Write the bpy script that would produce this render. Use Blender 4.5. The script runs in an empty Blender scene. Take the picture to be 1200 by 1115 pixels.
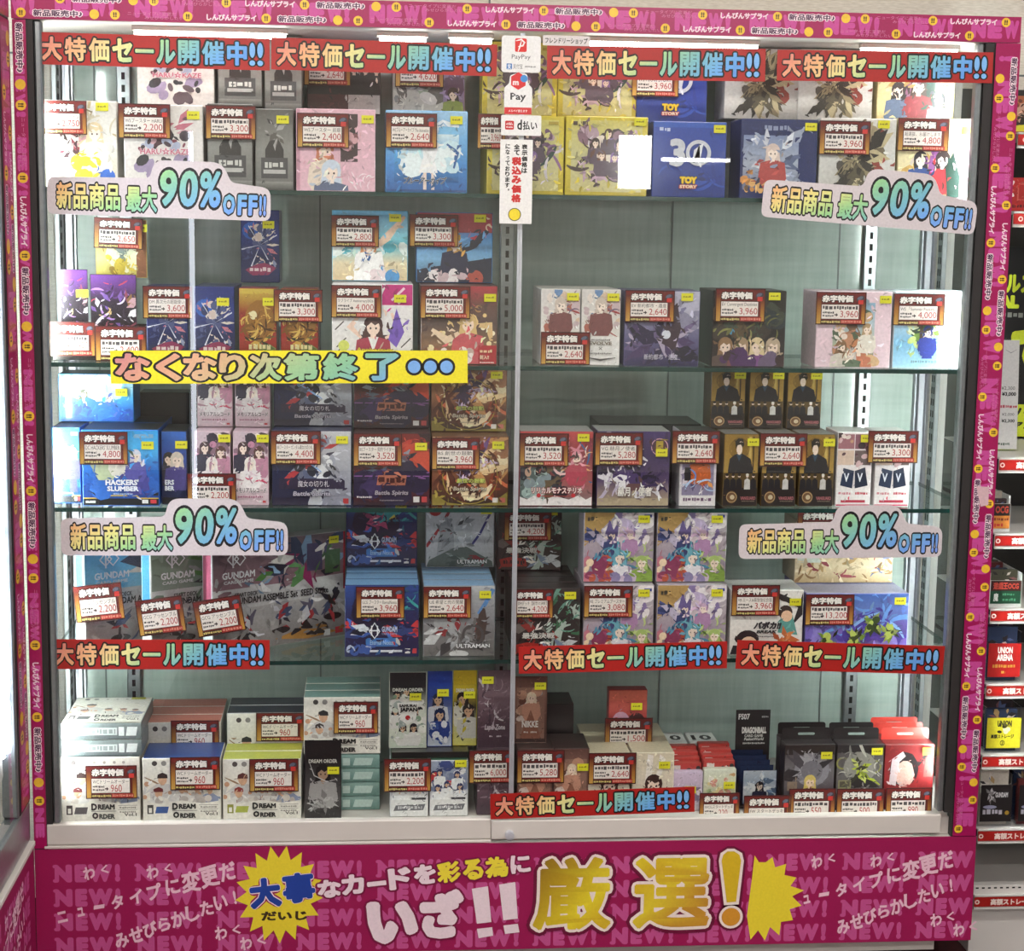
import bpy, math, random
import numpy as np
from mathutils import Matrix, Vector
from mathutils.geometry import delaunay_2d_cdt, tessellate_polygon
S = bpy.context.scene
COL = S.collection
# ------------------------------------------------------------------ camera (floor z=0, showcase front glass y=0, x along the front)
F_PX, CX, CY, CZ = 2000.0, -0.2903, -3.1507, 1.4855
YAW, PIT, ROL = 0.0826, 0.1470, 0.0152
_fw = Vector((math.sin(YAW)*math.cos(PIT), math.cos(YAW)*math.cos(PIT), -math.sin(PIT)))
_r0 = Vector((math.cos(YAW), -math.sin(YAW), 0)); _u0 = _r0.cross(_fw)
_r = math.cos(ROL)*_r0 + math.sin(ROL)*_u0; _u = -math.sin(ROL)*_r0 + math.cos(ROL)*_u0
cam = bpy.data.cameras.new('camera'); camo = bpy.data.objects.new('camera', cam); COL.objects.link(camo)
cam.sensor_fit = 'HORIZONTAL'; cam.sensor_width = 36.0; cam.lens = F_PX*36/1200; cam.clip_start = .05; cam.clip_end = 60
camo.matrix_world = Matrix(((_r.x, _u.x, -_fw.x, CX), (_r.y, _u.y, -_fw.y, CY), (_r.z, _u.z, -_fw.z, CZ), (0, 0, 0, 1)))
S.camera = camo
# ------------------------------------------------------------------ world, exposure
S.view_settings.view_transform = 'Standard'; S.view_settings.look = 'None'
S.view_settings.exposure = 0.0; S.view_settings.gamma = 1.0; S.view_settings.use_curve_mapping = False
W = bpy.data.worlds.new('world'); S.world = W; W.use_nodes = True
W.node_tree.nodes['Background'].inputs[0].default_value = (.90, .92, 1.0, 1); W.node_tree.nodes['Background'].inputs[1].default_value = .35
S.cycles.transparent_max_bounces = 24; S.cycles.max_bounces = 8; S.cycles.diffuse_bounces = 4; S.cycles.glossy_bounces = 4
S.cycles.sample_clamp_indirect = 4.0
LED_SIDE, LED_TOP, LED_STORE, LED_LEFT = 130.0, 14.0, 52.0, 40.0   # brightness of the tubes the shop has

def P(px, py, y):
    """Point of the vertical plane at depth y that the photograph shows at px, py: x, z."""
    d = _fw + _r*((px-600)/F_PX) + _u*((557.5-py)/F_PX)
    t = (y-CY)/d.y
    return CX+t*d.x, CZ+t*d.z
def PX(px, py, x):
    """Same for the plane of constant x: y, z."""
    d = _fw + _r*((px-600)/F_PX) + _u*((557.5-py)/F_PX)
    t = (x-CX)/d.x
    return CY+t*d.y, CZ+t*d.z
def depth_at(py, z, px):
    d = _fw + _r*((px-600)/F_PX) + _u*((557.5-py)/F_PX)
    t = (z-CZ)/d.z
    return CY+t*d.y
def hexc(h):
    if not isinstance(h, str): return tuple(h)
    h = h.lstrip('#')
    if len(h) == 3: h = ''.join(c*2 for c in h)
    v = [int(h[i:i+2], 16)/255 for i in (0, 2, 4)]
    return tuple(c/12.92 if c <= .04045 else ((c+.055)/1.055)**2.4 for c in v)
# ------------------------------------------------------------------ materials (all procedural)
def newmat(name):
    m = bpy.data.materials.new(name); m.use_nodes = True
    nt = m.node_tree; b = nt.nodes['Principled BSDF']
    return m, nt, b
def noise_bump(nt, b, scale, strength, dist=.001):
    n = nt.nodes.new('ShaderNodeTexNoise'); n.inputs['Scale'].default_value = scale; n.inputs['Detail'].default_value = 3
    tc = nt.nodes.new('ShaderNodeTexCoord'); nt.links.new(tc.outputs['Object'], n.inputs['Vector'])
    u = nt.nodes.new('ShaderNodeBump'); u.inputs['Strength'].default_value = strength; u.inputs['Distance'].default_value = dist
    nt.links.new(n.outputs['Fac'], u.inputs['Height']); nt.links.new(u.outputs['Normal'], b.inputs['Normal'])
    return n
def solid(name, color, rough=.5, metal=0., var=.06, scale=40, bump=0., coat=0.):
    m, nt, b = newmat(name)
    c = hexc(color)
    n = nt.nodes.new('ShaderNodeTexNoise'); n.inputs['Scale'].default_value = scale; n.inputs['Detail'].default_value = 4
    tc = nt.nodes.new('ShaderNodeTexCoord'); nt.links.new(tc.outputs['Object'], n.inputs['Vector'])
    r = nt.nodes.new('ShaderNodeValToRGB')
    r.color_ramp.elements[0].position = .3; r.color_ramp.elements[1].position = .7
    r.color_ramp.elements[0].color = (*[x*(1-var) for x in c], 1); r.color_ramp.elements[1].color = (*[min(1, x*(1+var)) for x in c], 1)
    nt.links.new(n.outputs['Fac'], r.inputs['Fac']); nt.links.new(r.outputs['Color'], b.inputs['Base Color'])
    b.inputs['Roughness'].default_value = rough; b.inputs['Metallic'].default_value = metal; b.inputs['Coat Weight'].default_value = coat
    if bump: 
        u = nt.nodes.new('ShaderNodeBump'); u.inputs['Strength'].default_value = bump; u.inputs['Distance'].default_value = .001
        nt.links.new(n.outputs['Fac'], u.inputs['Height']); nt.links.new(u.outputs['Normal'], b.inputs['Normal'])
    return m
def printed(name, rough=.5, coat=0., metal=0., bump=0., bscale=30, var=.07, gs=220):
    """Ink on card or film: the design's own colours (per face) with a little procedural grain."""
    m, nt, b = newmat(name)
    a = nt.nodes.new('ShaderNodeAttribute'); a.attribute_name = 'Col'
    n = nt.nodes.new('ShaderNodeTexNoise'); n.inputs['Scale'].default_value = gs; n.inputs['Detail'].default_value = 4
    tc = nt.nodes.new('ShaderNodeTexCoord'); nt.links.new(tc.outputs['Object'], n.inputs['Vector'])
    mr = nt.nodes.new('ShaderNodeMapRange'); mr.inputs[1].default_value = .3; mr.inputs[2].default_value = .7; mr.inputs[3].default_value = 1-var; mr.inputs[4].default_value = 1+var
    mx = nt.nodes.new('ShaderNodeVectorMath'); mx.operation = 'MULTIPLY'
    nt.links.new(n.outputs['Fac'], mr.inputs[0]); nt.links.new(a.outputs['Color'], mx.inputs[0]); nt.links.new(mr.outputs[0], mx.inputs[1])
    nt.links.new(mx.outputs[0], b.inputs['Base Color'])
    b.inputs['Roughness'].default_value = rough; b.inputs['Coat Weight'].default_value = coat; b.inputs['Coat Roughness'].default_value = .08
    b.inputs['Metallic'].default_value = metal
    if bump: noise_bump(nt, b, bscale, bump, .002)
    return m
M_CARD = printed('printed card', .5)
M_WRAP = printed('shrink wrapped print', .42, coat=.35, bump=.10, bscale=18, var=.10, gs=170)
M_FOIL = printed('printed foil', .33, coat=.4, metal=.35, bump=.55, bscale=26)
M_LAM = printed('laminated print', .4, coat=.25, bump=.12, bscale=14)
M_TAPE = printed('glossy printed tape', .35, coat=.3, bump=.25, bscale=22)
M_BANNER = printed('matte printed banner', .55, var=.04)
M_WHITE = solid('white painted steel', '#d9d2cc', .45, var=.03, scale=12)
M_ALU = solid('brushed aluminium', '#9aa0a2', .32, .8, var=.08, scale=90)
M_CHROME = solid('bright aluminium edge', '#d4d6df', .28, .45, var=.05, scale=60)
M_DARK = solid('dark rubber gasket', '#2b2727', .6, var=.1)
M_BLACK = solid('black plastic', '#141212', .4, var=.15)
M_GREYST = solid('grey steel', '#6d7472', .5, .3, var=.08)
M_SLOT = solid('slot shadow gap', '#101312', .8, var=.1)
M_FLOOR = solid('dark red floor carpet', '#3a0d12', .85, var=.25, scale=60, bump=.3)
M_RACKW = solid('white rack steel', '#d8d4d0', .4, var=.03, scale=10)
M_RACKD = solid('dark grey rack panel', '#2c2825', .6, var=.1, scale=20)
def wallpaper():
    m, nt, b = newmat('cream woven wallpaper')
    tc = nt.nodes.new('ShaderNodeTexCoord'); mp = nt.nodes.new('ShaderNodeMapping'); mp.inputs['Scale'].default_value = (60, 60, 400)
    n = nt.nodes.new('ShaderNodeTexNoise'); n.inputs['Scale'].default_value = 1; n.inputs['Detail'].default_value = 5
    nt.links.new(tc.outputs['Object'], mp.inputs[0]); nt.links.new(mp.outputs[0], n.inputs['Vector'])
    r = nt.nodes.new('ShaderNodeValToRGB'); r.color_ramp.elements[0].color = (*hexc('#d8d0c2'), 1); r.color_ramp.elements[1].color = (*hexc('#ece5d9'), 1)
    r.color_ramp.elements[0].position = .35; r.color_ramp.elements[1].position = .65
    nt.links.new(n.outputs['Fac'], r.inputs['Fac']); nt.links.new(r.outputs['Color'], b.inputs['Base Color'])
    u = nt.nodes.new('ShaderNodeBump'); u.inputs['Strength'].default_value = .3; u.inputs['Distance'].default_value = .002
    nt.links.new(n.outputs['Fac'], u.inputs['Height']); nt.links.new(u.outputs['Normal'], b.inputs['Normal']); b.inputs['Roughness'].default_value = .8
    return m
M_WALL = wallpaper()
def backmat():
    m, nt, b = newmat('grey green back board')
    tc = nt.nodes.new('ShaderNodeTexCoord'); mp = nt.nodes.new('ShaderNodeMapping'); mp.inputs['Scale'].default_value = (90, 1, 9)
    n = nt.nodes.new('ShaderNodeTexNoise'); n.inputs['Scale'].default_value = 1; n.inputs['Detail'].default_value = 6
    mp2 = nt.nodes.new('ShaderNodeMapping'); mp2.inputs['Scale'].default_value = (4, 1, 60)
    n2 = nt.nodes.new('ShaderNodeTexNoise'); n2.inputs['Scale'].default_value = 1; n2.inputs['Detail'].default_value = 5
    nt.links.new(tc.outputs['Object'], mp.inputs[0]); nt.links.new(mp.outputs[0], n.inputs['Vector'])
    nt.links.new(tc.outputs['Object'], mp2.inputs[0]); nt.links.new(mp2.outputs[0], n2.inputs['Vector'])
    ad = nt.nodes.new('ShaderNodeMath'); ad.operation = 'ADD'; nt.links.new(n.outputs['Fac'], ad.inputs[0]); nt.links.new(n2.outputs['Fac'], ad.inputs[1])
    r = nt.nodes.new('ShaderNodeValToRGB'); r.color_ramp.elements[0].color = (*hexc('#93a39b'), 1); r.color_ramp.elements[1].color = (*hexc('#aebcb5'), 1)
    mr = nt.nodes.new('ShaderNodeMath'); mr.operation = 'MULTIPLY'; mr.inputs[1].default_value = .5
    nt.links.new(ad.outputs[0], mr.inputs[0]); nt.links.new(mr.outputs[0], r.inputs['Fac'])
    r.color_ramp.elements[0].position = .3; r.color_ramp.elements[1].position = .7
    nt.links.new(r.outputs['Color'], b.inputs['Base Color']); b.inputs['Roughness'].default_value = .45; b.inputs['Coat Weight'].default_value = .8; b.inputs['Coat Roughness'].default_value = .10
    return m
M_BACK = backmat()
def glass(name, tint, ior=1.55, refl=1.0):
    m = bpy.data.materials.new(name); m.use_nodes = True; nt = m.node_tree
    nt.nodes.clear()
    o = nt.nodes.new('ShaderNodeOutputMaterial'); mx = nt.nodes.new('ShaderNodeMixShader')
    t = nt.nodes.new('ShaderNodeBsdfTransparent'); t.inputs[0].default_value = (*tint, 1)
    g = nt.nodes.new('ShaderNodeBsdfGlossy'); g.inputs['Roughness'].default_value = .0; g.inputs[0].default_value = (1, 1, 1, 1)
    fr = nt.nodes.new('ShaderNodeFresnel'); fr.inputs[0].default_value = ior
    ge = nt.nodes.new('ShaderNodeNewGeometry'); s = nt.nodes.new('ShaderNodeMath'); s.operation = 'SUBTRACT'; s.inputs[0].default_value = refl
    ml = nt.nodes.new('ShaderNodeMath'); ml.operation = 'MULTIPLY'; ml.use_clamp = True
    nt.links.new(ge.outputs['Backfacing'], s.inputs[1]); nt.links.new(s.outputs[0], ml.inputs[0]); nt.links.new(fr.outputs[0], ml.inputs[1])
    nt.links.new(ml.outputs[0], mx.inputs[0]); nt.links.new(t.outputs[0], mx.inputs[1]); nt.links.new(g.outputs[0], mx.inputs[2])
    nt.links.new(mx.outputs[0], o.inputs[0])
    return m
M_GLASS = glass('clear door glass', (.975, .985, .98), 1.55)
M_SHELF = glass('green tinted shelf glass', (.93, .965, .95), 1.5)
M_ACRY = glass('clear acrylic', (.96, .97, .975), 1.45)
M_EDGE = solid('green glass edge', '#123a35', .2, var=.2, coat=.5)
def emit(name, col, st):
    m = bpy.data.materials.new(name); m.use_nodes = True; nt = m.node_tree; nt.nodes.clear()
    o = nt.nodes.new('ShaderNodeOutputMaterial'); e = nt.nodes.new('ShaderNodeEmission'); e.inputs[0].default_value = (*col, 1); e.inputs[1].default_value = st
    nt.links.new(e.outputs[0], o.inputs[0]); return m
M_LEDS = emit('showcase led tube', (.92, 1.0, .97), LED_SIDE)
M_LEDT = emit('showcase top led tube', (1, .97, .92), LED_TOP)
M_LEDC = emit('store ceiling light', (1, .96, .90), LED_STORE)
M_LEDL = emit('cool led tube', (.80, .84, 1.0), LED_LEFT)
# ------------------------------------------------------------------ mesh building
class MB:
    def __init__(s): s.v = []; s.f = []; s.c = []; s.m = []; s.lay = 0
    def add(s, vs, fs, c, mi=0, T=None):
        """c: one colour, or a list with one colour per vertex."""
        o = len(s.v)
        if T is not None: vs = [tuple(T @ Vector(p)) for p in vs]
        s.v.extend(vs)
        per = isinstance(c, list)
        cc = None if per else hexc(c)
        for f in fs:
            s.f.append([i+o for i in f]); s.m.append(mi)
            s.c.append([c[i] for i in f] if per else [cc]*len(f))
    def box(s, x0, y0, z0, x1, y1, z1, c='#888888', mi=0, bev=0., faces=None, T=None):
        if bev <= 0:
            vs = [(x0, y0, z0), (x1, y0, z0), (x1, y1, z0), (x0, y1, z0), (x0, y0, z1), (x1, y0, z1), (x1, y1, z1), (x0, y1, z1)]
            fs = [(0, 1, 5, 4), (1, 2, 6, 5), (2, 3, 7, 6), (3, 0, 4, 7), (4, 5, 6, 7), (3, 2, 1, 0)]
            cs = [c]*6 if not isinstance(c, dict) else [c.get(k, c['*']) for k in ('f', 'r', 'b', 'l', 't', 'd')]
            for f, k in zip(fs, cs): s.add([vs[i] for i in f], [(0, 1, 2, 3)], k, mi, T)
            return
        b = min(bev, (x1-x0)*.45, (y1-y0)*.45, (z1-z0)*.45)
        # bevelled box: 6 inset faces, 12 edge strips, 8 corners
        X, Y, Z = (x0, x1), (y0, y1), (z0, z1); idx = {}; vs = []
        for i in (0, 1):
            for j in (0, 1):
                for k in (0, 1):
                    sx, sy, sz = (1-2*i)*b, (1-2*j)*b, (1-2*k)*b
                    for a, p in (('x', (X[i], Y[j]+sy, Z[k]+sz)), ('y', (X[i]+sx, Y[j], Z[k]+sz)), ('z', (X[i]+sx, Y[j]+sy, Z[k]))):
                        idx[i, j, k, a] = len(vs); vs.append(p)
        g = lambda i, j, k, a: idx[i, j, k, a]
        cd = c if isinstance(c, dict) else {'*': c}
        def q(l, key): s.add([vs[i] for i in l], [tuple(range(len(l)))], cd.get(key, cd['*']), mi, T)
        for a, i, key in (('x', 0, 'l'), ('x', 1, 'r')):
            l = [g(i, 0, 0, a), g(i, 1, 0, a), g(i, 1, 1, a), g(i, 0, 1, a)]; q(l if i else l[::-1], key)
        for a, j, key in (('y', 0, 'f'), ('y', 1, 'b')):
            l = [g(0, j, 0, a), g(1, j, 0, a), g(1, j, 1, a), g(0, j, 1, a)]; q(l[::-1] if j else l, key)
        for a, k, key in (('z', 0, 'd'), ('z', 1, 't')):
            l = [g(0, 0, k, a), g(1, 0, k, a), g(1, 1, k, a), g(0, 1, k, a)]; q(l if k else l[::-1], key)
        for i in (0, 1):
            for j in (0, 1):
                q([g(i, j, 0, 'x'), g(i, j, 0, 'y'), g(i, j, 1, 'y'), g(i, j, 1, 'x')], '*')
                for_k = (i, j)
                q([g(i, 0, j, 'x'), g(i, 0, j, 'z'), g(i, 1, j, 'z'), g(i, 1, j, 'x')], '*')
                q([g(0, i, j, 'y'), g(0, i, j, 'z'), g(1, i, j, 'z'), g(1, i, j, 'y')], '*')
                for k in (0, 1): q([g(i, j, k, 'x'), g(i, j, k, 'y'), g(i, j, k, 'z')], '*')
    def tube(s, p0, p1, r, c='#888888', mi=0, n=10, r1=None, cap=True):
        p0, p1 = Vector(p0), Vector(p1); d = (p1-p0).normalized(); r1 = r if r1 is None else r1
        a = d.orthogonal().normalized(); b = d.cross(a)
        vs = []
        for p, rr in ((p0, r), (p1, r1)):
            for i in range(n):
                t = 2*math.pi*i/n; vs.append(tuple(p+(a*math.cos(t)+b*math.sin(t))*rr))
        fs = [(i, (i+1) % n, n+(i+1) % n, n+i) for i in range(n)]
        if cap: fs += [tuple(range(n))[::-1], tuple(range(n, 2*n))]
        s.add(vs, fs, c, mi)
    def prism(s, pts, y0, y1, c, mi=0, side=None):
        """Outline in x,z (counter-clockwise seen from the front) extruded from y0 (front) to y1."""
        n = len(pts); f = [(x, y0, z) for x, z in pts]; b = [(x, y1, z) for x, z in pts]
        s.add(f, [tuple(range(n))], c, mi); s.add(b, [tuple(range(n))[::-1]], side or c, mi)
        s.add(f+b, [(j, i, n+i, n+j) for i, j in ((i, (i+1) % n) for i in range(n))], side or c, mi)
    def build(s, name, mats, parent=None, loc=None, rot=None):
        me = bpy.data.meshes.new(name); me.from_pydata(s.v, [], s.f)
        for m in (mats if isinstance(mats, (list, tuple)) else [mats]): me.materials.append(m)
        if any(s.m): me.polygons.foreach_set('material_index', s.m)
        at = me.color_attributes.new('Col', 'FLOAT_COLOR', 'CORNER')
        flat = np.ones((len(me.loops), 4), dtype=np.float32)
        if s.c: flat[:, :3] = np.array([x for f in s.c for x in f], dtype=np.float32)
        at.data.foreach_set('color', flat.ravel()); me.update()
        o = bpy.data.objects.new(name, me); COL.objects.link(o)
        if parent is not None: o.parent = parent
        if loc is not None: o.location = loc
        if rot is not None: o.rotation_euler = rot
        return o
def tagp(o, label, cat, group=None, kind=None):
    if label: o['label'] = label
    if cat: o['category'] = cat
    if group: o['group'] = group
    if kind: o['kind'] = kind
    return o
def struct(o): o['kind'] = 'structure'; return o
def empty(name, loc=(0, 0, 0), rot=None):
    o = bpy.data.objects.new(name, None); COL.objects.link(o); o.location = loc; o.empty_display_size = .05
    if rot: o.rotation_euler = rot
    return o
def dup(src, loc, label=None, group=None, rot=None, skip=()):
    c = src.copy(); COL.objects.link(c); c.location = loc
    if rot: c.rotation_euler = rot
    for ch in list(src.children):
        if ch.name.split('.')[0] in skip: continue
        d = ch.copy(); COL.objects.link(d); d.parent = c
        for g in list(ch.children):
            e = g.copy(); COL.objects.link(e); e.parent = d
    if label: c['label'] = label
    if group: c['group'] = group
    return c
# ------------------------------------------------------------------ lettering: outlines of the built-in font, boldened
_gl = {}
_tc = bpy.data.curves.new('lettering', 'FONT'); _to = bpy.data.objects.new('lettering', _tc)
def glyphs(text, bold=0., res=2):
    bold = 0. if bold < .013 else max(bold, .03)
    k = (text, round(bold, 4), res)
    if k in _gl: return _gl[k]
    k0 = (text, 0., res)
    if k0 not in _gl:
        COL.objects.link(_to)
        _tc.body = text; _tc.resolution_u = res
        dg = bpy.context.evaluated_depsgraph_get(); dg.update()
        ev = _to.evaluated_get(dg); m = ev.to_mesh()
        v = np.empty(len(m.vertices)*3, dtype=np.float32); m.vertices.foreach_get('co', v); v = v.reshape(-1, 3)[:, :2].copy()
        fs = [tuple(p.vertices) for p in m.polygons]
        ev.to_mesh_clear(); COL.objects.unlink(_to)
        _gl[k0] = (v, fs)
    v, fs = _gl[k0]
    if bold > 0:
        cnt = {}
        for f in fs:
            for i in range(len(f)):
                e = (f[i], f[(i+1) % len(f)]); q = (min(e), max(e)); cnt[q] = cnt.get(q, 0)+1
        out = v.tolist(); gs = list(fs); joins = bold >= .06; ext = 0. if joins else bold*.55; seen = set()
        for (i, j), c in cnt.items():
            if c != 1: continue
            p, q = v[i], v[j]; d = q-p; ln = float(np.hypot(*d))
            if ln < 1e-5: continue
            d = d/ln; n = np.array((-d[1], d[0]))*bold; e = d*ext; o = len(out)
            out += [(p-e-n).tolist(), (q+e-n).tolist(), (q+e+n).tolist(), (p-e+n).tolist()]; gs.append((o, o+1, o+2, o+3))
            if joins:
                for w in (i, j):
                    if w in seen: continue
                    seen.add(w); o = len(out)
                    out += [[float(v[w][0])+bold*math.cos(t*math.pi/4), float(v[w][1])+bold*math.sin(t*math.pi/4)] for t in range(8)]; gs.append(tuple(range(o, o+8)))
        r = delaunay_2d_cdt([Vector(p) for p in out], [], [list(f) for f in gs], 1, 1e-5)
        nv, nf, of = r[0], r[2], r[5]
        nva = [tuple(p) for p in nv]; area = lambda f: abs(sum(out[f[i]][0]*out[f[(i+1) % len(f)]][1]-out[f[(i+1) % len(f)]][0]*out[f[i]][1] for i in range(len(f))))
        ars = [area(f) for f in gs]; bd = {}
        for f, o in zip(nf, of):
            if not o: continue
            cx, cy = sum(nva[i][0] for i in f)/len(f), sum(nva[i][1] for i in f)/len(f); ok = False
            for q in o:
                if ars[q] < 1e-9: continue
                g = gs[q]; sg = 0; ok = True
                for i in range(len(g)):
                    p0, p1 = out[g[i]], out[g[(i+1) % len(g)]]; cr = (p1[0]-p0[0])*(cy-p0[1])-(p1[1]-p0[1])*(cx-p0[0])
                    if abs(cr) < 1e-9: continue
                    if sg == 0: sg = cr
                    elif cr*sg < 0: ok = False; break
                if ok: break
            if ok:
                for i in range(len(f)): e = (f[i], f[(i+1) % len(f)]); bd[e] = bd.get(e, 0)+1
        nxt = {}
        for (i, j) in bd:
            if (j, i) not in bd: nxt.setdefault(i, []).append(j)
        loops = []
        while nxt:
            st = next(iter(nxt)); lp = [st]; cur = st
            while True:
                if cur not in nxt: break
                l = nxt[cur]
                if len(l) > 1 and len(lp) > 1:
                    bx, by = nva[lp[-2]][0]-nva[cur][0], nva[lp[-2]][1]-nva[cur][1]; b0 = math.atan2(by, bx)
                    l.sort(key=lambda j: -((b0-math.atan2(nva[j][1]-nva[cur][1], nva[j][0]-nva[cur][0])) % (2*math.pi)))
                n2 = l.pop()
                if not l: del nxt[cur]
                if n2 == st: break
                lp.append(n2); cur = n2
            pts = [nva[i] for i in lp]; q = []
            for p in pts:
                if not q or abs(p[0]-q[-1][0])+abs(p[1]-q[-1][1]) > .004: q.append(p)
            z = []
            for i, p in enumerate(q):
                p0, p1 = q[i-1], q[(i+1) % len(q)]
                if abs((p[0]-p0[0])*(p1[1]-p0[1])-(p[1]-p0[1])*(p1[0]-p0[0])) > 4e-5: z.append(p)
            if len(z) >= 3: loops.append([Vector((x, y, 0)) for x, y in z])
        sa = lambda l: sum(l[i-1].x*l[i].y-l[i].x*l[i-1].y for i in range(len(l)))/2
        outs = [(l, sa(l)) for l in loops if sa(l) > 1e-5]; hol = [l for l in loops if sa(l) < -4e-4]; grp = [[l] for l, _ in outs]
        def inside(p, l):
            r = False
            for i in range(len(l)):
                c, d = l[i], l[i-1]
                if (c.y > p[1]) != (d.y > p[1]) and p[0] < (d.x-c.x)*(p[1]-c.y)/(d.y-c.y)+c.x: r = not r
            return r
        for h in hol:
            m_ = (h[0]+h[1])/2; best = None
            for i, (l, ar) in enumerate(outs):
                if ar > -sa(h) and inside((m_.x, m_.y), l) and (best is None or ar < outs[best][1]): best = i
            if best is not None: grp[best].append(h)
        flat, tri = [], []
        for g in grp:
            o = len(flat); flat += [(p.x, p.y) for l in g for p in l]; tri += [tuple(i+o for i in t) for t in tessellate_polygon(g)]
        _gl[k] = (np.array(flat, dtype=np.float32), tri)
    return _gl[k]
def clip_poly(pts, lo=(0, 0), hi=(1, 1)):
    for ax, lim, sg in ((0, lo[0], 1), (0, hi[0], -1), (1, lo[1], 1), (1, hi[1], -1)):
        out = []; n = len(pts)
        for i in range(n):
            a, b = pts[i], pts[(i+1) % n]; da, db = (a[ax]-lim)*sg, (b[ax]-lim)*sg
            if da >= 0: out.append(a)
            if (da >= 0) != (db >= 0):
                t = da/(da-db); out.append((a[0]+t*(b[0]-a[0]), a[1]+t*(b[1]-a[1])))
        pts = out
        if len(pts) < 3: return []
    return pts
def lerp_cols(cols, t):
    t = min(max(t, 0), 1)*(len(cols)-1); i = min(int(t), len(cols)-2); k = t-i
    return tuple(a*(1-k)+b*k for a, b in zip(cols[i], cols[i+1]))
class Art:
    """Prints a design on the rectangle w x h of a face; u, v run 0..1 from its lower left corner."""
    EPS = .00002
    def __init__(s, mb, w, h, T=None, mi=0, clip=True): s.mb, s.w, s.h, s.T, s.mi, s.n, s.clip = mb, w, h, T, mi, 1, clip; s.hist = []
    def _put(s, pts, fs, c):
        y = -s.EPS*s.n; s.n += 1
        vs = [((u-.5)*s.w, y, v*s.h) for u, v in pts]
        s.mb.add(vs, fs, c, s.mi, s.T)
    def p(s, pts, c):
        if s.clip: pts = clip_poly(list(pts))
        if len(pts) >= 3: s._put(pts, [tuple(range(len(pts)))], c); s.hist.append((pts, hexc(c), min(p[0] for p in pts), max(p[0] for p in pts), min(p[1] for p in pts), max(p[1] for p in pts)))
        return s
    def r(s, u0, v0, u1, v1, c): return s.p([(u0, v0), (u1, v0), (u1, v1), (u0, v1)], c)
    def bg(s, c): return s.r(0, 0, 1, 1, c)
    def g(s, cols, u0=0, v0=0, u1=1, v1=1, horiz=False):
        cs = [hexc(c) for c in cols]; n = len(cs)-1
        for i in range(n):
            a, b = i/n, (i+1)/n
            if horiz: q = [(u0+(u1-u0)*a, v0), (u0+(u1-u0)*b, v0), (u0+(u1-u0)*b, v1), (u0+(u1-u0)*a, v1)]; k = [cs[i], cs[i+1], cs[i+1], cs[i]]
            else: q = [(u0, v1-(v1-v0)*b), (u1, v1-(v1-v0)*b), (u1, v1-(v1-v0)*a), (u0, v1-(v1-v0)*a)]; k = [cs[i+1], cs[i+1], cs[i], cs[i]]
            s._put(q, [(0, 1, 2, 3)], k); s.n -= 1; xs, ys = [p[0] for p in q], [p[1] for p in q]; s.hist.append((q, tuple((a+b)/2 for a, b in zip(k[0], k[2])), min(xs), max(xs), min(ys), max(ys)))
        s.n += 1; return s
    def e(s, u, v, ru, rv=None, c='#fff', rot=0, n=14, a0=0, a1=360):
        rv = ru*s.w/s.h if rv is None else rv; k = s.w/s.h; pts = []
        for i in range(n):
            t = math.radians(a0+(a1-a0)*i/(n if a1-a0 == 360 else n-1)); x, y = ru*math.cos(t), rv*math.sin(t)/k
            cr, sr = math.cos(rot), math.sin(rot)
            pts.append((u+x*cr-y*sr, v+(x*sr+y*cr)*k))
        return s.p(pts, c)
    def at(s, u, v):
        for pts, c, x0, x1, y0, y1 in reversed(s.hist):
            if x0 <= u <= x1 and y0 <= v <= y1:
                ins = False; n = len(pts)
                for i in range(n):
                    (ax, ay), (bx, by) = pts[i], pts[i-1]
                    if (ay > v) != (by > v) and u < (bx-ax)*(v-ay)/(by-ay)+ax: ins = not ins
                if ins: return c
        return (.5, .5, .5)
    def brush(s, seed, n, size=.075, box=(.03, .03, .97, .97)):
        """Fine brushwork of the printed picture: short strokes in the picture's own neighbouring colours."""
        R = random.Random(seed); k = s.w/s.h; keep = list(s.hist)
        for i in range(n):
            u, v = R.uniform(box[0], box[2]), R.uniform(box[1], box[3]); d = size*1.1
            c = s.at(min(max(u+R.uniform(-d, d), .01), .99), min(max(v+k*R.uniform(-d, d), .01), .99)); c0 = s.at(u, v)
            if sum(abs(a-b) for a, b in zip(c, c0)) < .02 and R.random() < .6: continue
            m = R.uniform(.55, 1.45); c = tuple(min(.95, x*m+.004) for x in c); a = R.uniform(0, 6.28); z = size*R.uniform(.6, 1.5); b = a+R.uniform(-.9, .9)
            s.st([(u, v), (u+z*.5*math.cos(a), v+k*z*.5*math.sin(a)), (u+z*.5*(math.cos(a)+math.cos(b)), v+k*z*.5*(math.sin(a)+math.sin(b)))], z*R.uniform(.18, .5), c); s.hist = keep[:] if len(s.hist) > len(keep)+40 else s.hist
        return s
    def ring(s, u, v, r, wd, c, n=24):
        k = s.w/s.h
        o = [(u+r*math.cos(2*math.pi*i/n), v+r*k*math.sin(2*math.pi*i/n)) for i in range(n)]
        q = [(u+(r-wd)*math.cos(2*math.pi*i/n), v+(r-wd)*k*math.sin(2*math.pi*i/n)) for i in range(n)]
        s._put(o+q, [(i, (i+1) % n, n+(i+1) % n, n+i) for i in range(n)], c); return s
    def s(s_, *a): pass
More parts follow.
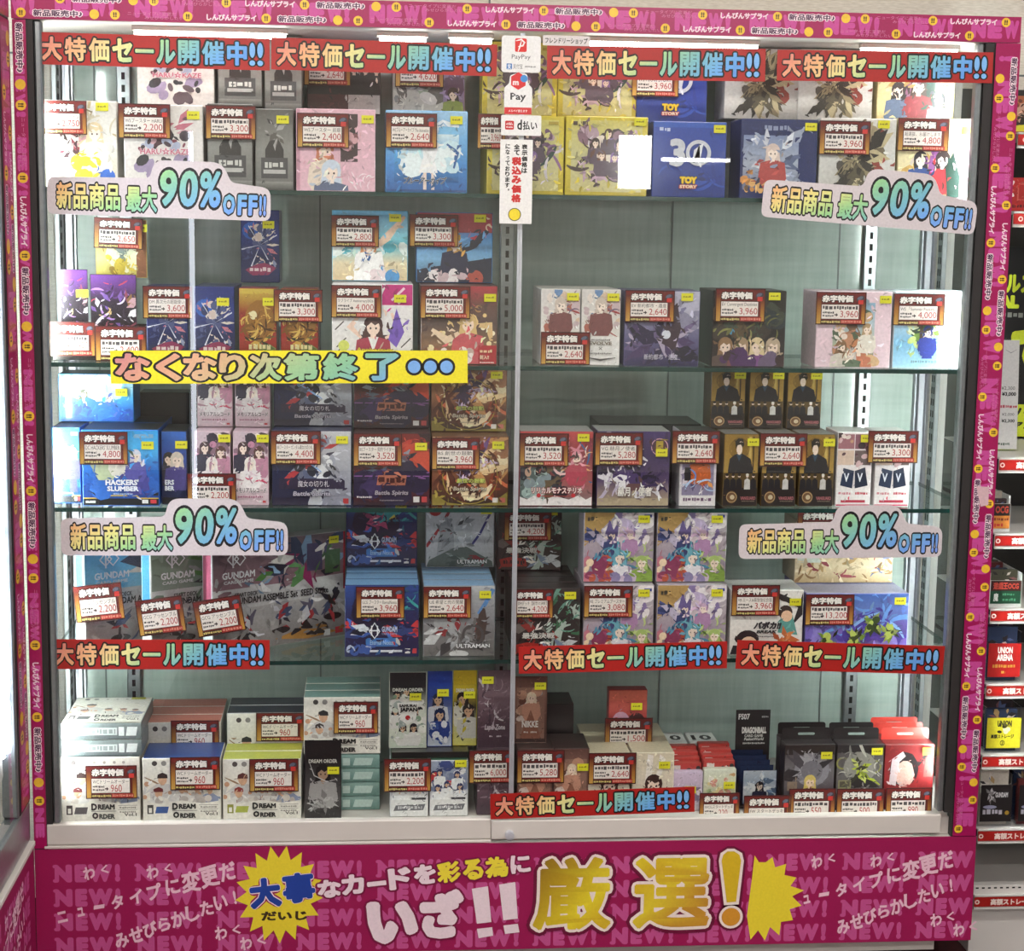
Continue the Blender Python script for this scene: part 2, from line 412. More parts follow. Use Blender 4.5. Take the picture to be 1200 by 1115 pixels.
    def st(s, pts, wd, c, taper=True):
        """Brush stroke of width wd (in parts of the face width) along pts."""
        k = s.w/s.h; q = [Vector((u, v/k)) for u, v in pts]; L, R = [], []; n = len(q)
        for i, a in enumerate(q):
            d = (q[min(i+1, n-1)]-q[max(i-1, 0)]); d = d.normalized() if d.length > 0 else Vector((1, 0)); nn = Vector((-d.y, d.x))
            ww = wd*.5*(math.sin(math.pi*(.12+.76*i/(n-1))) if taper else 1)
            L.append(a+nn*ww); R.append(a-nn*ww)
        return s.p([(p.x, p.y*k) for p in R+L[::-1]], c)
    def t(s, text, u0, v0, u1, v1, c, b=.03, o=None, ob=.09, grad=None, res=2, slant=0, rot=0, hug=True):
        def put(bold, col, gr):
            vv, fs = glyphs(text, bold, res); base, _ = glyphs(text, b, res)
            lo, hi = base.min(0), base.max(0); sz = np.maximum(hi-lo, 1e-6)
            q = (vv-lo)/sz
            uu = u0+q[:, 0]*(u1-u0)+slant*(q[:, 1]-.5)*(u1-u0); ww = v0+q[:, 1]*(v1-v0)
            if rot:
                cu, cv, k = (u0+u1)/2, (v0+v1)/2, s.w/s.h; cr, sr = math.cos(rot), math.sin(rot)
                du, dv = uu-cu, (ww-cv)/k; uu, ww = cu+du*cr-dv*sr, cv+(du*sr+dv*cr)*k
            pts = list(zip(uu.tolist(), ww.tolist()))
            if gr:
                cs = [hexc(x) for x in gr[0]]; cc = [lerp_cols(cs, gr[1](a, d)) for a, d in zip(uu.tolist(), q[:, 1].tolist())]
                s._put(pts, fs, cc)
            else: s._put(pts, fs, col)
        if o: put(ob, o, None); s.n += 1
        put(b, c, grad); return s
    def vt(s, text, u0, v0, u1, v1, c, b=.03, o=None, ob=.09):
        n = len(text); h = (v1-v0)/n
        for i, ch in enumerate(text):
            z = v1-(i+1)*h
            if ch in '。、': s.t(ch, u0+(u1-u0)*.6, z+h*.5, u1, z+h*.85, c, b, o, ob)
            elif ch == '♪' or ch not in 'ー！っ': s.t(ch, u0, z+h*.05, u1, z+h*.95, c, b, o, ob)
            else: s.t(ch, u0+(u1-u0)*.25, z+h*.1, u1-(u1-u0)*.15, z+h*.75, c, b, o, ob)
        return s
    def m(s, u0, v0, u1, v1, c, seed=1):
        """A run of small print too fine to read."""
        R = random.Random(seed); u = u0; pts = []; fs = []
        while u < u1:
            wd = R.uniform(.35, .9)*(v1-v0)*s.h/s.w; a, b = v0+R.uniform(0, .25)*(v1-v0), v1-R.uniform(0, .25)*(v1-v0)
            k = len(pts); pts += [(u, a), (min(u+wd, u1), a), (min(u+wd, u1), b), (u, b)]; fs.append((k, k+1, k+2, k+3)); u += wd*1.35
        s._put(pts, fs, c); return s
    def cl(s, seed, n, box, pal, size, kind='blob'):
        R = random.Random(seed); u0, v0, u1, v1 = box; k = s.w/s.h; cu, cv = (u0+u1)/2, (v0+v1)/2
        for i in range(n):
            c = R.choice(pal); z = size*R.uniform(.45, 1.3)
            u, v = u0+(u1-u0)*R.random(), v0+(v1-v0)*R.random()
            if kind == 'blob': s.e(u, v, z*.5, z*.5*k*R.uniform(.5, 1), c, R.uniform(0, 3.1), 9)
            elif kind == 'shard':
                a = math.atan2((v-cv)/k, u-cu)+R.uniform(-.5, .5); b = a+math.pi/2; q = z*R.uniform(.12, .3)
                s.p([(u+z*.6*math.cos(a), v+k*z*.6*math.sin(a)), (u+q*math.cos(b), v+k*q*math.sin(b)), (u-z*.5*math.cos(a+R.uniform(-.4, .4)), v-k*z*.5*math.sin(a)), (u-q*math.cos(b), v-k*q*math.sin(b))], c)
            else:
                a = R.uniform(0, 6.28); tw = R.uniform(-2.2, 2.2); pts = []; x, y = u, v
                for j in range(6):
                    pts.append((x, y)); x += z*.24*math.cos(a); y += k*z*.24*math.sin(a); a += tw/5
                s.st(pts, z*R.uniform(.1, .22), c)
        return s
    def f(s, u, v, z, hair, skin, cloth, seed=0, arms=True, cloth2=None):
        """A plain small figure: v is the chin, z its head height in parts of the face height."""
        R = random.Random(seed); k = s.w/s.h; H = z; Wd = z/k
        s.e(u, v+H*.55, Wd*.56, H*.62, hair)
        s.p([(u-Wd*.5, v+H*.5), (u-Wd*.62, v-H*.35), (u+Wd*.62, v-H*.35), (u+Wd*.5, v+H*.5)], hair)
        s.p([(u-Wd*.2, v-H*.1), (u-Wd*.95, v-H*.3), (u-Wd*1.1, v-H*1.5), (u-Wd*.7, v-H*2.2), (u+Wd*.7, v-H*2.2), (u+Wd*1.1, v-H*1.5), (u+Wd*.95, v-H*.3), (u+Wd*.2, v-H*.1)], cloth)
        if cloth2: s.p([(u-Wd*.3, v-H*.12), (u, v-H*1.0), (u+Wd*.3, v-H*.12)], cloth2)
        s.r(u-Wd*.16, v-H*.2, u+Wd*.16, v+H*.2, skin)
        s.e(u, v+H*.42, Wd*.38, H*.45, skin)
        s.p([(u-Wd*.5, v+H*.45), (u-Wd*.42, v+H*.85), (u, v+H*1.1), (u+Wd*.45, v+H*.85), (u+Wd*.5, v+H*.45), (u+Wd*.3, v+H*.68), (u+Wd*.1, v+H*.55), (u-Wd*.12, v+H*.72), (u-Wd*.3, v+H*.55)], hair)
        for sg in (-1, 1): s.e(u+sg*Wd*.16, v+H*.38, Wd*.06, H*.07, '#3a2a2a', 0, 7)
        return s
# ================================================================== the setting
mb = MB(); mb.box(-4, -7, -.02, 4, 1.2, 0); struct(mb.build('floor', M_FLOOR))
mb = MB(); mb.box(-4, .50, 0, 4, .58, 2.75); struct(mb.build('wall_back', M_WALL))
mb = MB()
for x in (-.05, 1.105): mb.box(x-.002, .4975, 0, x+.002, .4995, 2.75)
mb.box(-4, .4975, 1.8125, 4, .4995, 1.8165); struct(mb.build('trim_1', M_GREYST))
mb = MB(); mb.box(-4, -7, 2.75, 4, 1.2, 2.8); struct(mb.build('ceiling', M_WHITE))
mb = MB(); mb.box(-4, -7.1, 0, 4, -7, 2.75); struct(mb.build('wall_front', M_WALL))
def wall_light(px0, py0, px1, py1, lab):
    x0, z0 = P(px0, py1, 6.98); x1, z1 = P(px1, py0, 6.98); o = empty('wall_light', ((x0+x1)/2, -6.999, (z0+z1)/2)); tagp(o, lab, 'wall light'); w, h = (x1-x0)/2, (z1-z0)/2
    m_ = MB(); m_.box(-w-.01, 0, -h-.01, w+.01, .012, h+.01); m_.build('housing', M_WHITE, o)
    m_ = MB(); m_.box(-w, .0121, -h, w, .019, h); m_.build('diffuser', emit('wall light panel', (1, .99, .96), 26), o)
wall_light(724, 159, 764, 221, 'square light panel on the far wall, mirrored in the glass door')
wall_light(775, 186, 856, 189, 'thin light strip on the far wall, mirrored in the glass door')
for i, (x, y) in enumerate(((-.9, -1.5), (.9, -1.5), (-.9, -3.6), (.9, -3.6), (-.9, -5.6), (.9, -5.6))):
    if i == 0:
        L0 = empty('ceiling_light', (x, y, 2.75)); tagp(L0, 'long white ceiling light hanging over the shop aisle', 'ceiling light', 'ceiling lights over the aisle')
        m_ = MB(); m_.box(-.62, -.10, -.05, .62, .10, -.001); m_.build('housing', M_WHITE, L0)
        m_ = MB(); m_.box(-.60, -.07, -.068, .60, .07, -.051); m_.build('diffuser', M_LEDC, L0)
    else: dup(L0, (x, y, 2.75))
# ================================================================== the showcase
XL, XI, XR = -.926, .8534, .90
ZS = [1.538, 1.220, .950, .655]; ZB = .331; DEP = .42; ZT = 1.874
case = empty('display_case', (0, 0, 0))
tagp(case, 'tall glass-fronted white steel showcase filled with card boxes', 'showcase')
def cpart(name, mb, mat, parent=case, lab=None):
    o = mb.build(name, mat, parent)
    if lab: o['label'] = lab
    return o
m_ = MB(); m_.box(XL, .01, .088, XR, DEP, .296, bev=.002); m_.box(XL+.06, .03, .05, XR-.06, DEP-.02, .087); cpart('plinth', m_, M_WHITE)
for fx in (-.62, -.15, .30, .70):
    m_ = MB(); m_.tube((fx, .03, 0.0), (fx, .03, .012), .028, n=16); m_.tube((fx, .03, .012), (fx, .03, .05), .012, n=12); cpart('foot', m_, M_GREYST)
m_ = MB(); m_.box(XL+.004, .022, .297, XR-.004, DEP, ZB); cpart('deck', m_, M_WHITE)
m_ = MB(); m_.box(XL+.02, .0005, .3065, -.0595, .020, .347, bev=.002); m_.box(XL+.02, -.002, .300, -.0595, .020, .3055, bev=.001)
cpart('rail', m_, M_WHITE, lab='white bottom rail under the rear left sliding door')
m_ = MB(); m_.box(XL, 0, 1.828, XR, DEP, ZT, bev=.003); cpart('top_panel', m_, M_WHITE)
m_ = MB(); m_.box(XL+.004, DEP-.014, ZB+.001, XR-.004, DEP-.002, 1.827); cpart('back_panel', m_, M_BACK)
m_ = MB()
for x in (-.795, .748): 
    m_.box(x-.055 if x < 0 else x-.062, DEP-.016, ZB+.002, x-.052 if x < 0 else x-.059, DEP-.0145, 1.826)
m_.box(.33, DEP-.016, ZB+.002, .333, DEP-.0145, 1.826); m_.box(-.40, DEP-.016, ZB+.002, -.397, DEP-.0145, 1.826)
cpart('panel_seam', m_, M_GREYST)
for x in (XL+.006, XR-.008):
    m_ = MB(); m_.box(x, .05, ZB+.001, x+.003, DEP-.03, 1.827); cpart('side_glass', m_, M_GLASS)
# corner posts: front ones dark with an aluminium lip, rear ones aluminium with ribs
for a, b, c, d in ((XL+.022, XL+.036, XL+.037, XL+.050), (.836, XI+.004, .8225, .835)):
    m_ = MB(); m_.box(a, .001, .348, b, .03, 1.827); f_ = cpart('front_post', m_, M_DARK)
    m_ = MB(); m_.box(c, .004, .348, d, .026, 1.827, bev=.003); cpart('aluminium_lip', m_, M_ALU, f_)
for a in (XL+.001, XR-.047):
    m_ = MB(); m_.box(a, .0, .2965, a+.0245 if a < 0 else a+.046, .03, 1.827); cpart('front_post', m_, M_DARK)
for sx, a in ((1, XL+.010), (-1, XR-.012)):
    m_ = MB()
    for k0, k1, dy in ((0, .006, .028), (.008, .013, .020), (.015, .023, .030), (.025, .028, .018)):
        lo, hi = sorted((a+sx*k0, a+sx*k1)); m_.box(lo, DEP-.015-dy, ZB+.001, hi, DEP-.0165, 1.826)
    cpart('rear_post', m_, M_CHROME)
for x, y, rot in ((-.789, DEP-.017, 0), (-.014, DEP-.017, 0), (.752, DEP-.017, 0)):
    m_ = MB(); m_.box(x-.014, y-.012, ZB+.001, x+.014, y, 1.826, bev=.002)
    u_ = cpart('slotted_upright', m_, M_ALU)
    m_ = MB(); z = ZB+.03
    while z < 1.80: m_.box(x-.0035, y-.0128, z, x+.0035, y-.0121, z+.014); z += .0245
    cpart('slot', m_, M_SLOT, u_)['kind'] = 'stuff'
for sx, x in ((1, XL+.0100), (-1, XR-.0115)):
    for yy in (.325, .075) if sx < 0 else (.325,):
        m_ = MB(); lo, hi = sorted((x, x+sx*.010)); m_.box(lo, yy-.014, ZB+.001, hi, yy+.014, 1.826, bev=.001)
        u_ = cpart('slotted_upright', m_, M_ALU)
        m_ = MB(); z = ZB+.03
        while z < 1.80:
            for dy in (-.006, .006):
                lo, hi = sorted((x+sx*.0101, x+sx*.0108)); m_.box(lo, yy+dy-.002, z, hi, yy+dy+.002, z+.014)
            z += .0245
        cpart('slot', m_, M_SLOT, u_)['kind'] = 'stuff'
# shelves
for z in ZS:
    m_ = MB(); x0, x1, y0, y1 = XL+.0215, XR-.024, .030, .385
    vs = [(x0, y0, z-.008), (x1, y0, z-.008), (x1, y1, z-.008), (x0, y1, z-.008), (x0, y0, z), (x1, y0, z), (x1, y1, z), (x0, y1, z)]
    for f, k in (((0, 1, 5, 4), 1), ((1, 2, 6, 5), 1), ((2, 3, 7, 6), 1), ((3, 0, 4, 7), 1), ((4, 5, 6, 7), 0), ((3, 2, 1, 0), 0)):
        m_.add([vs[i] for i in f], [(0, 1, 2, 3)], '#ffffff', k)
    sh = cpart('glass_shelf', m_, [M_SHELF, M_EDGE])
    for x in (-.789, .752):
        m_ = MB(); m_.prism([(0, -.012), (.30, -.030), (.33, -.030), (.33, -.009), (0, -.009)], -.0015, .0015, '#777')
        o = m_.build('bracket', M_GREYST, sh); o.rotation_euler = (0, 0, math.pi/2); o.location = (x, .065, z)
# interior lamps: a vertical tube behind each front post, short tubes under the top
for x in (XL+.034, .8465):
    lm = empty('vertical_lamp', (x, .036, 0)); lm.parent = case
    m_ = MB(); s = 1 if x < 0 else -1
    m_.tube((0, .004, .40), (0, .004, 1.80), .0055, n=8); m_.build('tube', M_LEDS, lm)
    m_ = MB(); m_.box(-.007, -.0045, .385, .007, -.003, 1.815)
    m_.box(-.007, -.0029, .385, .007, .011, .399); m_.box(-.007, -.0029, 1.801, .007, .011, 1.815); m_.build('housing', M_WHITE, lm)
for a, b in (((-.28), (-.195)), (-.15, -.075), (-.72, -.45), (.62, .80), (.10, .42)):
    lm = empty('top_lamp', ((a+b)/2, .06, 1.822)); lm.parent = case; w = (b-a)/2
    m_ = MB(); m_.box(-w-.004, -.012, -.003, w+.004, .012, .005); m_.build('housing', M_WHITE, lm)
    m_ = MB(); m_.box(-w, -.010, -.012, w, .010, -.0035); m_.build('tube', M_LEDT, lm)
# sliding doors
dl = empty('sliding_door'); dl.parent = case; dl['label'] = 'rear sliding door on the left half'
m_ = MB(); m_.box(XL+.051, .012, .3475, -.0255, .0165, 1.826); m_.build('glass_pane', M_GLASS, dl)
m_ = MB(); m_.box(-.025, .0105, .3475, -.0215, .018, 1.826); m_.box(-.0212, .0085, .3475, -.0165, .0195, 1.826); m_.build('edge_profile', M_CHROME, dl)
dr = empty('sliding_door'); dr.parent = case; dr['label'] = 'front sliding door on the right half'
m_ = MB(); m_.box(-.058, .0, .3455, .8215, .0045, 1.826); m_.build('glass_pane', M_GLASS, dr)
m_ = MB(); m_.box(-.0588, -.004, .3065, .829, .0085, .345, bev=.002); m_.build('bottom_rail', M_WHITE, dr)
m_ = MB(); lx, lz = P(597, 978, -.004); m_.tube((lx, -.0042, lz), (lx, -.017, lz), .0088, n=18); m_.tube((lx, -.0171, lz), (lx, -.0185, lz), .0062, n=18, c='#333')
m_.build('lock', M_CHROME, dr)
# ================================================================== magenta tape with shop slogans
MAG, MAGL, MAGD = '#a30a56', '#c2388a', '#7d0040'
def slogans(A, L, wd, rows, off=0.):
    """The repeating slogan pattern; lengths in metres along the tape."""
    per = .428
    U = lambda m: m/L
    A.bg(MAG)
    k = 0; x = -.06-off*.1
    while x < L:
        for i, ch in enumerate('NEW!'):
            a, b = x+i*.031, x+i*.031+(.028 if ch != '!' else .010)
            n0 = A.n
            if a >= 0 and b <= L: A.t(ch, U(a), .14, U(b), .86, '#cb4a98', .09)
            A.n = n0
        x += .138
    A.n += 2
    vv = ((.60, .95), (.05, .40)) if rows == 2 else ((.12, .88),)
    for r_, (v0, v1) in enumerate(vv):
        hh = v1-v0
        x = -per-off-(.068 if r_ else 0)
        while x < L:
            def T(s, a, ln, c, b=.05, o=None, ob=.1, f0=.15, f1=.85):
                if x+a >= 0 and x+a+ln <= L: A.t(s, U(x+a), v0+hh*f0, U(x+a+ln), v0+hh*f1, c, b, o, ob)
                A.n -= (2 if o else 1) if False else 0
            def D(a, s):
                rr = wd*hh*.52
                if x+a-rr >= 0 and x+a+rr <= L:
                    A.e(U(x+a), v0+hh*.5, U(rr), rr/wd, '#f2c536', 0, 16); 
                    if s: A.t(s, U(x+a-rr*.4), v0+hh*.22, U(x+a+rr*.4), v0+hh*.78, '#5a3a10', .05)
            n0 = A.n
            T('しんぴんサプライ', 0, .088, '#f4dbe6', .05)
            D(.105, '!!'); T('新品販売中♪', .126, .085, '#4a1646', .03, '#f6e3ea', .13)
            D(.232, ''); D(.268, '!!'); T('ニュータイプに変更だ', .290, .085, '#d67aa8', .0, f0=.5, f1=.9); T('みせびらかしたい!', .320, .07, '#d67aa8', .0, f0=.1, f1=.45)
            D(.395, '!!'); A.n = n0+3
            x += per
def tape(L, wd, rows, off=0.):
    m_ = MB(); m_.box(-L/2, 0, 0, L/2, .0006, wd, hexc(MAG)); A = Art(m_, L, wd, clip=False); slogans(A, L, wd, rows, off); return m_
tp = tape(1.826, .0465, 2, .02).build('border_tape', M_TAPE, loc=(-.013, -.0008, 1.8285))
tagp(tp, 'magenta slogan tape running along the top edge of the showcase', 'decorative tape', 'magenta slogan tapes')
Lv = 1.526
tv = tape(Lv, .0465, 2, .10).build('border_tape', M_TAPE); tv.rotation_euler = (0, math.pi/2, 0); tv.location = (XI, -.0042, .301+Lv/2)
tv.location.y = -.0052
tagp(tv, 'magenta slogan tape down the post on the showcase hinge side nearest the white storage rack', 'decorative tape', 'magenta slogan tapes')
m_ = MB(); pw = [P(x, y, -.006) for x, y in ((1144, 570), (1159, 571), (1158, 592), (1149, 594))]
m_.prism([pw[3], pw[2], pw[1], pw[0]], -.0064, -.0060, hexc('#d9b6bd')); tagp(m_.build('tape_scrap', M_CARD), 'torn pale pink paper scrap stuck over the magenta tape beside the rack', 'paper scrap')
tl = tape(Lv, .0235, 1, .12).build('border_tape', M_TAPE); tl.rotation_euler = (0, math.pi/2, 0); tl.location = (XL+.001, -.0008, .301+Lv/2)
tagp(tl, 'narrow magenta slogan tape down the showcase post by the inner corner', 'decorative tape', 'magenta slogan tapes')
# ================================================================== neighbouring showcase at a right angle
XN = XL-.002
side = empty('display_case', (XN, -.01, 0)); tagp(side, 'neighbouring glass showcase standing at a right angle in the corner', 'showcase')
def npart(name, mb, mat, parent=side): o = mb.build(name, mat, parent); return o
NL = 1.75
m_ = MB(); m_.box(-.42, -NL, .05, -.006, -.002, .296); npart('plinth', m_, M_WHITE)
m_ = MB(); m_.box(-.42, -NL, .297, -.001, -.002, .3125); m_.box(-.42, -NL, .3127, .008, -.004, .322, bev=.001); npart('ledge', m_, M_WHITE)
m_ = MB(); m_.box(-.03, -NL, .3225, -.001, -.002, .398, bev=.003); npart('bottom_rail', m_, M_ALU)
m_ = MB(); m_.box(-.42, -NL, .3225, -.40, -.002, 1.827); npart('back_panel', m_, M_WHITE)
m_ = MB(); m_.box(-.42, -NL, 1.828, 0, -.002, 1.874); npart('top_panel', m_, M_WHITE)
m_ = MB(); m_.box(-.03, -.085, .399, -.001, -.003, 1.827); npart('front_post', m_, M_DARK)
m_ = MB(); m_.box(-.03, -.100, .399, -.002, -.086, 1.827, bev=.003); npart('aluminium_lip', m_, M_ALU)
m_ = MB(); m_.box(-.012, -NL+.03, .399, -.007, -.1005, 1.826); npart('glass_pane', m_, M_GLASS)
for z in (.62, .93, 1.22, 1.52):
    m_ = MB(); m_.box(-.395, -NL+.03, z-.008, -.035, -.09, z); npart('glass_shelf', m_, M_SHELF)
lm = empty('vertical_lamp', (-.027, -.118, 0)); lm.parent = side
m_ = MB(); m_.tube((0, 0, .52), (0, 0, .612), .009, n=10); m_.tube((0, 0, .625), (0, 0, .92), .009, n=10); m_.tube((0, 0, .932), (0, 0, 1.80), .009, n=10); m_.build('tube', M_LEDL, lm)
m_ = MB()
pts = [(0, 0, .518), (.004, -.012, .49), (-.004, -.02, .46), (.002, -.014, .43), (-.01, -.03, .39), (-.02, -.05, .33)]
for a, b in zip(pts, pts[1:]): m_.tube(a, b, .003, n=6)
m_.build('cord', M_WHITE, lm)
m_ = MB(); m_.box(-.395, -NL+.02, .3225, -.035, -.09, .330); npart('deck', m_, M_WHITE)
tn = tape(1.42, .075, 2, .2).build('border_tape', M_TAPE); tn['label'] = 'magenta slogan tape down the corner post of the neighbouring showcase'
tn['category'] = 'decorative tape'; tn['group'] = 'magenta slogan tapes'
tn.matrix_world = Matrix.Translation((XN+.0002, -.0125, .4035+.71)) @ Matrix.Rotation(math.pi/2, 4, 'Z') @ Matrix.Translation((-.075, 0, 0)) @ Matrix.Rotation(math.pi/2, 4, 'Y')
tt = tape(1.70, .0465, 2, .33).build('border_tape', M_TAPE); tagp(tt, 'magenta slogan tape along the top of the neighbouring showcase', 'decorative tape', 'magenta slogan tapes')
tt.matrix_world = Matrix.Translation((XN+.0008, -.015-.85, 1.8285)) @ Matrix.Rotation(math.pi/2, 4, 'Z')
# second case of the same row, further up the aisle (its lamp mirrors in the doors)
far = empty('display_case', (XN, -2.55, 0)); tagp(far, 'glass showcase further along the side row, lit by one tube', 'showcase')
m_ = MB(); m_.box(-.42, -.8, 0.001, -.002, .6, .30); m_.build('plinth', M_WHITE, far)
m_ = MB(); m_.box(-.42, -.8, .301, -.40, .6, 1.85); m_.build('back_panel', M_WHITE, far)
m_ = MB(); m_.box(-.42, -.8, 1.851, -.002, .6, 1.874); m_.build('top_panel', M_WHITE, far)
m_ = MB(); m_.tube((-.03, -.72, .36), (-.03, -.72, 1.80), .010, n=10); m_.build('tube', emit('aisle led tube', (.86, .90, 1.0), 14.0), far)
m_ = MB(); m_.box(-.055, -.75, .301, -.042, -.69, 1.85); m_.build('lamp_post', M_ALU, far)
# ================================================================== promo banners on the plinths
RISE = ['#e58f80', '#f0b582', '#efe39a', '#a7d49a', '#7fc0c8', '#6fb0ee', '#5d93e8']
def burst(cx, cy, rx, ry, n, k, ph=0, a0=0, a1=360):
    pts = []
    for i in range(2*n):
        t = math.radians(a0+(a1-a0)*i/(2*n))+ph; q = 1 if i % 2 else k
        pts.append((cx+rx*q*math.cos(t), cy+ry*q*math.sin(t)))
    return pts
def new_rows(A, x_from, x_to, W0, W, phase=0.):
    U = lambda x: (x-W0)/W
    for r_ in range(4):
        v1 = .865-r_*.225; v0 = v1-.165; x = W0-.12+phase
        while x < W0+W:
            for i, (ch, a, b) in enumerate((('N', 0, .036), ('E', .041, .064), ('W', .066, .111), ('!', .116, .126))):
                if x+a > max(x_from, W0+.004) and x+b < min(x_to, W0+W-.003): A.t(ch, U(x+a), v0, U(x+b), v1, '#c4508e', .085); A.n -= 1
            x += .1525
    A.n += 2
def hand(A, u0, v0, u1, v1, text, h, c='#eec3d4', seed=1, sizes=None):
    R = random.Random(seed); n = len(text)
    for i, ch in enumerate(text):
        k = (i+.5)/n; u = u0+(u1-u0)*k; v = v0+(v1-v0)*k; s = h*(sizes[i] if sizes else 1)*R.uniform(.9, 1.08); w = s*A.h/A.w*.86
        f = .35 if ch == 'ー' else 1
        if ch == 'ュ': w *= .7; s *= .8
        if ch == '!': w *= .22
        A.t(ch, u-w/2, v-s*f*.5, u+w/2, v+s*f*.5, c, .036, rot=.22+R.uniform(-.08, .08), slant=.1); A.n -= 1
    A.n += 2
def scribble(A, d):
    hand(A, .005+d, .36, .195+d, .80, 'ニュータイプに変更だ', .155, seed=3, sizes=[.7, .7, .7, .9, .9, .9, .9, 1.25, 1.25, 1.1])
    hand(A, .068+d, .13, .200+d, .56, 'みせびらかしたい!', .14, seed=5)
    for u, v, q in ((.035, .80, 8), (.10, .80, 9), (.170, .22, 10), (.196, .12, 11)): hand(A, u+d, v-.03, u+.032+d, v+.03, 'わく', .115, seed=q, sizes=[1.1, .75])
W0, WB, BZ, BH = XL+.002, 1.826, .0835, .2155
m_ = MB(); m_.box(-WB/2, 0, 0, WB/2, .004, BH, hexc('#9c0650'))
A = Art(m_, WB, BH, clip=False); A.bg('#9c0650')
new_rows(A, W0, W0+WB, W0, WB)
ub = lambda px, py: ((P(px, py, -.01)[0]-W0)/WB, (P(px, py, -.01)[1]-BZ)/BH)
scribble(A, .012); scribble(A, .782)
c1 = ub(327, 1050); A.p(burst(c1[0], c1[1], .046, .46, 17, .74, .1), '#f0d933')
c2 = ub(880, 1055)
A.p([ub(885, 1004), *[ub(x, y) for x, y in ((890, 1012), (898, 1012), (906, 1006), (909, 1018), (922, 1014), (920, 1027), (934, 1030), (927, 1040), (943, 1045), (929, 1052), (940, 1063), (926, 1067), (930, 1080), (916, 1082), (914, 1098), (903, 1088), (897, 1104), (889, 1092), (880, 1103))], ub(876, 1075), ub(882, 1030)], '#f0d933')
def bt(s, px0, py0, px1, py1, c, b, o=None, ob=.1, **k):
    a, d = ub(px0, py1), ub(px1, py0); A.t(s, a[0], a[1], d[0], d[1], c, b, o, ob, **k); 
bt('だいじ', 306, 1069, 360, 1081, '#3a2410', .05)
for o_, ob_ in (('#9c0650', .17), ('#f3dfe8', .10)):
    bt('大', 292, 1030, 329, 1066, o_, ob_-.02, o_, ob_, rot=.10); bt('事', 331, 1024, 369, 1060, o_, ob_-.02, o_, ob_, rot=.10); A.n += 1
bt('大', 292, 1030, 329, 1066, '#1b3f9c', .06, rot=.10); bt('事', 331, 1024, 369, 1060, '#1b3f9c', .06, rot=.10)
xs = [(372, 1032, 400, 1054, 'な'), (400, 1026, 427, 1050, 'カ'), (430, 1034, 453, 1040, 'ー'), (455, 1018, 482, 1044, 'ド'), (485, 1014, 511, 1038, 'を')]
for x0, y0, x1, y1, ch in xs: bt(ch, x0, y0, x1, y1, '#f2dde6', .06, MAGD, .14, rot=.10)
for x0, y0, x1, y1, ch in ((512, 1011, 540, 1036, '彩'), (542, 1008, 567, 1033, 'る'), (568, 1005, 596, 1030, '為')): bt(ch, x0, y0, x1, y1, '#f0dc3c', .05, MAGD, .13, rot=.10)
bt('に', 598, 1003, 622, 1025, '#f2dde6', .05, MAGD, .12, rot=.08)
for x0, y0, x1, y1, ch in ((430, 1056, 490, 1108, 'い'), (492, 1044, 545, 1102, 'ざ')): bt(ch, x0, y0, x1, y1, '#f2dde6', .085, MAGD, .13, rot=.06)
for q in ([(553, 1043), (572, 1040), (576, 1082), (559, 1084)], [(559, 1090), (577, 1088), (578, 1098), (561, 1101)], [(585, 1038), (604, 1035), (607, 1078), (590, 1080)], [(590, 1086), (607, 1084), (609, 1094), (592, 1096)]):
    A.p([ub(*p) for p in q[::-1]], '#f2dde6'); A.n -= 1
A.n += 2
gold = (['#7a5c10', '#a88414', '#c9a81c', '#f0dc2c', '#d8b020', '#e8d030', '#c8902a'], lambda u, d: ((u-.515)/.155*.7+(1-d)*.35))
for pas in range(3):
    for ch, x0, y0, x1, y1 in (('厳', 622, 1003, 720, 1094), ('選', 739, 1003, 836, 1092)):
        a, d = ub(x0+2, y1-2), ub(x1-2, y0+2); bb = .022
        A.t(ch, a[0], a[1], d[0], d[1], '#fff', bb, ('#6d0034', '#f4e3dc', None)[pas], (.115, .07, 0)[pas], grad=gold if pas == 2 else (['#6d0034', '#6d0034'], lambda u, d: 0) if pas == 0 else (['#f4e3dc']*2, lambda u, d: 0), res=3); A.n -= 1
    gw = (6, 3.2, 0)[pas]; cc = ('#6d0034', '#f4e3dc', '#dcb81e')[pas]; cx = 857
    bar = [(cx-11-gw, 1010), (cx-9-gw, 1003-gw*.6), (cx-4, 999-gw), (cx+4, 999-gw), (cx+10+gw, 1003-gw*.6), (cx+12+gw, 1010), (cx+6+gw, 1058+gw), (cx-5-gw, 1059+gw)]
    A.p([ub(*p) for p in bar[::-1]], cc); A.n -= 1
    e0 = ub(cx, 1076); A.e(e0[0], e0[1], (11.5+gw)/1128, None, ('#6d0034', '#f4e3dc', '#d9952a')[pas], 0, 24); A.n += 3
pb = m_.build('promo_banner', M_BANNER, loc=(W0+WB/2, -.0045, BZ)); tagp(pb, 'wide magenta banner with big gold letters fixed to the showcase plinth', 'banner', 'plinth banners')
m_ = MB(); WN = 1.70; m_.box(-WN/2, 0, 0, WN/2, .004, BH, hexc('#9c0650')); A = Art(m_, WN, BH, clip=False); A.bg('#9c0650'); new_rows(A, 0, WN, 0, WN, .03); scribble(A, .03); scribble(A, .745)
pn = m_.build('promo_banner', M_BANNER); tagp(pn, 'magenta banner seen edge-on along the neighbouring showcase plinth', 'banner', 'plinth banners')
pn.matrix_world = Matrix.Translation((XN+.0042, -.012-WN/2, BZ+.0125)) @ Matrix.Rotation(math.pi/2, 4, 'Z')
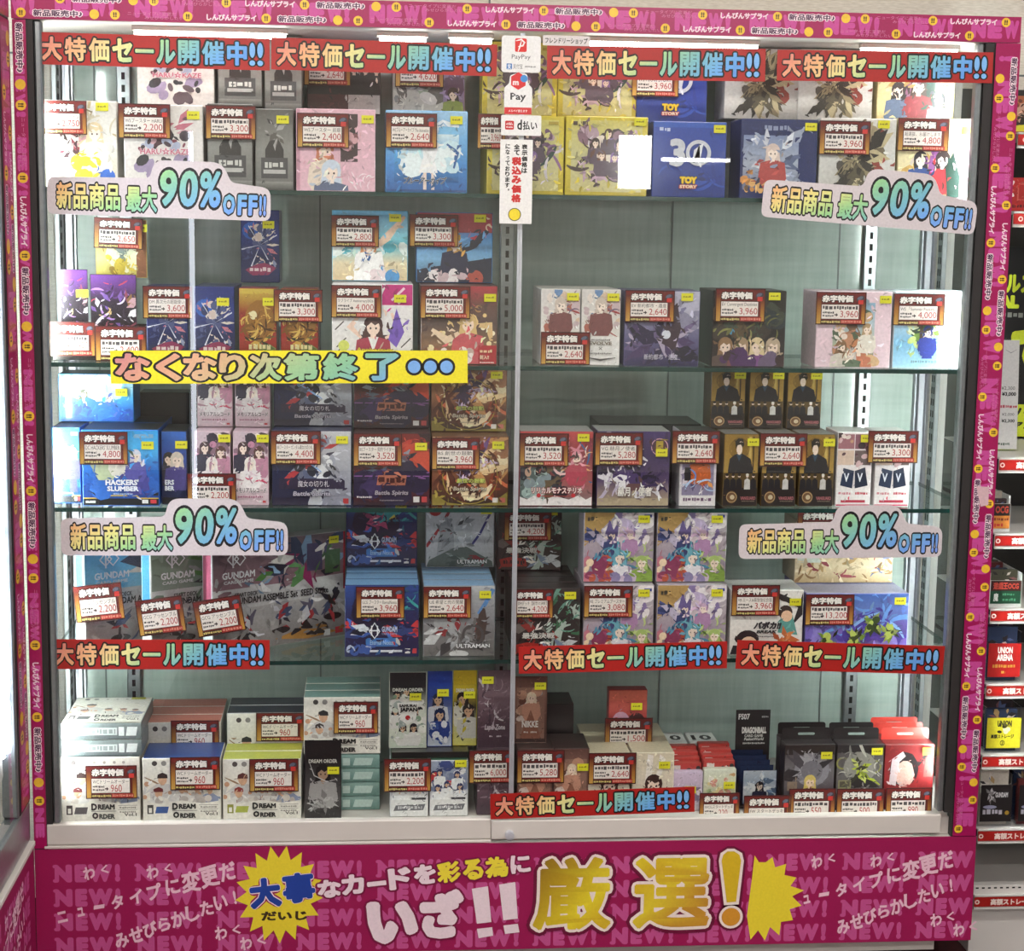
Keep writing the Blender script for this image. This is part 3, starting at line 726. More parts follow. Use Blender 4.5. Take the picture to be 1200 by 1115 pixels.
# ================================================================== signs stuck on the glass
YR, YLD = -.0016, .0104
def quad_place(tl, tr, br, bl, y):
    q = [Vector(P(a, b, y)) for a, b in (tl, tr, br, bl)]
    c = sum(q, Vector((0, 0)))/4; d = ((q[1]-q[0])+(q[2]-q[3]))/2; e = ((q[0]-q[3])+(q[1]-q[2]))/2
    return c, d.length, e.length, math.atan2(d.y, d.x)
def place(o, c, y, h, ang):
    o.rotation_euler = (0, -ang, 0); k = Vector((math.sin(ang)*h/2, -math.cos(ang)*h/2))
    o.location = (c.x+k.x, y, c.y+k.y); return o
def sale_banner(tl, tr, br, bl, y, lab):
    c, w, h, ang = quad_place(tl, tr, br, bl, y)
    m_ = MB(); m_.box(-w/2, 0, 0, w/2, .0007, h, hexc('#ab1d17'))
    o = m_.build('sale_banner', M_LAM); place(o, c, y, h, ang)
    m_ = MB(); A = Art(m_, w, h, clip=False); A.n = 2
    gr = (RISE, lambda u, d: u*1.02+(d-.5)*-.12)
    x = .022; cells = [('大', .098), ('特', .102), ('価', .100), ('セ', .098), ('ー', .092), ('ル', .092), ('開', .102), ('催', .108), ('中', .098)]
    for pas in (0, 1):
        x = .018
        for ch, cw in cells:
            v0, v1 = (.13, .87) if ch != 'ー' else (.44, .56)
            bb = .018 if ch in '価開催特' else .045
            if pas == 0: A.t(ch, x+.006, v0, x+cw-.006, v1, '#0d0b0b', bb, '#0d0b0b', .115); A.n -= 1
            else: A.t(ch, x+.006, v0, x+cw-.006, v1, '#fff', bb, grad=gr)
            A.n -= 1
            x += cw
        for k in (0, 1):
            cx = x+.017+k*.034
            for rr, c in (((.020, '#0d0b0b') if pas == 0 else (.0125, '#7fb9f2')),):
                A.e(cx, .62, rr, .29 if pas == 0 else .235, c, 0, 18); A.e(cx, .22, rr, .125 if pas == 0 else .085, c, 0, 14); A.n -= 2
        A.n += 3
    m_.build('lettering', M_LAM, o)
    return tagp(o, lab, 'sale banner', 'red sale banners on the glass')
sale_banner((41.7, 36.5), (316, 46), (316, 82), (42.5, 76), YLD, 'red sale banner at the top of the glass beside the inner corner post')
sale_banner((317.8, 44), (582.6, 52), (582, 90), (318, 81), YLD, 'red sale banner at the top of the glass ending at the payment stickers')
sale_banner((641, 53.5), (897, 57), (897, 96), (641, 92), YR, 'red sale banner at the top of the glass just past the payment stickers')
sale_banner((911, 57.6), (1164, 62), (1163, 97), (910.5, 95), YR, 'red sale banner at the top of the glass beside the magenta-taped post')
sale_banner((58, 750), (316.5, 750), (315.5, 785.5), (58, 784), YLD, 'red sale banner crossing the tilted model kit sets')
sale_banner((608, 758.5), (852, 751.5), (852, 784), (608, 789.5), YR, 'red sale banner under the lilac fantasy card boxes')
sale_banner((864, 750), (1108, 758), (1104, 790.5), (862, 784.5), YR, 'red sale banner under the wide violet box')
sale_banner((574.6, 930.7), (814, 922.6), (814, 951.5), (575, 961), YR-.004, 'red sale banner lowest on the glass, just above the lock')
def round_poly(pts, r, n=5):
    out = []; N = len(pts)
    for i in range(N):
        p, a, b = Vector(pts[i][:2]), Vector(pts[i-1][:2]), Vector(pts[(i+1) % N][:2]); rr = pts[i][2] if len(pts[i]) > 2 else r
        d0, d1 = (a-p), (b-p); q0 = p+d0.normalized()*min(rr, d0.length*.48); q1 = p+d1.normalized()*min(rr, d1.length*.48)
        for k in range(n+1):
            t = k/n; z = q0*(1-t)**2+p*2*t*(1-t)+q1*t*t; out.append((z.x, z.y))
    return out
def off_sign(cx, cy, wpx, ang, y, lab):
    """Placed by its centre; drawn in sign units (268 wide, 72 high)."""
    c = Vector(P(cx, cy, y)); w = Vector(P(cx+wpx/2, cy, y))-Vector(P(cx-wpx/2, cy, y)); s = w.length/268
    X = lambda x, z: ((x-184)*s, (222-z)*s)
    o = empty('off_tmp'); bpy.data.objects.remove(o)
    m_ = MB(); pts = [X(*q) for q in round_poly([(50, 256, 9), (318, 256, 10), (318, 216, 12), (270, 211, 6), (259, 187, 14), (178, 187, 12), (172, 209, 6), (50, 211, 9)], 8)]
    m_.prism(pts, 0, .0012, hexc('#d6cdd1')); o = m_.build('discount_sign', M_LAM); o.location = (c.x, y, c.y); o.rotation_euler = (0, -ang, 0)
    m_ = MB(); A = Art(m_, 1, 1, clip=False); A.n = 2
    gr = (['#efb27c', '#ece48e', '#9ed494', '#7fc3c9', '#74aaf0', '#86a6f4'], lambda u, d: (u/s/268+.5)*.86+(1-d)*.22-.06)
    def bt2(t, x0, y0, x1, y1, b, ob, **k):
        a, d = X(x0, y1), X(x1, y0); A.t(t, a[0]+.5, a[1], d[0]+.5, d[1], '#fff', b, '#0f0d12', ob, grad=(gr[0], lambda u, q: gr[1](u-.5, q)), **k); A.n -= 2
    A.n += 0
    for pas in (0,):
        bt2('新品商品', 61, 217, 137, 249, .03, .10); bt2('最大', 144, 219, 181, 250, .03, .10)
        for ch, x0, x1 in (('9', 184, 205), ('0', 208, 230), ('%', 232, 258)): bt2(ch, x0, 198, x1, 242, .035, .10, slant=.10, res=4)
        for ch, x0, x1 in (('O', 260, 275), ('F', 278, 289), ('F', 291, 302), ('!', 304, 307.5), ('!', 309, 312.5)): bt2(ch, x0, 225, x1, 250, .05, .12, slant=.06)
    m_.build('lettering', M_LAM, o)
    return tagp(o, lab, 'discount sign', 'white ninety percent off signs')
off_sign(187, 222, 262, -.018, YLD-.0006, 'white discount sign over the pale card boxes by the inner corner')
off_sign(1021, 232, 252, -.068, YR-.0006, 'white tilted discount sign over the boxes beside the magenta-taped post')
off_sign(205, 618.5, 266, .0, YLD-.0006, 'white discount sign above the tilted model kit sets')
off_sign(986, 624, 238, .008, YR-.0006, 'white discount sign above the wide violet box')
c, w, h, ang = quad_place((129, 411), (549, 411), (547, 449), (130, 450), YLD)
m_ = MB(); m_.box(-w/2, 0, 0, w/2, .0007, h, hexc('#f1e42c')); yb = m_.build('closing_banner', M_LAM); place(yb, c, YLD, h, ang)
m_ = MB(); A = Art(m_, w, h, clip=False); A.n = 2
gr = (['#d08a86', '#e0a684', '#d6b68a', '#a8cc96', '#8cc6a0', '#7fb6dc', '#6aa0ec'], lambda u, d: u+(1-d)*.12-.05)
cells = [('な', .012, .110), ('く', .125, .195), ('な', .200, .295), ('り', .300, .375), ('次', .385, .475), ('第', .480, .580), ('終', .590, .690), ('了', .710, .805)]
for ch, a, b in cells: A.t(ch, a, .08, b, .92, '#fff', .045, '#141010', .115, grad=gr, res=3); A.n -= 2
for k in range(3):
    A.e(.848+k*.046, .5, .025, None, '#141010', 0, 18); A.n -= 1
A.n += 2
for k in range(3): A.e(.848+k*.046, .5, .018, None, '#7fb2ee', 0, 18); A.n -= 1
m_.build('lettering', M_LAM, yb); tagp(yb, 'long yellow banner across the glass with fading rainbow letters', 'banner')
# payment stickers
def sticker(name, x0, y0, x1, y1, c, rad, lab, cat='payment sticker', pts=None):
    a, b = P(x0, y1, YR-.001), P(x1, y0, YR-.001); w, h = b[0]-a[0], b[1]-a[1]
    m_ = MB(); pp = round_poly([(-w/2, 0), (w/2, 0), (w/2, h), (-w/2, h)], rad) if pts is None else [((u-.5)*w, v*h) for u, v in pts]
    m_.prism(pp, 0, .0006, hexc(c)); A = Art(m_, w, h, clip=False); A.n = 2
    return m_, A, ((a[0]+b[0])/2, YR-.0012, a[1]), lab, cat, name
def done(k): 
    m_, A, loc, lab, cat, name = k; return tagp(m_.build(name, M_LAM, loc=loc), lab, cat, 'payment stickers' if 'pay' in cat else None)
k = sticker('payment_sticker', 587.5, 42.5, 634, 84.5, '#efefee', .006, 'white payment card with a red square emblem, topmost of the sticker column'); A = k[1]
A.p([(u, v) for u, v in round_poly([(.34, .56), (.64, .56), (.64, .93), (.34, .93)], .05)], '#d8231f')
A.st([(.36, .86), (.50, .90), (.58, .82), (.54, .73), (.42, .70)], .05, '#f6efee'); A.st([(.50, .86), (.47, .72), (.42, .57)], .045, '#f6efee')
A.t('PayPay', .26, .335, .74, .49, '#4a4a4c', .012); A.p(round_poly([(.13, .08), (.27, .08), (.27, .24), (.13, .24)], .02), '#2470b8'); A.t('支', .15, .09, .25, .23, '#e8f0f8', .02)
A.t('支付宝', .30, .10, .54, .235, '#6a6a6c', .0); A.m(.60, .13, .88, .19, '#9a9a9a', 3); done(k)
hexp = [(.5+.30*math.cos(math.radians(a)), .80+.21*math.sin(math.radians(a))) for a in (-90, -30, 30, 90, 150, 210)]
k = sticker('payment_sticker', 590.5, 85.5, 624, 134, '#efefee', .006, 'white payment sticker with a red hexagon emblem over a red foot',
            pts=round_poly([(.02, .0), (.98, .0), (1, .22), (1, .64, .06), (.85, .74, .05), (.82, .97, .08), (.5, 1.0, .08), (.2, .93, .06), (.17, .74, .05), (.0, .64, .06), (0, .22)], .02)); A = k[1]
A.p(hexp, '#d92a2c'); A.e(.70, .86, .13, None, '#3c8ad0', 0, 16); A.t('m', .30, .70, .52, .80, '#f4e6e6', .05)
A.t('Pay', .22, .30, .78, .52, '#3a3a3c', .02); A.r(.015, .005, .985, .17, '#d32c2e'); A.t('メルペイ使えます', .16, .055, .84, .12, '#f2dede', .03); done(k)
k = sticker('payment_sticker', 587, 135.5, 634.5, 158.5, '#efefee', .003, 'small white payment sticker with a red square and a letter d'); A = k[1]
A.p(round_poly([(.10, .28), (.32, .28), (.32, .72), (.10, .72)], .05), '#c4262a'); A.t('d払', .12, .50, .30, .64, '#f2dede', .03); A.m(.13, .36, .29, .44, '#f2dede', 2)
A.t('d', .40, .28, .52, .78, '#262628', .03); A.t('払い', .54, .28, .90, .72, '#262628', .02); done(k)
k = sticker('notice_card', 585, 164, 624.5, 262, '#f1f0ee', .001, 'tall white notice with red and black upright writing under the payment stickers', 'notice'); A = k[1]
A.vt('表示価格は', .66, .60, .84, .95, '#1c1a1a', .05); A.vt('全て', .42, .81, .60, .95, '#1c1a1a', .05); A.vt('税込み価格', .36, .25, .66, .80, '#c81e1c', .07); A.vt('になっております。', .16, .36, .30, .95, '#1c1a1a', .04)
A.e(.47, .11, .20, None, '#3a3410', 0, 20); A.e(.47, .11, .175, None, '#f0d829', 0, 20); done(k)
k = sticker('shop_sticker', 636, 42.5, 691.5, 53.0, '#ddd6d6', .002, 'small pale sticker with a line of kana above a red banner', 'sticker'); A = k[1]
A.t('フレンドリーショップ', .05, .2, .95, .8, '#3a3634', .03); done(k)
# ================================================================== goods
YF = .056
ORD = ['', ', second in row', ', third in row', ', fourth in row']
def sticker_on(o, w, h, y=0.):
    """Small yellow price sticker on the upper part of a face."""
    def f(u, v, sw=.0225, sh=.0145, rot=0):
        m_ = MB(); m_.box(-sw/2, 0, 0, sw/2, .0003, sh, hexc('#ddd826')); A = Art(m_, sw, sh); A.m(.16, .38, .84, .68, '#8a7f18', 5)
        s = m_.build('price_sticker', M_CARD, o, loc=((u-.5)*w, y-.0045, v*h-sh/2), rot=(0, rot, 0)); s['label'] = 'small yellow price sticker'
    return f
_boxes = []; PLAIN = {}
def kd_ok(name): return name != 'model_kit_box'
def goods(name, cat, lab, grp, x0, x1, z0, h, y, d, art, body, mat, st=None, rz=0, title=None, top=None, shape=None):
    w = x1-x0; m_ = MB()
    if x1 < XI and rz == 0 and kd_ok(name): h = min(h, min([q for q in [*ZS, 1.835] if q > z0+.03])-.0105-z0)
    c = {'*': hexc(body)}
    if top: c['t'] = hexc(top)
    if shape: shape(m_, w, h, d, c)
    else: m_.box(-w/2, 0, 0, w/2, d, h, c, bev=.0012)
    if art:
        A = Art(m_, w-.0024, h-.0024, Matrix.Translation((0, 0, .0012))); A.bg(body); art(A)
        nb = getattr(art, 'brush', PLAIN.get(art, 150))
        if nb and w > .04: A.brush(len(_boxes)+7, nb)
    o = m_.build(name, mat, loc=((x0+x1)/2, y, z0+.0004), rot=(0, 0, rz) if rz else None)
    o['wh'] = None; del o['wh']
    tagp(o, lab, cat, grp)
    if title:
        m_ = MB(); A = Art(m_, w-.0024, h-.0024, Matrix.Translation((0, -.0042, .0012)), clip=False); title(A); m_.build('title_lettering', mat, o)
    if st: sticker_on(o, w, h)(*st)
    o_ = dict(o=o, x0=x0, x1=x1, w=w, h=h, d=d, y=y, z=z0, lab=lab, grp=grp); _boxes.append(o_); return o_
def box(z, x0, x1, yt, art, body, lab, y=YF, d=.10, st=None, mat=None, name='card_box', cat='card box', grp=None, title=None, top=None, yb=None, rz=0, shape=None):
    """x0, x1, yt (and yb) are read off the photograph at the depth of the front face."""
    mid = 600; pm = yt+30
    a, _ = P(x0, pm, y); b, _ = P(x1, pm, y); zt = P((x0+x1)/2, yt, y)[1]
    if yb is not None: z = P((x0+x1)/2, yb, y)[1]
    return goods(name, cat, lab, grp, a, b, z, zt-z, y, d, art, body, mat or M_WRAP, st, rz, title, top, shape)
def row(b, n, grp=None, gap=.0015, lift=0.):
    out = [b]
    for i in range(1, n):
        o = dup(b['o'], (b['o'].location.x, b['y']+i*(b['d']+gap), b['z']+.0004), b['lab']+ORD[i], grp or b['grp'], skip=('price_sticker',)); e = dict(b); e.update(o=o, y=b['y']+i*(b['d']+gap)); out.append(e)
    if n > 1 and grp: b['o']['group'] = grp
    return out
def up(b, base, lab, skip=(), dx=0., dy=0.):
    """A second copy of b standing on top of base."""
    z = base['z']+base['h']+.0012; lim = min([q for q in [*ZS, 1.826+.009] if q > z+.05])-.0105; o = dup(b['o'], (b['o'].location.x+dx, base['y']+dy, z+.0004), lab, None, skip=skip); 
    if z+b['h'] > lim: o.scale = (1, 1, (lim-z)/b['h'])
    e = dict(b); e.update(o=o, y=base['y']+dy, z=z, lab=lab); return e
# ---- price tags
_tags = {}
def tag(px0, py0, px1, py1, price, lab, y=YF, line=None, rot=0., seed=1, dy=.0075):
    """Red sale tag standing against the front of the goods."""
    yy = y-dy; a, z1 = P(px0, py0, yy); b, z0 = P(px1, py1, yy); w, h = b-a, z1-z0
    m_ = MB(); m_.box(-w/2, 0, 0, w/2, .0009, h, hexc('#5e120e')); A = Art(m_, w, h)
    A.g(['#6c140f', '#5c100c', '#761b11']); A.g(['#5a0f0c', '#a8702a', '#cda04a'], 0, 0, .10, .85); A.g(['#5a0f0c', '#a06826', '#c4963e'], .91, .0, 1, .72)
    A.p([(0, 0), (1, 0), (1, .03), (0, .03)], '#3a0a08'); A.p([(0, .97), (1, .97), (1, 1), (0, 1)], '#3a0a08'); A.r(0, 0, .018, 1, '#3a0a08'); A.r(.982, 0, 1, 1, '#3a0a08'); A.n += 1
    A.t('赤字特価', .115, .685, .735, .905, '#f1ece6', .05, '#1b0c0a', .15)
    A.e(.885, .80, .085, .085, '#33343e', .35, 12); A.e(.875, .82, .06, .05, '#5d6478', .35, 10); A.r(.84, .63, .94, .76, '#c8302a'); A.st([(.77, .95), (.80, .985), (.83, .95)], .02, '#2a2226')
    A.r(.10, .035, .50, .135, '#1c1008'); A.m(.115, .05, .49, .12, '#d9c478', seed); A.r(.50, .035, .93, .155, '#a3231c'); A.m(.52, .055, .915, .135, '#d98a78', seed+3)
    o = m_.build('price_tag', M_CARD, loc=((a+b)/2, yy, z0), rot=(0, rot, 0) if rot else None)
    m_ = MB(); A = Art(m_, w, h); A.n = 14
    A.r(.105, .165, .865, .625, '#2a1610'); A.r(.115, .18, .855, .61, '#ece3dd')
    if line: A.t(line, .135, .455, .835, .585, '#2e2a30', .004)
    else: A.m(.135, .46, .835, .58, '#4a4448', seed+7)
    A.m(.135, .335, .36, .40, '#3a3438', seed); A.m(.135, .235, .36, .30, '#5a5458', seed+1)
    q = -.0 if len(price) < 6 else -.055; A.p([(.37+q, .285), (.37+q, .32), (.405+q, .32), (.405+q, .36), (.445+q, .30), (.405+q, .24), (.405+q, .285)], '#3a2a2c')
    n = len(price); p0 = .485 if n < 6 else .43; A.t(price, p0, .205, p0+.072*n, .425, '#b02a30', .006, res=3)
    m_.build('price_panel', M_CARD, o)
    return tagp(o, lab, 'price tag', 'red sale price tags')
def fade(c, k): return tuple(x*k for x in hexc(c))
# ---- cover designs
def splash(bgs, pal, seed, n=34, box_=(.12, .2, .88, .85), size=.3, kinds=('blob', 'sw', 'shard')):
    def f(A):
        A.g(bgs)
        for i, k in enumerate(kinds): A.cl(seed+i, n, box_, pal, size*(1.25 if k == 'sw' else 1), k)
    return f
def a_harukaze(A):
    A.bg('#ded9d5'); A.cl(3, 26, (.25, .52, .8, .92), ['#4a2c34', '#2c2a34', '#b86a7a', '#caa0a8', '#6a4a52'], .2, 'shard'); A.cl(4, 20, (.2, .45, .8, .7), ['#3a2a34', '#7a3a4a', '#a8b0c8', '#c8a0a8'], .12, 'blob')
    A.cl(9, 16, (.15, .12, .85, .36), ['#2c2a30', '#5a4a52', '#d08a9a', '#9a8aa8'], .16, 'blob')
def t_harukaze(A): A.t('HARU☆KAZE', .2, .40, .84, .49, '#c26a80', .02, '#f4e8ea', .06)
a_grey = lambda A: (A.g(['#55534f', '#8a8a86', '#6a6a68']), A.p([(.25, .5), (.38, .62), (.62, .62), (.75, .5), (.75, .4), (.25, .4)], '#2c2a2a'), A.r(.14, .14, .86, .4, '#48484a'), A.cl(11, 16, (.25, .55, .75, .85), ['#2e2c2c', '#a4a2a0', '#57524e'], .25, 'shard'), A.r(.2, .2, .8, .25, '#b7b6b4'), A.m(.24, .27, .76, .35, '#c9c9c4', 4), A.g(['#8e8e8a', '#3a3a3a'], 0, 0, 1, .1))
def a_pinkbook(A):
    A.bg('#e2b7c6'); A.r(.56, .36, .78, .95, '#3c2a2e'); A.cl(21, 14, (.58, .5, .76, .85), ['#241a1e', '#7a4a52', '#d0a0a8'], .12, 'blob')
    A.f(.36, .40, .20, '#c97a5c', '#f3dccb', '#e8d8c8', 1); A.f(.44, .13, .22, '#c9d4e4', '#f5e2d6', '#5a6684', 2); A.cl(22, 16, (.62, .05, .95, .22), ['#f2dfe6', '#d89cae', '#ffffff'], .12, 'sw'); A.r(0, 0, .04, 1, '#c893a6')
def a_bluesky(A):
    A.g(['#9fc8ea', '#6fb0e4', '#3f86cc', '#2a5fa4']); A.r(.10, .12, .90, .84, '#7fc0ea'); A.g(['#d8ecf4', '#58aee0', '#3a86c8', '#1f5a98'], .10, .12, .90, .72); A.cl(31, 18, (.2, .3, .8, .5), ['#eaf6fa', '#c8e4f0'], .25, 'blob')
    A.p([(.42, .75), (.55, .80), (.66, .62), (.60, .40), (.64, .24), (.40, .24), (.46, .44)], '#f2f4f8'); A.e(.55, .78, .10, None, '#cfe0f4'); A.st([(.52, .78), (.7, .86), (.9, .82)], .08, '#e6eef8'); A.r(.46, .02, .50, .24, '#e9d6cc'); A.r(.56, .02, .60, .24, '#e9d6cc'); A.st([(.75, .6), (.88, .5), (.84, .3)], .06, '#2a5e9e')
    A.r(0, 0, 1, .03, '#1f4c84')
def t_bluesky(A): A.t('ブルーアーカイブ', .22, .10, .74, .19, '#181c28', .03, '#e8f0f6', .06, slant=.05)
def a_gold(A):
    A.g(['#cdbb34', '#d8c84a', '#b9a52a']); A.r(.06, .04, .94, .96, '#c6bd74'); A.g(['#cfc66a', '#c3bf8e', '#cdc48a'], .06, .04, .94, .96)
    A.cl(41, 26, (.25, .2, .82, .8), ['#3a2c2a', '#6a4a6a', '#27443c', '#b49aa8', '#e8dcd0', '#8a6a7a'], .2, 'blob'); A.cl(42, 24, (.2, .12, .85, .6), ['#c9a9c0', '#8f6a94', '#2c4a44', '#d6cfd8', '#463634'], .22, 'sw')
    for u, v, c in ((.36, .62, '#3a2a28'), (.52, .74, '#4a3430'), (.66, .62, '#332c3c'), (.44, .46, '#6a4438'), (.6, .44, '#8a6aa4')): A.f(u, v, .10, c, '#f0d8c8', '#5a4a5a', 3)
    A.m(.08, .88, .26, .95, '#4a3c30', 6); A.r(.80, .90, .93, .94, '#a89434')
def a_thirty(A): A.g(['#2a49a4', '#1d3c98', '#16307c']); A.r(0, .93, 1, 1, '#2b56b4'); A.m(.08, .87, .24, .93, '#b9c4e4', 2); A.cl(51, 10, (.05, .03, .95, .3), ['#2c50b0', '#1a3488'], .3, 'sw')
def t_thirty(A):
    A.t('3', .22, .40, .44, .78, '#c9cdd8', .05, res=5); A.ring(.62, .59, .175, .05, '#c9cdd8', 36); A.st([(.55, .44), (.58, .62), (.66, .72), (.62, .5), (.66, .40)], .06, '#dfe2ea')
    A.t('TOY', .37, .17, .61, .27, '#e9c42c', .09, '#2a2410', .14); A.t('STORY', .37, .11, .61, .155, '#e8d8c0', .06, '#b3201f', .2)
def a_navy(A):
    A.bg('#1f2c5e'); A.r(.03, .14, .76, .80, '#6f7c9c'); A.g(['#7b8bb2', '#a9b2c4', '#6a7090'], .03, .10, .76, .80); A.cl(61, 20, (.06, .12, .74, .8), ['#dfe4ee', '#9aa4bc', '#5a6688', '#c8ccd8'], .25, 'shard')
    A.cl(62, 10, (.03, .1, .3, .34), ['#c98c4a', '#e0b070', '#6a5038'], .14, 'blob'); A.p([(.25, .12), (.32, .42), (.52, .46), (.62, .12)], '#2c2f48'); A.f(.42, .50, .17, '#d8c4bc', '#f3e2d6', '#b04a48', 4); A.m(.3, .86, .62, .93, '#8a94b4', 8)
def a_bronze(A): A.g(['#d6d4d0', '#cfcecb', '#bfbdb8']); A.cl(71, 44, (.27, .14, .78, .84), ['#3a342c', '#6f6450', '#a29678', '#4e4a44', '#d0c6a8', '#8a3c34'], .2, 'blob'); A.cl(72, 40, (.22, .1, .82, .9), ['#57503f', '#2f2b26', '#bdb08c', '#8f8366'], .3, 'shard'); A.m(.08, .91, .24, .96, '#4a4844', 3)
def a_party(A): A.g(['#d9c79a', '#e8dcb0', '#dcd0a0']); A.r(.74, .0, 1, 1, '#e9b9cf'); A.cl(81, 14, (.08, .2, .7, .9), ['#efe6b8', '#cfa860'], .18, 'shard'); A.p([(.36, .05), (.42, .5), (.5, .9), (.58, .5), (.6, .05)], '#a062a8'); A.f(.30, .42, .16, '#2b2530', '#f6e6dc', '#36508e', 5); A.f(.60, .42, .17, '#3a2a2c', '#f6e6dc', '#c03038', 6); A.p([(.68, .04), (.64, .4), (.74, .6), (.84, .3), (.84, .04)], '#1e3c34')
def a_party2(A): A.g(['#d3c28c', '#ddcfa0', '#c9b680']); A.cl(82, 16, (.05, .2, .95, .95), ['#e9deb0', '#b99a5a'], .2, 'shard'); A.p([(.35, .3), (.4, .95), (.55, .95), (.55, .3)], '#8a5a7a'); A.p([(.6, .2), (.62, .95), (.78, .95), (.82, .2)], '#1f4438'); A.f(.27, .34, .2, '#2b2326', '#f0dccb', '#5a6a86', 5); A.f(.53, .40, .22, '#42302a', '#f2ddcc', '#8a3038', 7); A.f(.80, .22, .18, '#3a3c44', '#f0dccb', '#b9bcc4', 8)
def a_suits(A): A.g(['#5a1c24', '#3a1418']); A.r(.56, 0, 1, 1, '#b6b2b0'); [A.f(u, .62, .15, '#1c1618', '#e0c8b8', '#141215', 3) for u in (.1, .27, .44, .64, .80, .95)]
def a_pale(A): A.g(['#b9b8b0', '#c9c6bc']); A.cl(91, 26, (.05, .1, .68, .9), ['#8c8e8c', '#d9d6d0', '#6a6660', '#a6b09a'], .25, 'blob'); A.r(.70, 0, 1, 1, '#8f7ba0'); A.f(.85, .62, .15, '#7a5a8c', '#efdccc', '#5c3c5a', 3); A.f(.84, .25, .16, '#3a2a24', '#efdccc', '#8c9c4a', 4)
def a_white(A): A.g(['#e6e4de', '#f0eee6', '#e2dcc8']); A.cl(95, 18, (.45, .3, .95, .9), ['#f4f2ea', '#d8d0b8', '#c8b894'], .3, 'sw'); A.cl(96, 12, (.3, .35, .62, .62), ['#8a3c4a', '#4a3038', '#c89aa0'], .14, 'shard'); A.f(.72, .55, .18, '#e2cfa8', '#f4e6da', '#f0ece4', 4); A.cl(97, 8, (.48, .12, .72, .3), ['#e8d040', '#f0dc6a'], .2, 'blob'); A.e(.88, .12, .10, None, '#3a6ac4')
def a_bluepack(A): A.g(['#1f2f74', '#2a3c84', '#1a2454', '#23305c']); A.e(.25, .72, .22, .12, '#2b62c0'); A.cl(101, 26, (.1, .2, .9, .8), ['#c9cfdc', '#8a94b4', '#c87a8a', '#3a4878', '#e4dccf'], .3, 'shard'); A.cl(102, 18, (.12, .25, .88, .8), ['#4a5684', '#d9c8c0', '#28325e'], .22, 'blob'); [A.p([(.5, .52), (.5+.5*math.cos(t)-.01, .52+.34*math.sin(t)), (.5+.5*math.cos(t+.06), .52+.34*math.sin(t+.06))], '#dfe4f4') for t in (.4, 1.3, 2.2, 3.3, 4.2, 5.3)]; A.p([(.1, .17), (.4, .25), (.62, .27), (.94, .2), (.72, .1), (.3, .09)], '#8c3058'); A.m(.22, .14, .8, .21, '#e4cfd4', 5)
def a_redgold(A): A.g(['#c9b048', '#8a2a24', '#a0342c', '#7a2420']); A.r(0, .93, 1, 1, '#c8b04c'); A.e(.55, .55, .42, .30, '#94672c'); A.cl(111, 26, (.2, .3, .92, .8), ['#b98a3c', '#7a5422', '#d8b45c', '#4a3014'], .32, 'sw'); A.cl(112, 14, (.2, .12, .9, .4), ['#5a6a3c', '#2f2a18', '#cda44a', '#7a8a58'], .3, 'shard'); A.e(.38, .64, .10, .06, '#e8dcae'); A.m(.25, .16, .85, .25, '#e0d6a0', 3)
def a_pouch(A): A.g(['#6a3c8c', '#2c2230', '#1c161c', '#3a2c40']); A.cl(121, 36, (.05, .1, .95, .95), ['#b48ad0', '#e6dff0', '#1a1418', '#8c4a5a', '#d8b87a', '#3a3040', '#c4485a'], .35, 'sw'); A.cl(122, 34, (.03, .05, .97, .8), ['#efeaf2', '#4a3a58', '#7a5ca4', '#c8a0a8', '#201a20', '#8a6a3c'], .25, 'shard')
def a_goldpack(A): A.g(['#8c6a4a', '#b9963c', '#d8cf8a', '#c9b858']); A.e(.5, .4, .32, .25, '#d9dcc0'); A.cl(131, 16, (.15, .1, .85, .7), ['#eae6c8', '#a88a3c', '#7f8f8a', '#d8c048'], .3, 'blob'); A.r(.80, .0, 1, 1, '#8a5a40')
def a_beach(A): A.g(['#5fb0dc', '#8fcfe6', '#6cc3cf', '#e3d6b4', '#d9c49a']); A.cl(141, 14, (.0, .4, 1, .56), ['#bfe6e8', '#58b4c4', '#e8f4f0'], .3, 'blob'); A.st([(.55, .45), (.72, .62), (.96, .93)], .11, '#f0cfb8'); A.p([(.28, .0), (.34, .42), (.66, .42), (.72, 0)], '#f4f4f4'); A.p([(.42, .42), (.5, .18), (.58, .42)], '#2f5a94'); A.p([(.44, .2), (.5, .3), (.56, .2), (.5, .1)], '#c83a4a'); A.f(.48, .44, .2, '#c98a5a', '#f6decc', '#f4f4f4', 3, cloth2='#35609a'); A.cl(142, 14, (.2, .0, .65, .12), ['#ffffff', '#e8d8dc'], .14, 'blob'); A.e(.8, .06, .10, None, '#4a90c8')
def a_train(A): A.g(['#b83a44', '#4a86c4', '#7fb4dc', '#2a3450']); A.r(0, .72, 1, 1, '#a83040'); A.p([(.0, .18), (1, .36), (1, .0), (0, 0)], '#262c40'); A.p([(.3, .05), (.36, .42), (.62, .5), (.76, .05)], '#2a2e4a'); A.st([(.55, .42), (.75, .55), (.97, .78)], .12, '#22263e'); A.e(.96, .80, .05, None, '#f2d4c0'); A.f(.50, .48, .19, '#c99a4a', '#f4dcc8', '#2a2e4a', 4); A.cl(151, 16, (.2, .0, .62, .14), ['#f4eef0', '#d8c0c8'], .14, 'blob'); A.e(.78, .06, .11, None, '#b8564a')
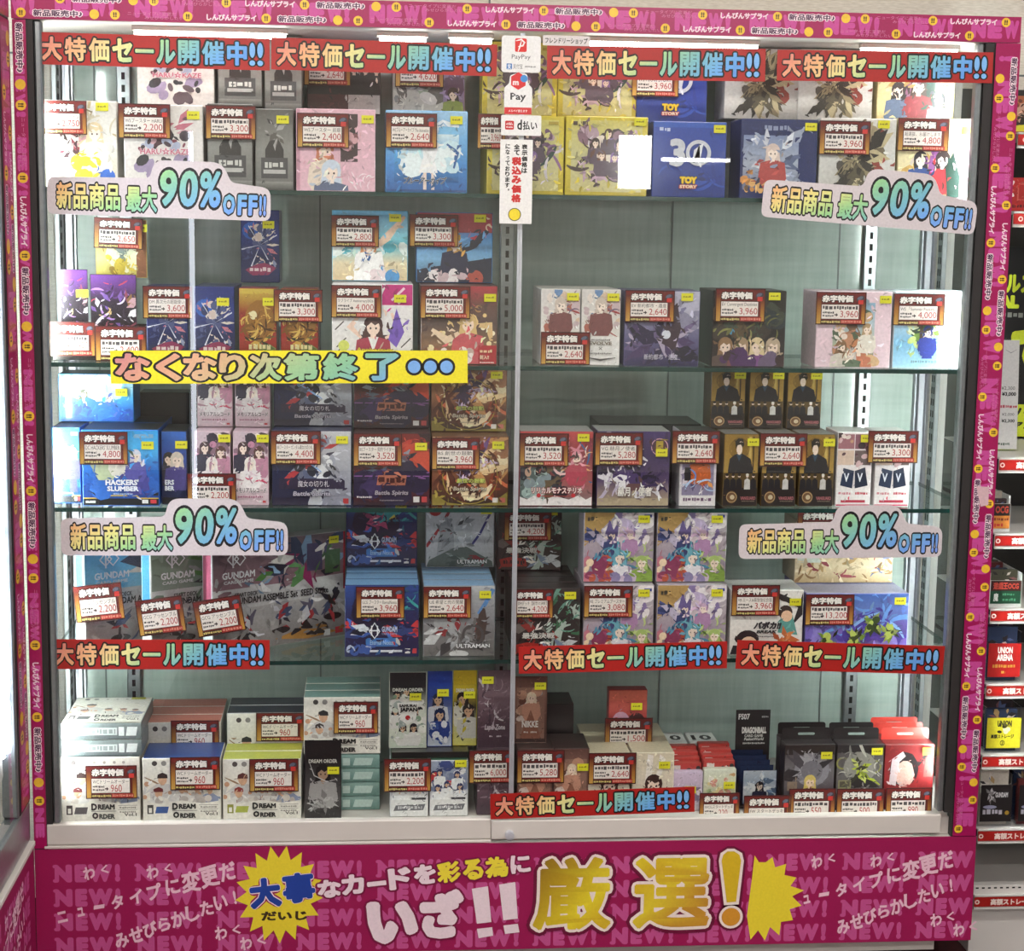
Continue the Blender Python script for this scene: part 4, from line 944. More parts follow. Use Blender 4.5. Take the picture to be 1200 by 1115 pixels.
def a_anniv(A): A.bg('#e9e7e8'); A.r(.62, .74, 1, 1, '#c2287e'); A.st([(.74, .8), (.9, .96)], .03, '#f0d0e0', False); A.st([(.82, .76), (.92, .86)], .03, '#f0d0e0', False); [A.st([(u, v), (u+.12, v+.12)], .015, '#4a4448', False) for u, v in ((.02, .1), (.05, .2), (.86, .2), (.9, .08), (.83, .42), (.03, .42))]; A.p([(.3, .0), (.34, .36), (.7, .36), (.74, .0)], '#3f3440'); A.st([(.36, .32), (.22, .46), (.34, .62)], .09, '#f2d3c2'); A.st([(.66, .32), (.84, .4), (.74, .64)], .09, '#f2d3c2'); A.f(.51, .36, .22, '#4a2c2c', '#f6decf', '#a83a52', 2, cloth2='#f0f0f0'); A.p([(.7, .3), (.8, .2), (.9, .4), (.8, .7)], '#7a5cc0'); A.e(.14, .22, .07, None, '#d8e070'); A.e(.24, .09, .055, None, '#e2d23c'); A.e(.8, .03, .12, None, '#c42a6a')
def t_anniv(A): A.t('Anniversary', .3, .13, .76, .20, '#d8c23c', .02, '#3a3030', .06); A.t('2026', .38, .03, .64, .12, '#e0cf4a', .04, '#3a3030', .1)
def a_bokeh(A):
    A.g(['#b03844', '#6a4a44', '#594844', '#8a6a50', '#a83a3c']); R = random.Random(5)
    for i in range(22): A.e(R.random(), R.uniform(.2, .75), R.uniform(.02, .05), None, R.choice(['#e8c88a', '#f4e2b0', '#b98a5c', '#fff4d8'])); A.n -= 1
    A.n += 2; A.p([(.42, .05), (.45, .4), (.7, .4), (.78, .05)], '#e6cdb8'); A.f(.62, .42, .2, '#d9b87c', '#f4dcc8', '#c85a62', 3); A.st([(.5, .4), (.34, .3), (.14, .44)], .12, '#e8d0b4'); A.st([(.72, .5), (.9, .5), (.93, .3)], .12, '#e2c08a'); A.cl(161, 14, (.2, .02, .65, .16), ['#f2e8e4', '#c8b0a8'], .14, 'blob'); A.r(.76, 0, 1, .24, '#b02c34')
def t_bokeh(A): A.t('封入!!', .78, .06, .90, .12, '#f0dcc0', .03); A.m(.78, .14, .94, .19, '#e8c8a0', 5); A.m(.78, .01, .97, .03, '#f0e0d8', 2)
def a_slim(A): A.g(['#d9d4d2', '#e2ded8', '#e9e8e6']); A.cl(171, 24, (.05, .42, .98, .98), ['#c9b4b8', '#8a7a8c', '#e8dcd4', '#b06a5a', '#6a8ab4', '#d8c0a8'], .32, 'blob'); A.cl(172, 16, (.1, .45, .9, .9), ['#a03a3c', '#f0e8e0', '#6c5c74'], .3, 'sw'); A.f(.5, .72, .15, '#cfc0b4', '#f6e6da', '#7a4a4a', 3); A.r(0, 0, 1, .38, '#e8e6e4')
def t_slim(A): A.m(.25, .325, .75, .35, '#8a8684', 3); A.t('EVOLVE', .2, .27, .8, .315, '#6a5c4c', .02); A.t('×', .45, .2, .55, .245, '#7a7674', 0); A.m(.2, .145, .8, .17, '#8a8684', 4); A.st([(.15, .1), (.5, .07), (.9, .1)], .05, '#5a5654')
def a_ruin(A): A.g(['#b4b2c8', '#8f8dac', '#5c5880', '#2c2850']); A.r(.66, .5, 1, 1, '#b9b7cc'); A.cl(181, 16, (.66, .5, 1, .7), ['#8c8aa4', '#6e6c8c'], .16, 'blob'); A.cl(182, 34, (.1, .1, .9, .55), ['#2a2444', '#4a3c64', '#6a5c84', '#1c1830', '#b4a8c0'], .34, 'shard'); A.st([(.05, .55), (.14, .42), (.08, .25)], .07, '#1c1a30'); A.p([(.5, .3), (.6, .75), (.7, .85), (.76, .5), (.68, .2)], '#3c2c38'); A.e(.56, .42, .06, None, '#d8dce8')
def t_ruin(A): A.t('新約都市・遺産', .26, .08, .72, .155, '#dcd8e8', .0)
def a_dark4(A): A.g(['#26221f', '#1d1a1c', '#2c2426']); A.cl(191, 22, (.1, .45, .9, .9), ['#3a342e', '#3c4438', '#5a4a34', '#2a3438'], .3, 'blob'); A.cl(192, 16, (.25, .42, .9, .56), ['#6a6a3c', '#8a8a50', '#3a4a3c'], .2, 'sw'); [A.f(u, .18, .18, c, '#e8d2c2', k, 3) for u, c, k in ((.18, '#8a6a4a', '#5a4a44'), (.40, '#a48a6c', '#7a4a4c'), (.62, '#d8c49a', '#7a4a84'), (.84, '#b8a48c', '#4a3a34'))]; A.cl(193, 8, (0, .02, 1, .16), ['#4a2c5a', '#6a5a74', '#3a2a2c'], .25, 'blob'); A.e(.26, .46, .04, None, '#3c8ab4')
def a_pinkframe(A): A.bg('#e6ccd6'); A.g(['#8fb2cc', '#b4c6d0', '#a8b49a', '#8a7a6a'], .22, .02, .78, .86); A.cl(201, 26, (.26, .05, .76, .7), ['#7a5a44', '#d8b48a', '#e8d8cc', '#5a6a54', '#c08a6a', '#f0e6dc'], .2, 'blob'); A.f(.34, .2, .14, '#8a6a4c', '#f2dccb', '#d8d0c4', 2); A.f(.58, .18, .17, '#c4845c', '#f4decd', '#c87c60', 3); A.f(.68, .45, .12, '#b89a74', '#f2dccb', '#e8e0d4', 4); A.f(.48, .12, .12, '#d0c8c4', '#f2dccb', '#6a7a64', 5)
def a_forest(A): A.g(['#cfe4f0', '#c4e0f2', '#7fbbe0', '#a8d4ee']); A.r(.6, 0, 1, 1, '#f0f4f6'); A.cl(211, 34, (.22, .2, .62, .75), ['#3f6a34', '#7fa04a', '#c8d88a', '#2c4a3a', '#e6f0c8'], .17, 'blob'); A.r(.34, .2, .38, .7, '#4a3c2c'); A.p([(.38, .12), (.42, .42), (.48, .42), (.52, .12)], '#2c3a8c'); A.f(.45, .42, .12, '#28347c', '#f0dccc', '#2e3c90', 3); A.m(.24, .06, .6, .10, '#7a9aa8', 4)
def a_hack(A): A.g(['#2a9ae0', '#49b4ec', '#2470c8', '#1a4fa8', '#174796']); A.r(0, 0, 1, .09, '#14171c'); A.p([(0, .085), (.25, .085), (.3, .12), (.7, .12), (.74, .085), (1, .085), (1, .1), (.75, .1), (.71, .135), (.29, .135), (.24, .1), (0, .1)], '#d8b84a'); A.cl(221, 18, (.05, .2, .95, .6), ['#2f6ac4', '#3f86d8', '#1c4694'], .25, 'blob'); A.f(.30, .62, .13, '#e8e4d8', '#f0d8c4', '#b8c4a0', 2); A.f(.47, .66, .12, '#4a5a4a', '#f0d8c4', '#e0dcd0', 3); A.p([(.6, .14), (.62, .6), (.8, .6), (.9, .14)], '#4a4a94'); A.f(.70, .60, .13, '#d8d8e4', '#f0dccc', '#5a58a4', 4); A.r(.03, .03, .16, .06, '#e6e6e6'); A.r(.78, .025, .86, .075, '#e8e8e8'); A.r(.89, .025, .97, .075, '#c83a40'); A.r(.68, .90, .94, .95, '#7fa8cc')
def t_hack(A): A.t("HACKERS'", .30, .27, .74, .35, '#eef2f8', .05, '#1c3f8c', .1); A.t('SLUMBER', .32, .19, .74, .26, '#eef2f8', .05, '#1c3f8c', .1); A.m(.4, .145, .66, .165, '#b8d0ec', 3)
def a_hack_up(A): A.g(['#3aa2e6', '#a8dcf4', '#4ab0e8', '#1f6ac8', '#1a52b0']); A.cl(225, 16, (.2, .5, .8, .95), ['#e8f6fc', '#bfe6f6'], .2, 'blob'); A.f(.33, .50, .16, '#4a5238', '#eccfb4', '#5f7a4c', 2); A.f(.52, .46, .16, '#e8ece8', '#f4e0d0', '#e6eae6', 3); A.f(.68, .44, .16, '#b8c8e8', '#f0dccc', '#5a6ec8', 4); A.cl(226, 16, (.0, .0, 1, .3), ['#1c4ca8', '#2c72d0'], .25, 'blob')
def a_hack_dark(A): A.g(['#2a62b4', '#24489c', '#1c2c60', '#161c34']); A.r(0, 0, 1, .09, '#121418'); A.cl(227, 12, (.1, .2, .9, .7), ['#243c80', '#30559c'], .3, 'blob'); A.f(.28, .56, .14, '#26201e', '#e0c8b4', '#2c2a38', 2); A.f(.62, .54, .16, '#cfc2b0', '#ecd6c4', '#4c4484', 3)
def t_hack_dark(A): A.t('ERS', .12, .27, .5, .34, '#e6ecf4', .04); A.t('BER', .12, .19, .5, .255, '#e6ecf4', .04)
def a_lilac(A): A.g(['#c9b3c0', '#d8c2cc', '#e4d4da', '#d2b8c2']); A.cl(231, 20, (.0, .48, 1, .95), ['#4a3440', '#2c2438', '#8a6a7c', '#f0e4e6', '#c88aa8'], .4, 'blob'); A.f(.28, .72, .13, '#4a3038', '#f2dccf', '#2c2840', 2); A.f(.74, .66, .13, '#5a3a34', '#f2dccf', '#c48aa4', 3); A.f(.48, .50, .14, '#efe8e2', '#f6e6da', '#f2ecee', 4); A.cl(232, 14, (.05, .3, .95, .5), ['#f4eef0', '#e6ccd8', '#b48a9a', '#d84a70'], .34, 'sw'); A.r(.72, .03, .80, .06, '#e8e4e4'); A.r(.84, .03, .94, .06, '#c23a40')
def t_lilac(A): A.t('メモリアルレコード', .05, .17, .95, .24, '#5a4a54', .03, '#f4ecee', .1); A.m(.12, .10, .85, .13, '#a86a84', 4)
def a_mech(A): A.g(['#283566', '#1d2448', '#1b2040'], horiz=False); A.p([(.52, 1), (1, 1), (1, 0), (.44, 0), (.6, .5)], '#b9bbc4'); A.g(['#c9cbd2', '#a6a8b4', '#8c8ea0'], .62, .0, 1, 1); A.cl(241, 26, (.22, .4, .82, .88), ['#dfe2ea', '#3a3c50', '#6a7088', '#b43a40', '#8c92a8', '#20222e'], .24, 'shard'); A.cl(242, 30, (.3, .25, .8, .7), ['#e9ebf0', '#2a2c3a', '#5a6484', '#a4a8b8'], .13, 'blob'); A.st([(.2, .8), (.5, .55), (.62, .45)], .03, '#8fb4e8'); A.r(.08, .22, .92, .36, '#2c2440'); A.g(['#1d1a34', '#2a2840'], .0, .0, .45, .10); A.r(.90, .02, .97, .09, '#b8383c')
def t_mech(A): A.t('魔女の切り札', .32, .25, .72, .335, '#e8e2ec', .01); A.t('Battle Spirits', .26, .11, .74, .19, '#b9b4c4', .02, '#2c2c3c', .07, slant=.02)
def a_darkred(A): A.g(['#2a1a22', '#4a1c24', '#641c22', '#2c1626']); A.cl(251, 22, (.5, .4, 1, .95), ['#a02c28', '#7a2020', '#c84a34'], .4, 'blob'); A.cl(252, 30, (.2, .38, .8, .9), ['#8a92a0', '#3a3438', '#6a5a6a', '#c0392e', '#2c2430', '#505a6c'], .24, 'shard'); A.cl(253, 10, (0, .1, 1, .4), ['#3a2c5a', '#241c3c'], .5, 'blob'); A.r(.0, .40, 1, .415, '#8a5a9a'); A.p([(.3, .28), (.32, .42), (.70, .42), (.68, .28)], '#b9705a'); A.r(.79, .04, .87, .12, '#d8d4d4'); A.r(.9, .04, .97, .12, '#b84044')
def t_darkred(A): A.m(.33, .31, .67, .40, '#4a1c1a', 2); A.t('Battle Spirits', .28, .13, .72, .21, '#a8a0ac', .02, '#241820', .07, slant=.02); A.m(.34, .06, .66, .08, '#8a8088', 2); A.m(.04, .10, .24, .13, '#cfc8cc', 2)
def a_flame(A): A.g(['#7a4a34', '#a8704a', '#6a3a28', '#2e2018']); A.cl(261, 34, (.05, .3, .95, .95), ['#e8c89a', '#c8925c', '#8a3c24', '#f0dcb8', '#5a2c1e', '#d8704a'], .42, 'sw'); A.cl(262, 14, (.35, .45, .75, .9), ['#6a4a84', '#3a2a4a', '#c8b4d0', '#8a2c2a'], .26, 'shard'); A.p([(0, 0), (0, .2), (.2, .04), (.5, .0)], '#8a7a34'); A.p([(1, 0), (1, .2), (.8, .04), (.5, 0)], '#8a7a34'); A.ring(.5, .42, .37, .012, '#a08c3c'); A.r(.80, .04, .87, .11, '#d8d4d0'); A.r(.9, .04, .97, .11, '#c06058')
def t_flame(A): A.t('創世の鼓動', .32, .33, .70, .40, '#c8cf6a', .02, '#33301a', .08); A.t('Battle Spirits', .28, .20, .72, .28, '#c9bca8', .02, '#2c2018', .07, slant=.02); A.m(.38, .13, .62, .15, '#a89c80', 2)
def a_lyric(A): A.g(['#c04a4c', '#8a3440', '#a45a5a', '#8a7a7c']); A.r(0, .1, .30, .52, '#5c6c6a'); A.r(.30, .1, .58, .52, '#6a5a44'); A.cl(271, 20, (.02, .15, .58, .5), ['#3a3c44', '#8a9aa0', '#caa890', '#2c2a30', '#a8c0bc'], .18, 'blob'); A.cl(272, 34, (.62, .25, 1, .85), ['#d88a9a', '#f2c8c8', '#8a3448', '#e8b07a', '#3a6a9a', '#f0e0d8'], .18, 'sw'); A.f(.78, .58, .14, '#e09aa8', '#f6deD0', '#b84a5c', 3); A.p([(0, 0), (0, .12), (.1, .08), (.2, .14), (.32, .08), (.5, .13), (.68, .08), (.82, .14), (.92, .08), (1, .12), (1, 0)], '#ece6e6')
def t_lyric(A): A.t('リリカルモナステリオ', .16, .165, .86, .25, '#f2e6e0', .04, '#8a2430', .12); A.m(.3, .12, .7, .14, '#a8403c', 3); A.e(.26, .14, .03, None, '#c8343c'); A.e(.74, .14, .03, None, '#c8343c')
def a_moon(A): A.g(['#4a3a6c', '#3c2c58', '#564468', '#b4a088']); A.cl(281, 34, (.1, .16, .9, .62), ['#e6e2ea', '#231c34', '#6a548c', '#3c2c58', '#c0b4cc'], .34, 'sw'); A.cl(282, 14, (.2, .16, .6, .6), ['#171320', '#efecf2', '#4c3a6c'], .3, 'shard'); A.ring(.86, .80, .12, .012, '#d8a8b4'); A.e(.86, .80, .10, None, '#5a3a40'); A.r(.81, .74, .91, .88, '#b49c34'); A.r(0, 0, 1, .10, '#b0a086'); A.r(.4, .2, .6, .3, '#6a4a4c')
def t_moon(A): A.t('赫月ノ使者', .28, .13, .76, .26, '#f2eee8', .02, '#3a2430', .05)
def a_small(A): A.g(['#e0dce0', '#cfc8d4', '#d8d4da']); A.r(.05, .12, .95, .97, '#8a82a0'); A.cl(291, 30, (.1, .2, .9, .95), ['#c0602c', '#e8a05a', '#3a2c44', '#d8d0dc', '#a43a4a', '#5a5278'], .32, 'shard'); A.f(.55, .60, .14, '#6a3a24', '#f2d8c4', '#c2602c', 3); A.r(.12, .34, .3, .52, '#1c1a20'); A.r(0, 0, 1, .14, '#e4e0e2'); A.m(.1, .06, .9, .11, '#6a4a6a', 4); A.cl(292, 6, (.3, .24, .95, .36), ['#5a8ad0', '#b8d0f0'], .3, 'sw')
def a_suitman(A):
    A.g(['#8a6a24', '#a8863a', '#6c5018']); A.r(.72, .52, .80, .97, '#c4a858'); A.r(.84, .5, .88, .97, '#3c2c10'); A.e(.44, .80, .26, .17, '#7d5f1e'); A.ring(.44, .8, .30, .015, '#5c4414')
    A.p([(.12, .50), (.16, .66), (.34, .73), (.54, .73), (.78, .66), (.86, .50), (.86, .46), (.12, .46)], '#15141a'); A.p([(.36, .72), (.44, .62), (.52, .72)], '#27465a'); A.e(.44, .79, .085, .075, '#ead6c6'); A.p([(.33, .80), (.31, .90), (.40, .95), (.54, .94), (.58, .86), (.54, .82), (.48, .86), (.38, .85)], '#15110f')
    A.r(0, 0, 1, .46, '#1d1412'); A.r(0, .25, 1, .455, '#54411a')
    for u, c in ((.1, '#191418'), (.28, '#191418'), (.46, '#231c18'), (.70, '#d8d4cc'), (.88, '#2a241c')): A.p([(u-.09, .23), (u-.08, .36), (u, .39), (u+.08, .36), (u+.09, .23)], '#14131a' if c != '#d8d4cc' else '#c9c6c4'); A.e(u, .415, .04, None, '#e4cdbc'); A.e(u, .435, .045, .02, c)
    A.e(.25, .12, .16, .09, '#6a4a2c'); A.ring(.25, .12, .16, .025, '#b0946a', 18); A.e(.27, .12, .07, None, '#c8b89a')
def t_suitman(A): A.t('VANGUARD', .50, .085, .95, .135, '#a8646a', .04); A.m(.54, .06, .92, .075, '#8a7a6a', 3)
def a_lift(A): A.g(['#e8e0e2', '#eeeaea']); [A.r(u, v, u+.48, v+.20, c) for u, v, c in ((.0, .78, '#a06a74'), (.5, .78, '#8c5a6a'), (0, .56, '#d8bfae'), (.5, .56, '#6a5a5a'))]; A.cl(301, 18, (.02, .56, .98, .98), ['#d8b8bc', '#5a3a44', '#e6d8d0', '#3a2a30', '#c49a7a'], .18, 'blob'); A.p([(.10, .28), (.18, .52), (.50, .48), (.46, .24)], '#22304c'); A.p([(.54, .24), (.52, .48), (.82, .53), (.92, .28)], '#1c2840'); A.t('V', .2, .33, .36, .45, '#e8ecf4', .03); A.t('V', .6, .33, .76, .45, '#e8ecf4', .03); A.r(0, 0, 1, .02, '#c84a68'); A.r(.14, .045, .86, .08, '#b83a50'); A.m(.06, .15, .44, .19, '#d08a94', 2); A.m(.56, .15, .94, .19, '#c84a5a', 3)
def a_kit(c0, c1, seed):
    def f(A):
        A.g([c0, c1], 0, .58, 1, 1); A.g(['#c0c0c2', '#a4a2a2', '#7c7876'], 0, 0, 1, .58); A.p([(0, .38), (1, .42), (1, .60), (0, .56)], '#c4c4c6')
        A.cl(seed, 26, (.38, .62, .98, .98), ['#8a2c5a', '#34405a', '#5a8a54', '#d8d4d0', '#2a2634', '#7a9ab8', '#4a7a3c'], .2, 'shard'); A.r(.70, .66, .82, .92, '#4a4464'); A.r(.84, .62, .96, .84, '#4a6a44'); A.r(.985, .45, 1, 1, '#a8303c')
        for u, v, s in ((.24, .12, 1), (.50, .14, 1), (.72, .17, 1), (.90, .20, 1)):
            A.e(u, v, .07, .035, '#2c2624'); A.st([(u-.01, v), (u-.005, v+.10)], .018, '#3c3638', False); A.cl(seed+int(u*100), 9, (u-.05, v+.06, u+.05, v+.24), ['#5a5668', '#c8c8d0', '#a03438', '#2c2c38', '#44506e'], .10, 'shard')
        A.p([(.45, .06), (.62, .12), (.8, .10), (.95, .05), (.7, .02)], '#a87a3c'); A.r(.83, .02, .88, .08, '#dcdcdc'); A.r(.92, .03, .98, .09, '#b83a40')
    return f
def t_kit(A):
    for d in (0, .05):
        for q in ([(.10+d, .86), (.14+d, .92), (.18+d, .86), (.14+d, .80)],):
            A.st(q+[q[0]], .010, '#e4e6ea', False)
    A.st([(.14, .95), (.14, .78)], .012, '#e4e6ea', False); A.t('GUNDAM', .06, .68, .30, .745, '#e4e6ea', .03); A.t('CARD GAME', .07, .635, .29, .665, '#d4d8dc', .02); A.t('START DECK', .15, .505, .32, .545, '#3a3838', .02); A.t('GUNDAM ASSEMBLE Set  SEED Strike', .15, .435, .86, .50, '#262424', .03)
def a_space(A): A.g(['#2a4a94', '#1c2c64', '#241c48', '#16224e']); A.e(.42, .62, .34, .30, '#1d1538'); A.e(.42, .66, .10, .09, '#c8567a'); A.e(.42, .66, .05, .05, '#f4d0d8'); A.cl(311, 14, (.3, .55, .55, .78), ['#8a3460', '#c04a78'], .14, 'shard'); A.cl(312, 26, (0, .28, 1, .55), ['#dfe4ee', '#2c3e78', '#c8383c', '#3c62b8', '#141830'], .22, 'shard'); A.cl(313, 14, (.55, .6, .98, .95), ['#2c6a84', '#1f4a6c', '#3aa0a4'], .25, 'sw'); A.p([(.56, .66), (.68, .76), (.72, .64), (.69, .72)], '#d8c84a'); A.r(.28, .14, .72, .26, '#3f78c0'); A.r(.2, .06, .78, .09, '#d8dce6'); A.r(.82, .04, .89, .11, '#dcdcdc'); A.r(.92, .04, .98, .11, '#c03c42'); A.cl(314, 10, (0, .02, .3, .16), ['#b8c4dc', '#3c5aa4'], .14, 'blob')
def t_space(A):
    for q in ([(.33, .36), (.40, .48), (.47, .36), (.40, .26)], [(.36, .30), (.36, .44)], [(.44, .30), (.44, .44)], [(.33, .37), (.47, .37)]): A.st(q+([q[0]] if len(q) > 2 else []), .016, '#eef2f8', False)
    A.t('GUNDAM', .50, .35, .71, .43, '#c9d4ee', .02); A.t('CARD GAME', .50, .31, .71, .34, '#a8b8e0', .0); A.t('Eternal Nexus', .34, .17, .66, .235, '#b8d8f4', .01)
def a_hero_w(A): A.g(['#cfd1d6', '#c4c6cc', '#a8acb2']); A.st([(.0, .30), (.2, .58), (.42, .98)], .045, '#9a2c34', False); A.st([(.62, .25), (.8, .5), (.97, .85)], .035, '#3c3a7c', False); A.p([(.15, .15), (.2, .62), (.3, .76), (.40, .60), (.42, .2)], '#9a9ea4'); A.p([(.40, .2), (.44, .66), (.55, .80), (.70, .62), (.66, .2)], '#b6babf'); A.cl(321, 18, (.18, .3, .66, .72), ['#dfe2e6', '#6f7378', '#8c9096', '#4a4c50'], .14, 'shard'); A.p([(0, 0), (.04, .1), (.4, .28), (.6, .3), (.98, .08), (1, 0)], '#54605c'); A.cl(322, 12, (.05, .03, .9, .22), ['#7f1f28', '#8a9894', '#3c4a48'], .16, 'shard'); A.e(.13, .86, .105, None, '#a8242c')
def t_hero_w(A): A.t('ULTRAMAN', .46, .05, .90, .11, '#e6e8ea', .03, '#3a4044', .08); A.m(.56, .02, .8, .035, '#d0d4d8', 2); A.m(.06, .84, .2, .88, '#e8c8c8', 3)
def a_hero_g(A): A.g(['#b9bcc2', '#97989e', '#7c7a7c', '#6a6866']); A.st([(.78, .6), (.9, .8), (.98, .96)], .06, '#5a8ac4', False); A.cl(331, 30, (.08, .05, .9, .55), ['#5a5858', '#c8cacc', '#8c3034', '#3c3a3c', '#a4a6aa'], .26, 'shard'); A.p([(.72, .25), (.78, .6), (.86, .72), (.9, .5), (.86, .2)], '#4a3c38'); A.e(.24, .48, .10, .12, '#a2a4a8'); A.ring(.70, .3, .16, .04, '#4e4a4a'); A.e(.50, .03, .14, .05, '#c8c8c8')
def t_hero_g(A): A.t('ULTRAMAN', .46, .12, .94, .18, '#e6e8ea', .03, '#3a3c40', .08)
def a_duel(A): A.g(['#38302e', '#2a2424', '#3a2a28']); A.cl(341, 24, (.5, .3, .98, .85), ['#3a6a4c', '#6a9a8a', '#a8b8b0', '#2c3a34'], .34, 'sw'); A.cl(342, 18, (.05, .2, .6, .6), ['#1c1818', '#dcd8d4', '#6a605c', '#8a2a24'], .24, 'shard'); A.cl(343, 9, (.5, .06, .95, .24), ['#c8ccd0', '#7a8aa4', '#e8e4dc'], .24, 'shard'); A.p([(.05, .04), (.02, .16), (.2, .2), (.44, .17), (.46, .05)], '#9a241c'); A.m(.08, .08, .42, .15, '#2c0c0a', 3)
def t_duel(A): A.t('最強決戦', .12, .26, .62, .35, '#cfccc6', .02, '#241c1a', .08)
def a_fantasy(A): A.g(['#aaa6b8', '#b8acb4', '#a698a8', '#90849c']); A.p([(0, 1), (0, .5), (.3, .8), (.5, 1)], '#b8965c'); A.cl(351, 22, (.35, .5, .9, .95), ['#c8b8d8', '#d8c8d0', '#8c7cac', '#f0e8ec'], .26, 'blob'); A.cl(352, 12, (.05, .5, .4, .72), ['#2f3c6c', '#4a548c', '#c0b8d0'], .26, 'shard'); A.p([(.3, .68), (.36, .9), (.42, .74), (.5, .88), (.48, .64)], '#6a5c94'); A.f(.40, .60, .12, '#6a5c94', '#f0dccc', '#3a4474', 2); A.f(.66, .62, .11, '#d8b8d4', '#f2e0d4', '#b48ab4', 3); A.cl(353, 20, (.64, .05, 1, .45), ['#9cb864', '#c0d088', '#6a8a48'], .26, 'sw'); A.f(.84, .2, .15, '#a8c070', '#f6e2d0', '#8aa84a', 4); A.cl(354, 14, (.35, .1, .65, .5), ['#6aaec0', '#9ccad4', '#4a84a0'], .24, 'sw'); A.f(.52, .26, .17, '#70b0c4', '#f6e2d4', '#e8e4ec', 5); A.cl(355, 22, (0, .02, .38, .3), ['#b8563c', '#e09a5c', '#8a3a5c', '#f0d8b8', '#c87a8a'], .2, 'blob'); A.m(.04, .86, .18, .93, '#4a4438', 3); A.r(.86, .92, .97, .96, '#2c3c9c'); A.cl(356, 8, (.4, .0, .7, .1), ['#cbb8cc', '#8a80a8'], .2, 'blob')
def a_ball(A): A.bg('#e6e2de'); A.p([(.45, .98), (.62, .98), (1, .80), (1, .70)], '#2a2628'); A.p([(1, .98), (1, .62), (.86, .45)], '#262224'); A.e(.76, .66, .10, None, '#3a2a24'); A.p([(.66, .34), (.70, .60), (.86, .62), (.94, .30)], '#5a9a94'); A.e(.78, .60, .08, None, '#e8c0a0'); A.cl(361, 16, (.58, .08, .86, .34), ['#c0683a', '#d8824a', '#a4502c'], .2, 'shard'); A.e(.24, .24, .16, .14, '#2a2022'); A.e(.26, .18, .11, .10, '#e8c4a8'); A.p([(.0, .0), (.04, .14), (.4, .12), (.46, .0)], '#2c2a30'); A.r(.62, .02, .82, .16, '#e8c4a8')
def t_ball(A): A.t('BREAK', .36, .335, .64, .385, '#1c1a1c', .06, slant=.05); A.t('バボカ!!', .32, .40, .70, .52, '#26222a', .07, slant=.06); A.m(.36, .27, .6, .30, '#6a6668', 3)
def a_violet(A): A.g(['#4668b4', '#6078bc', '#5c5098', '#504488', '#6e62a8']); A.cl(371, 18, (0, .1, 1, .5), ['#4a3c9c', '#7a6ac4', '#8f84d4', '#3c2c80'], .3, 'blob'); A.cl(372, 10, (.4, .3, .9, .9), ['#6a9ae0', '#8ab4ea'], .24, 'sw')
def t_violet(A):
    for u, v, s, q in ((.22, .22, .12, 1), (.48, .24, .16, 2), (.66, .50, .16, 3), (.82, .36, .15, 4)): A.cl(380+q, 18, (u-.07, v-.11, u+.07, v+.13), ['#2c3a1c', '#6a8a2c', '#a4bc4c', '#1c2414', '#8a9a5a'], .10, 'shard'); A.cl(384+q, 8, (u-.05, v-.08, u+.05, v+.1), ['#34481c', '#b4c860'], .07, 'blob')
def a_beige(A): A.g(['#3a2a20', '#b4a48c', '#c0a888', '#d8c8a8', '#b49c74']); A.cl(391, 26, (.05, .02, .95, .5), ['#d8c49c', '#a88a5c', '#e8dcc0', '#8a6a44', '#5a6a9a', '#8a3a44'], .2, 'sw'); A.r(.02, .32, .26, .46, '#c4ccc4')
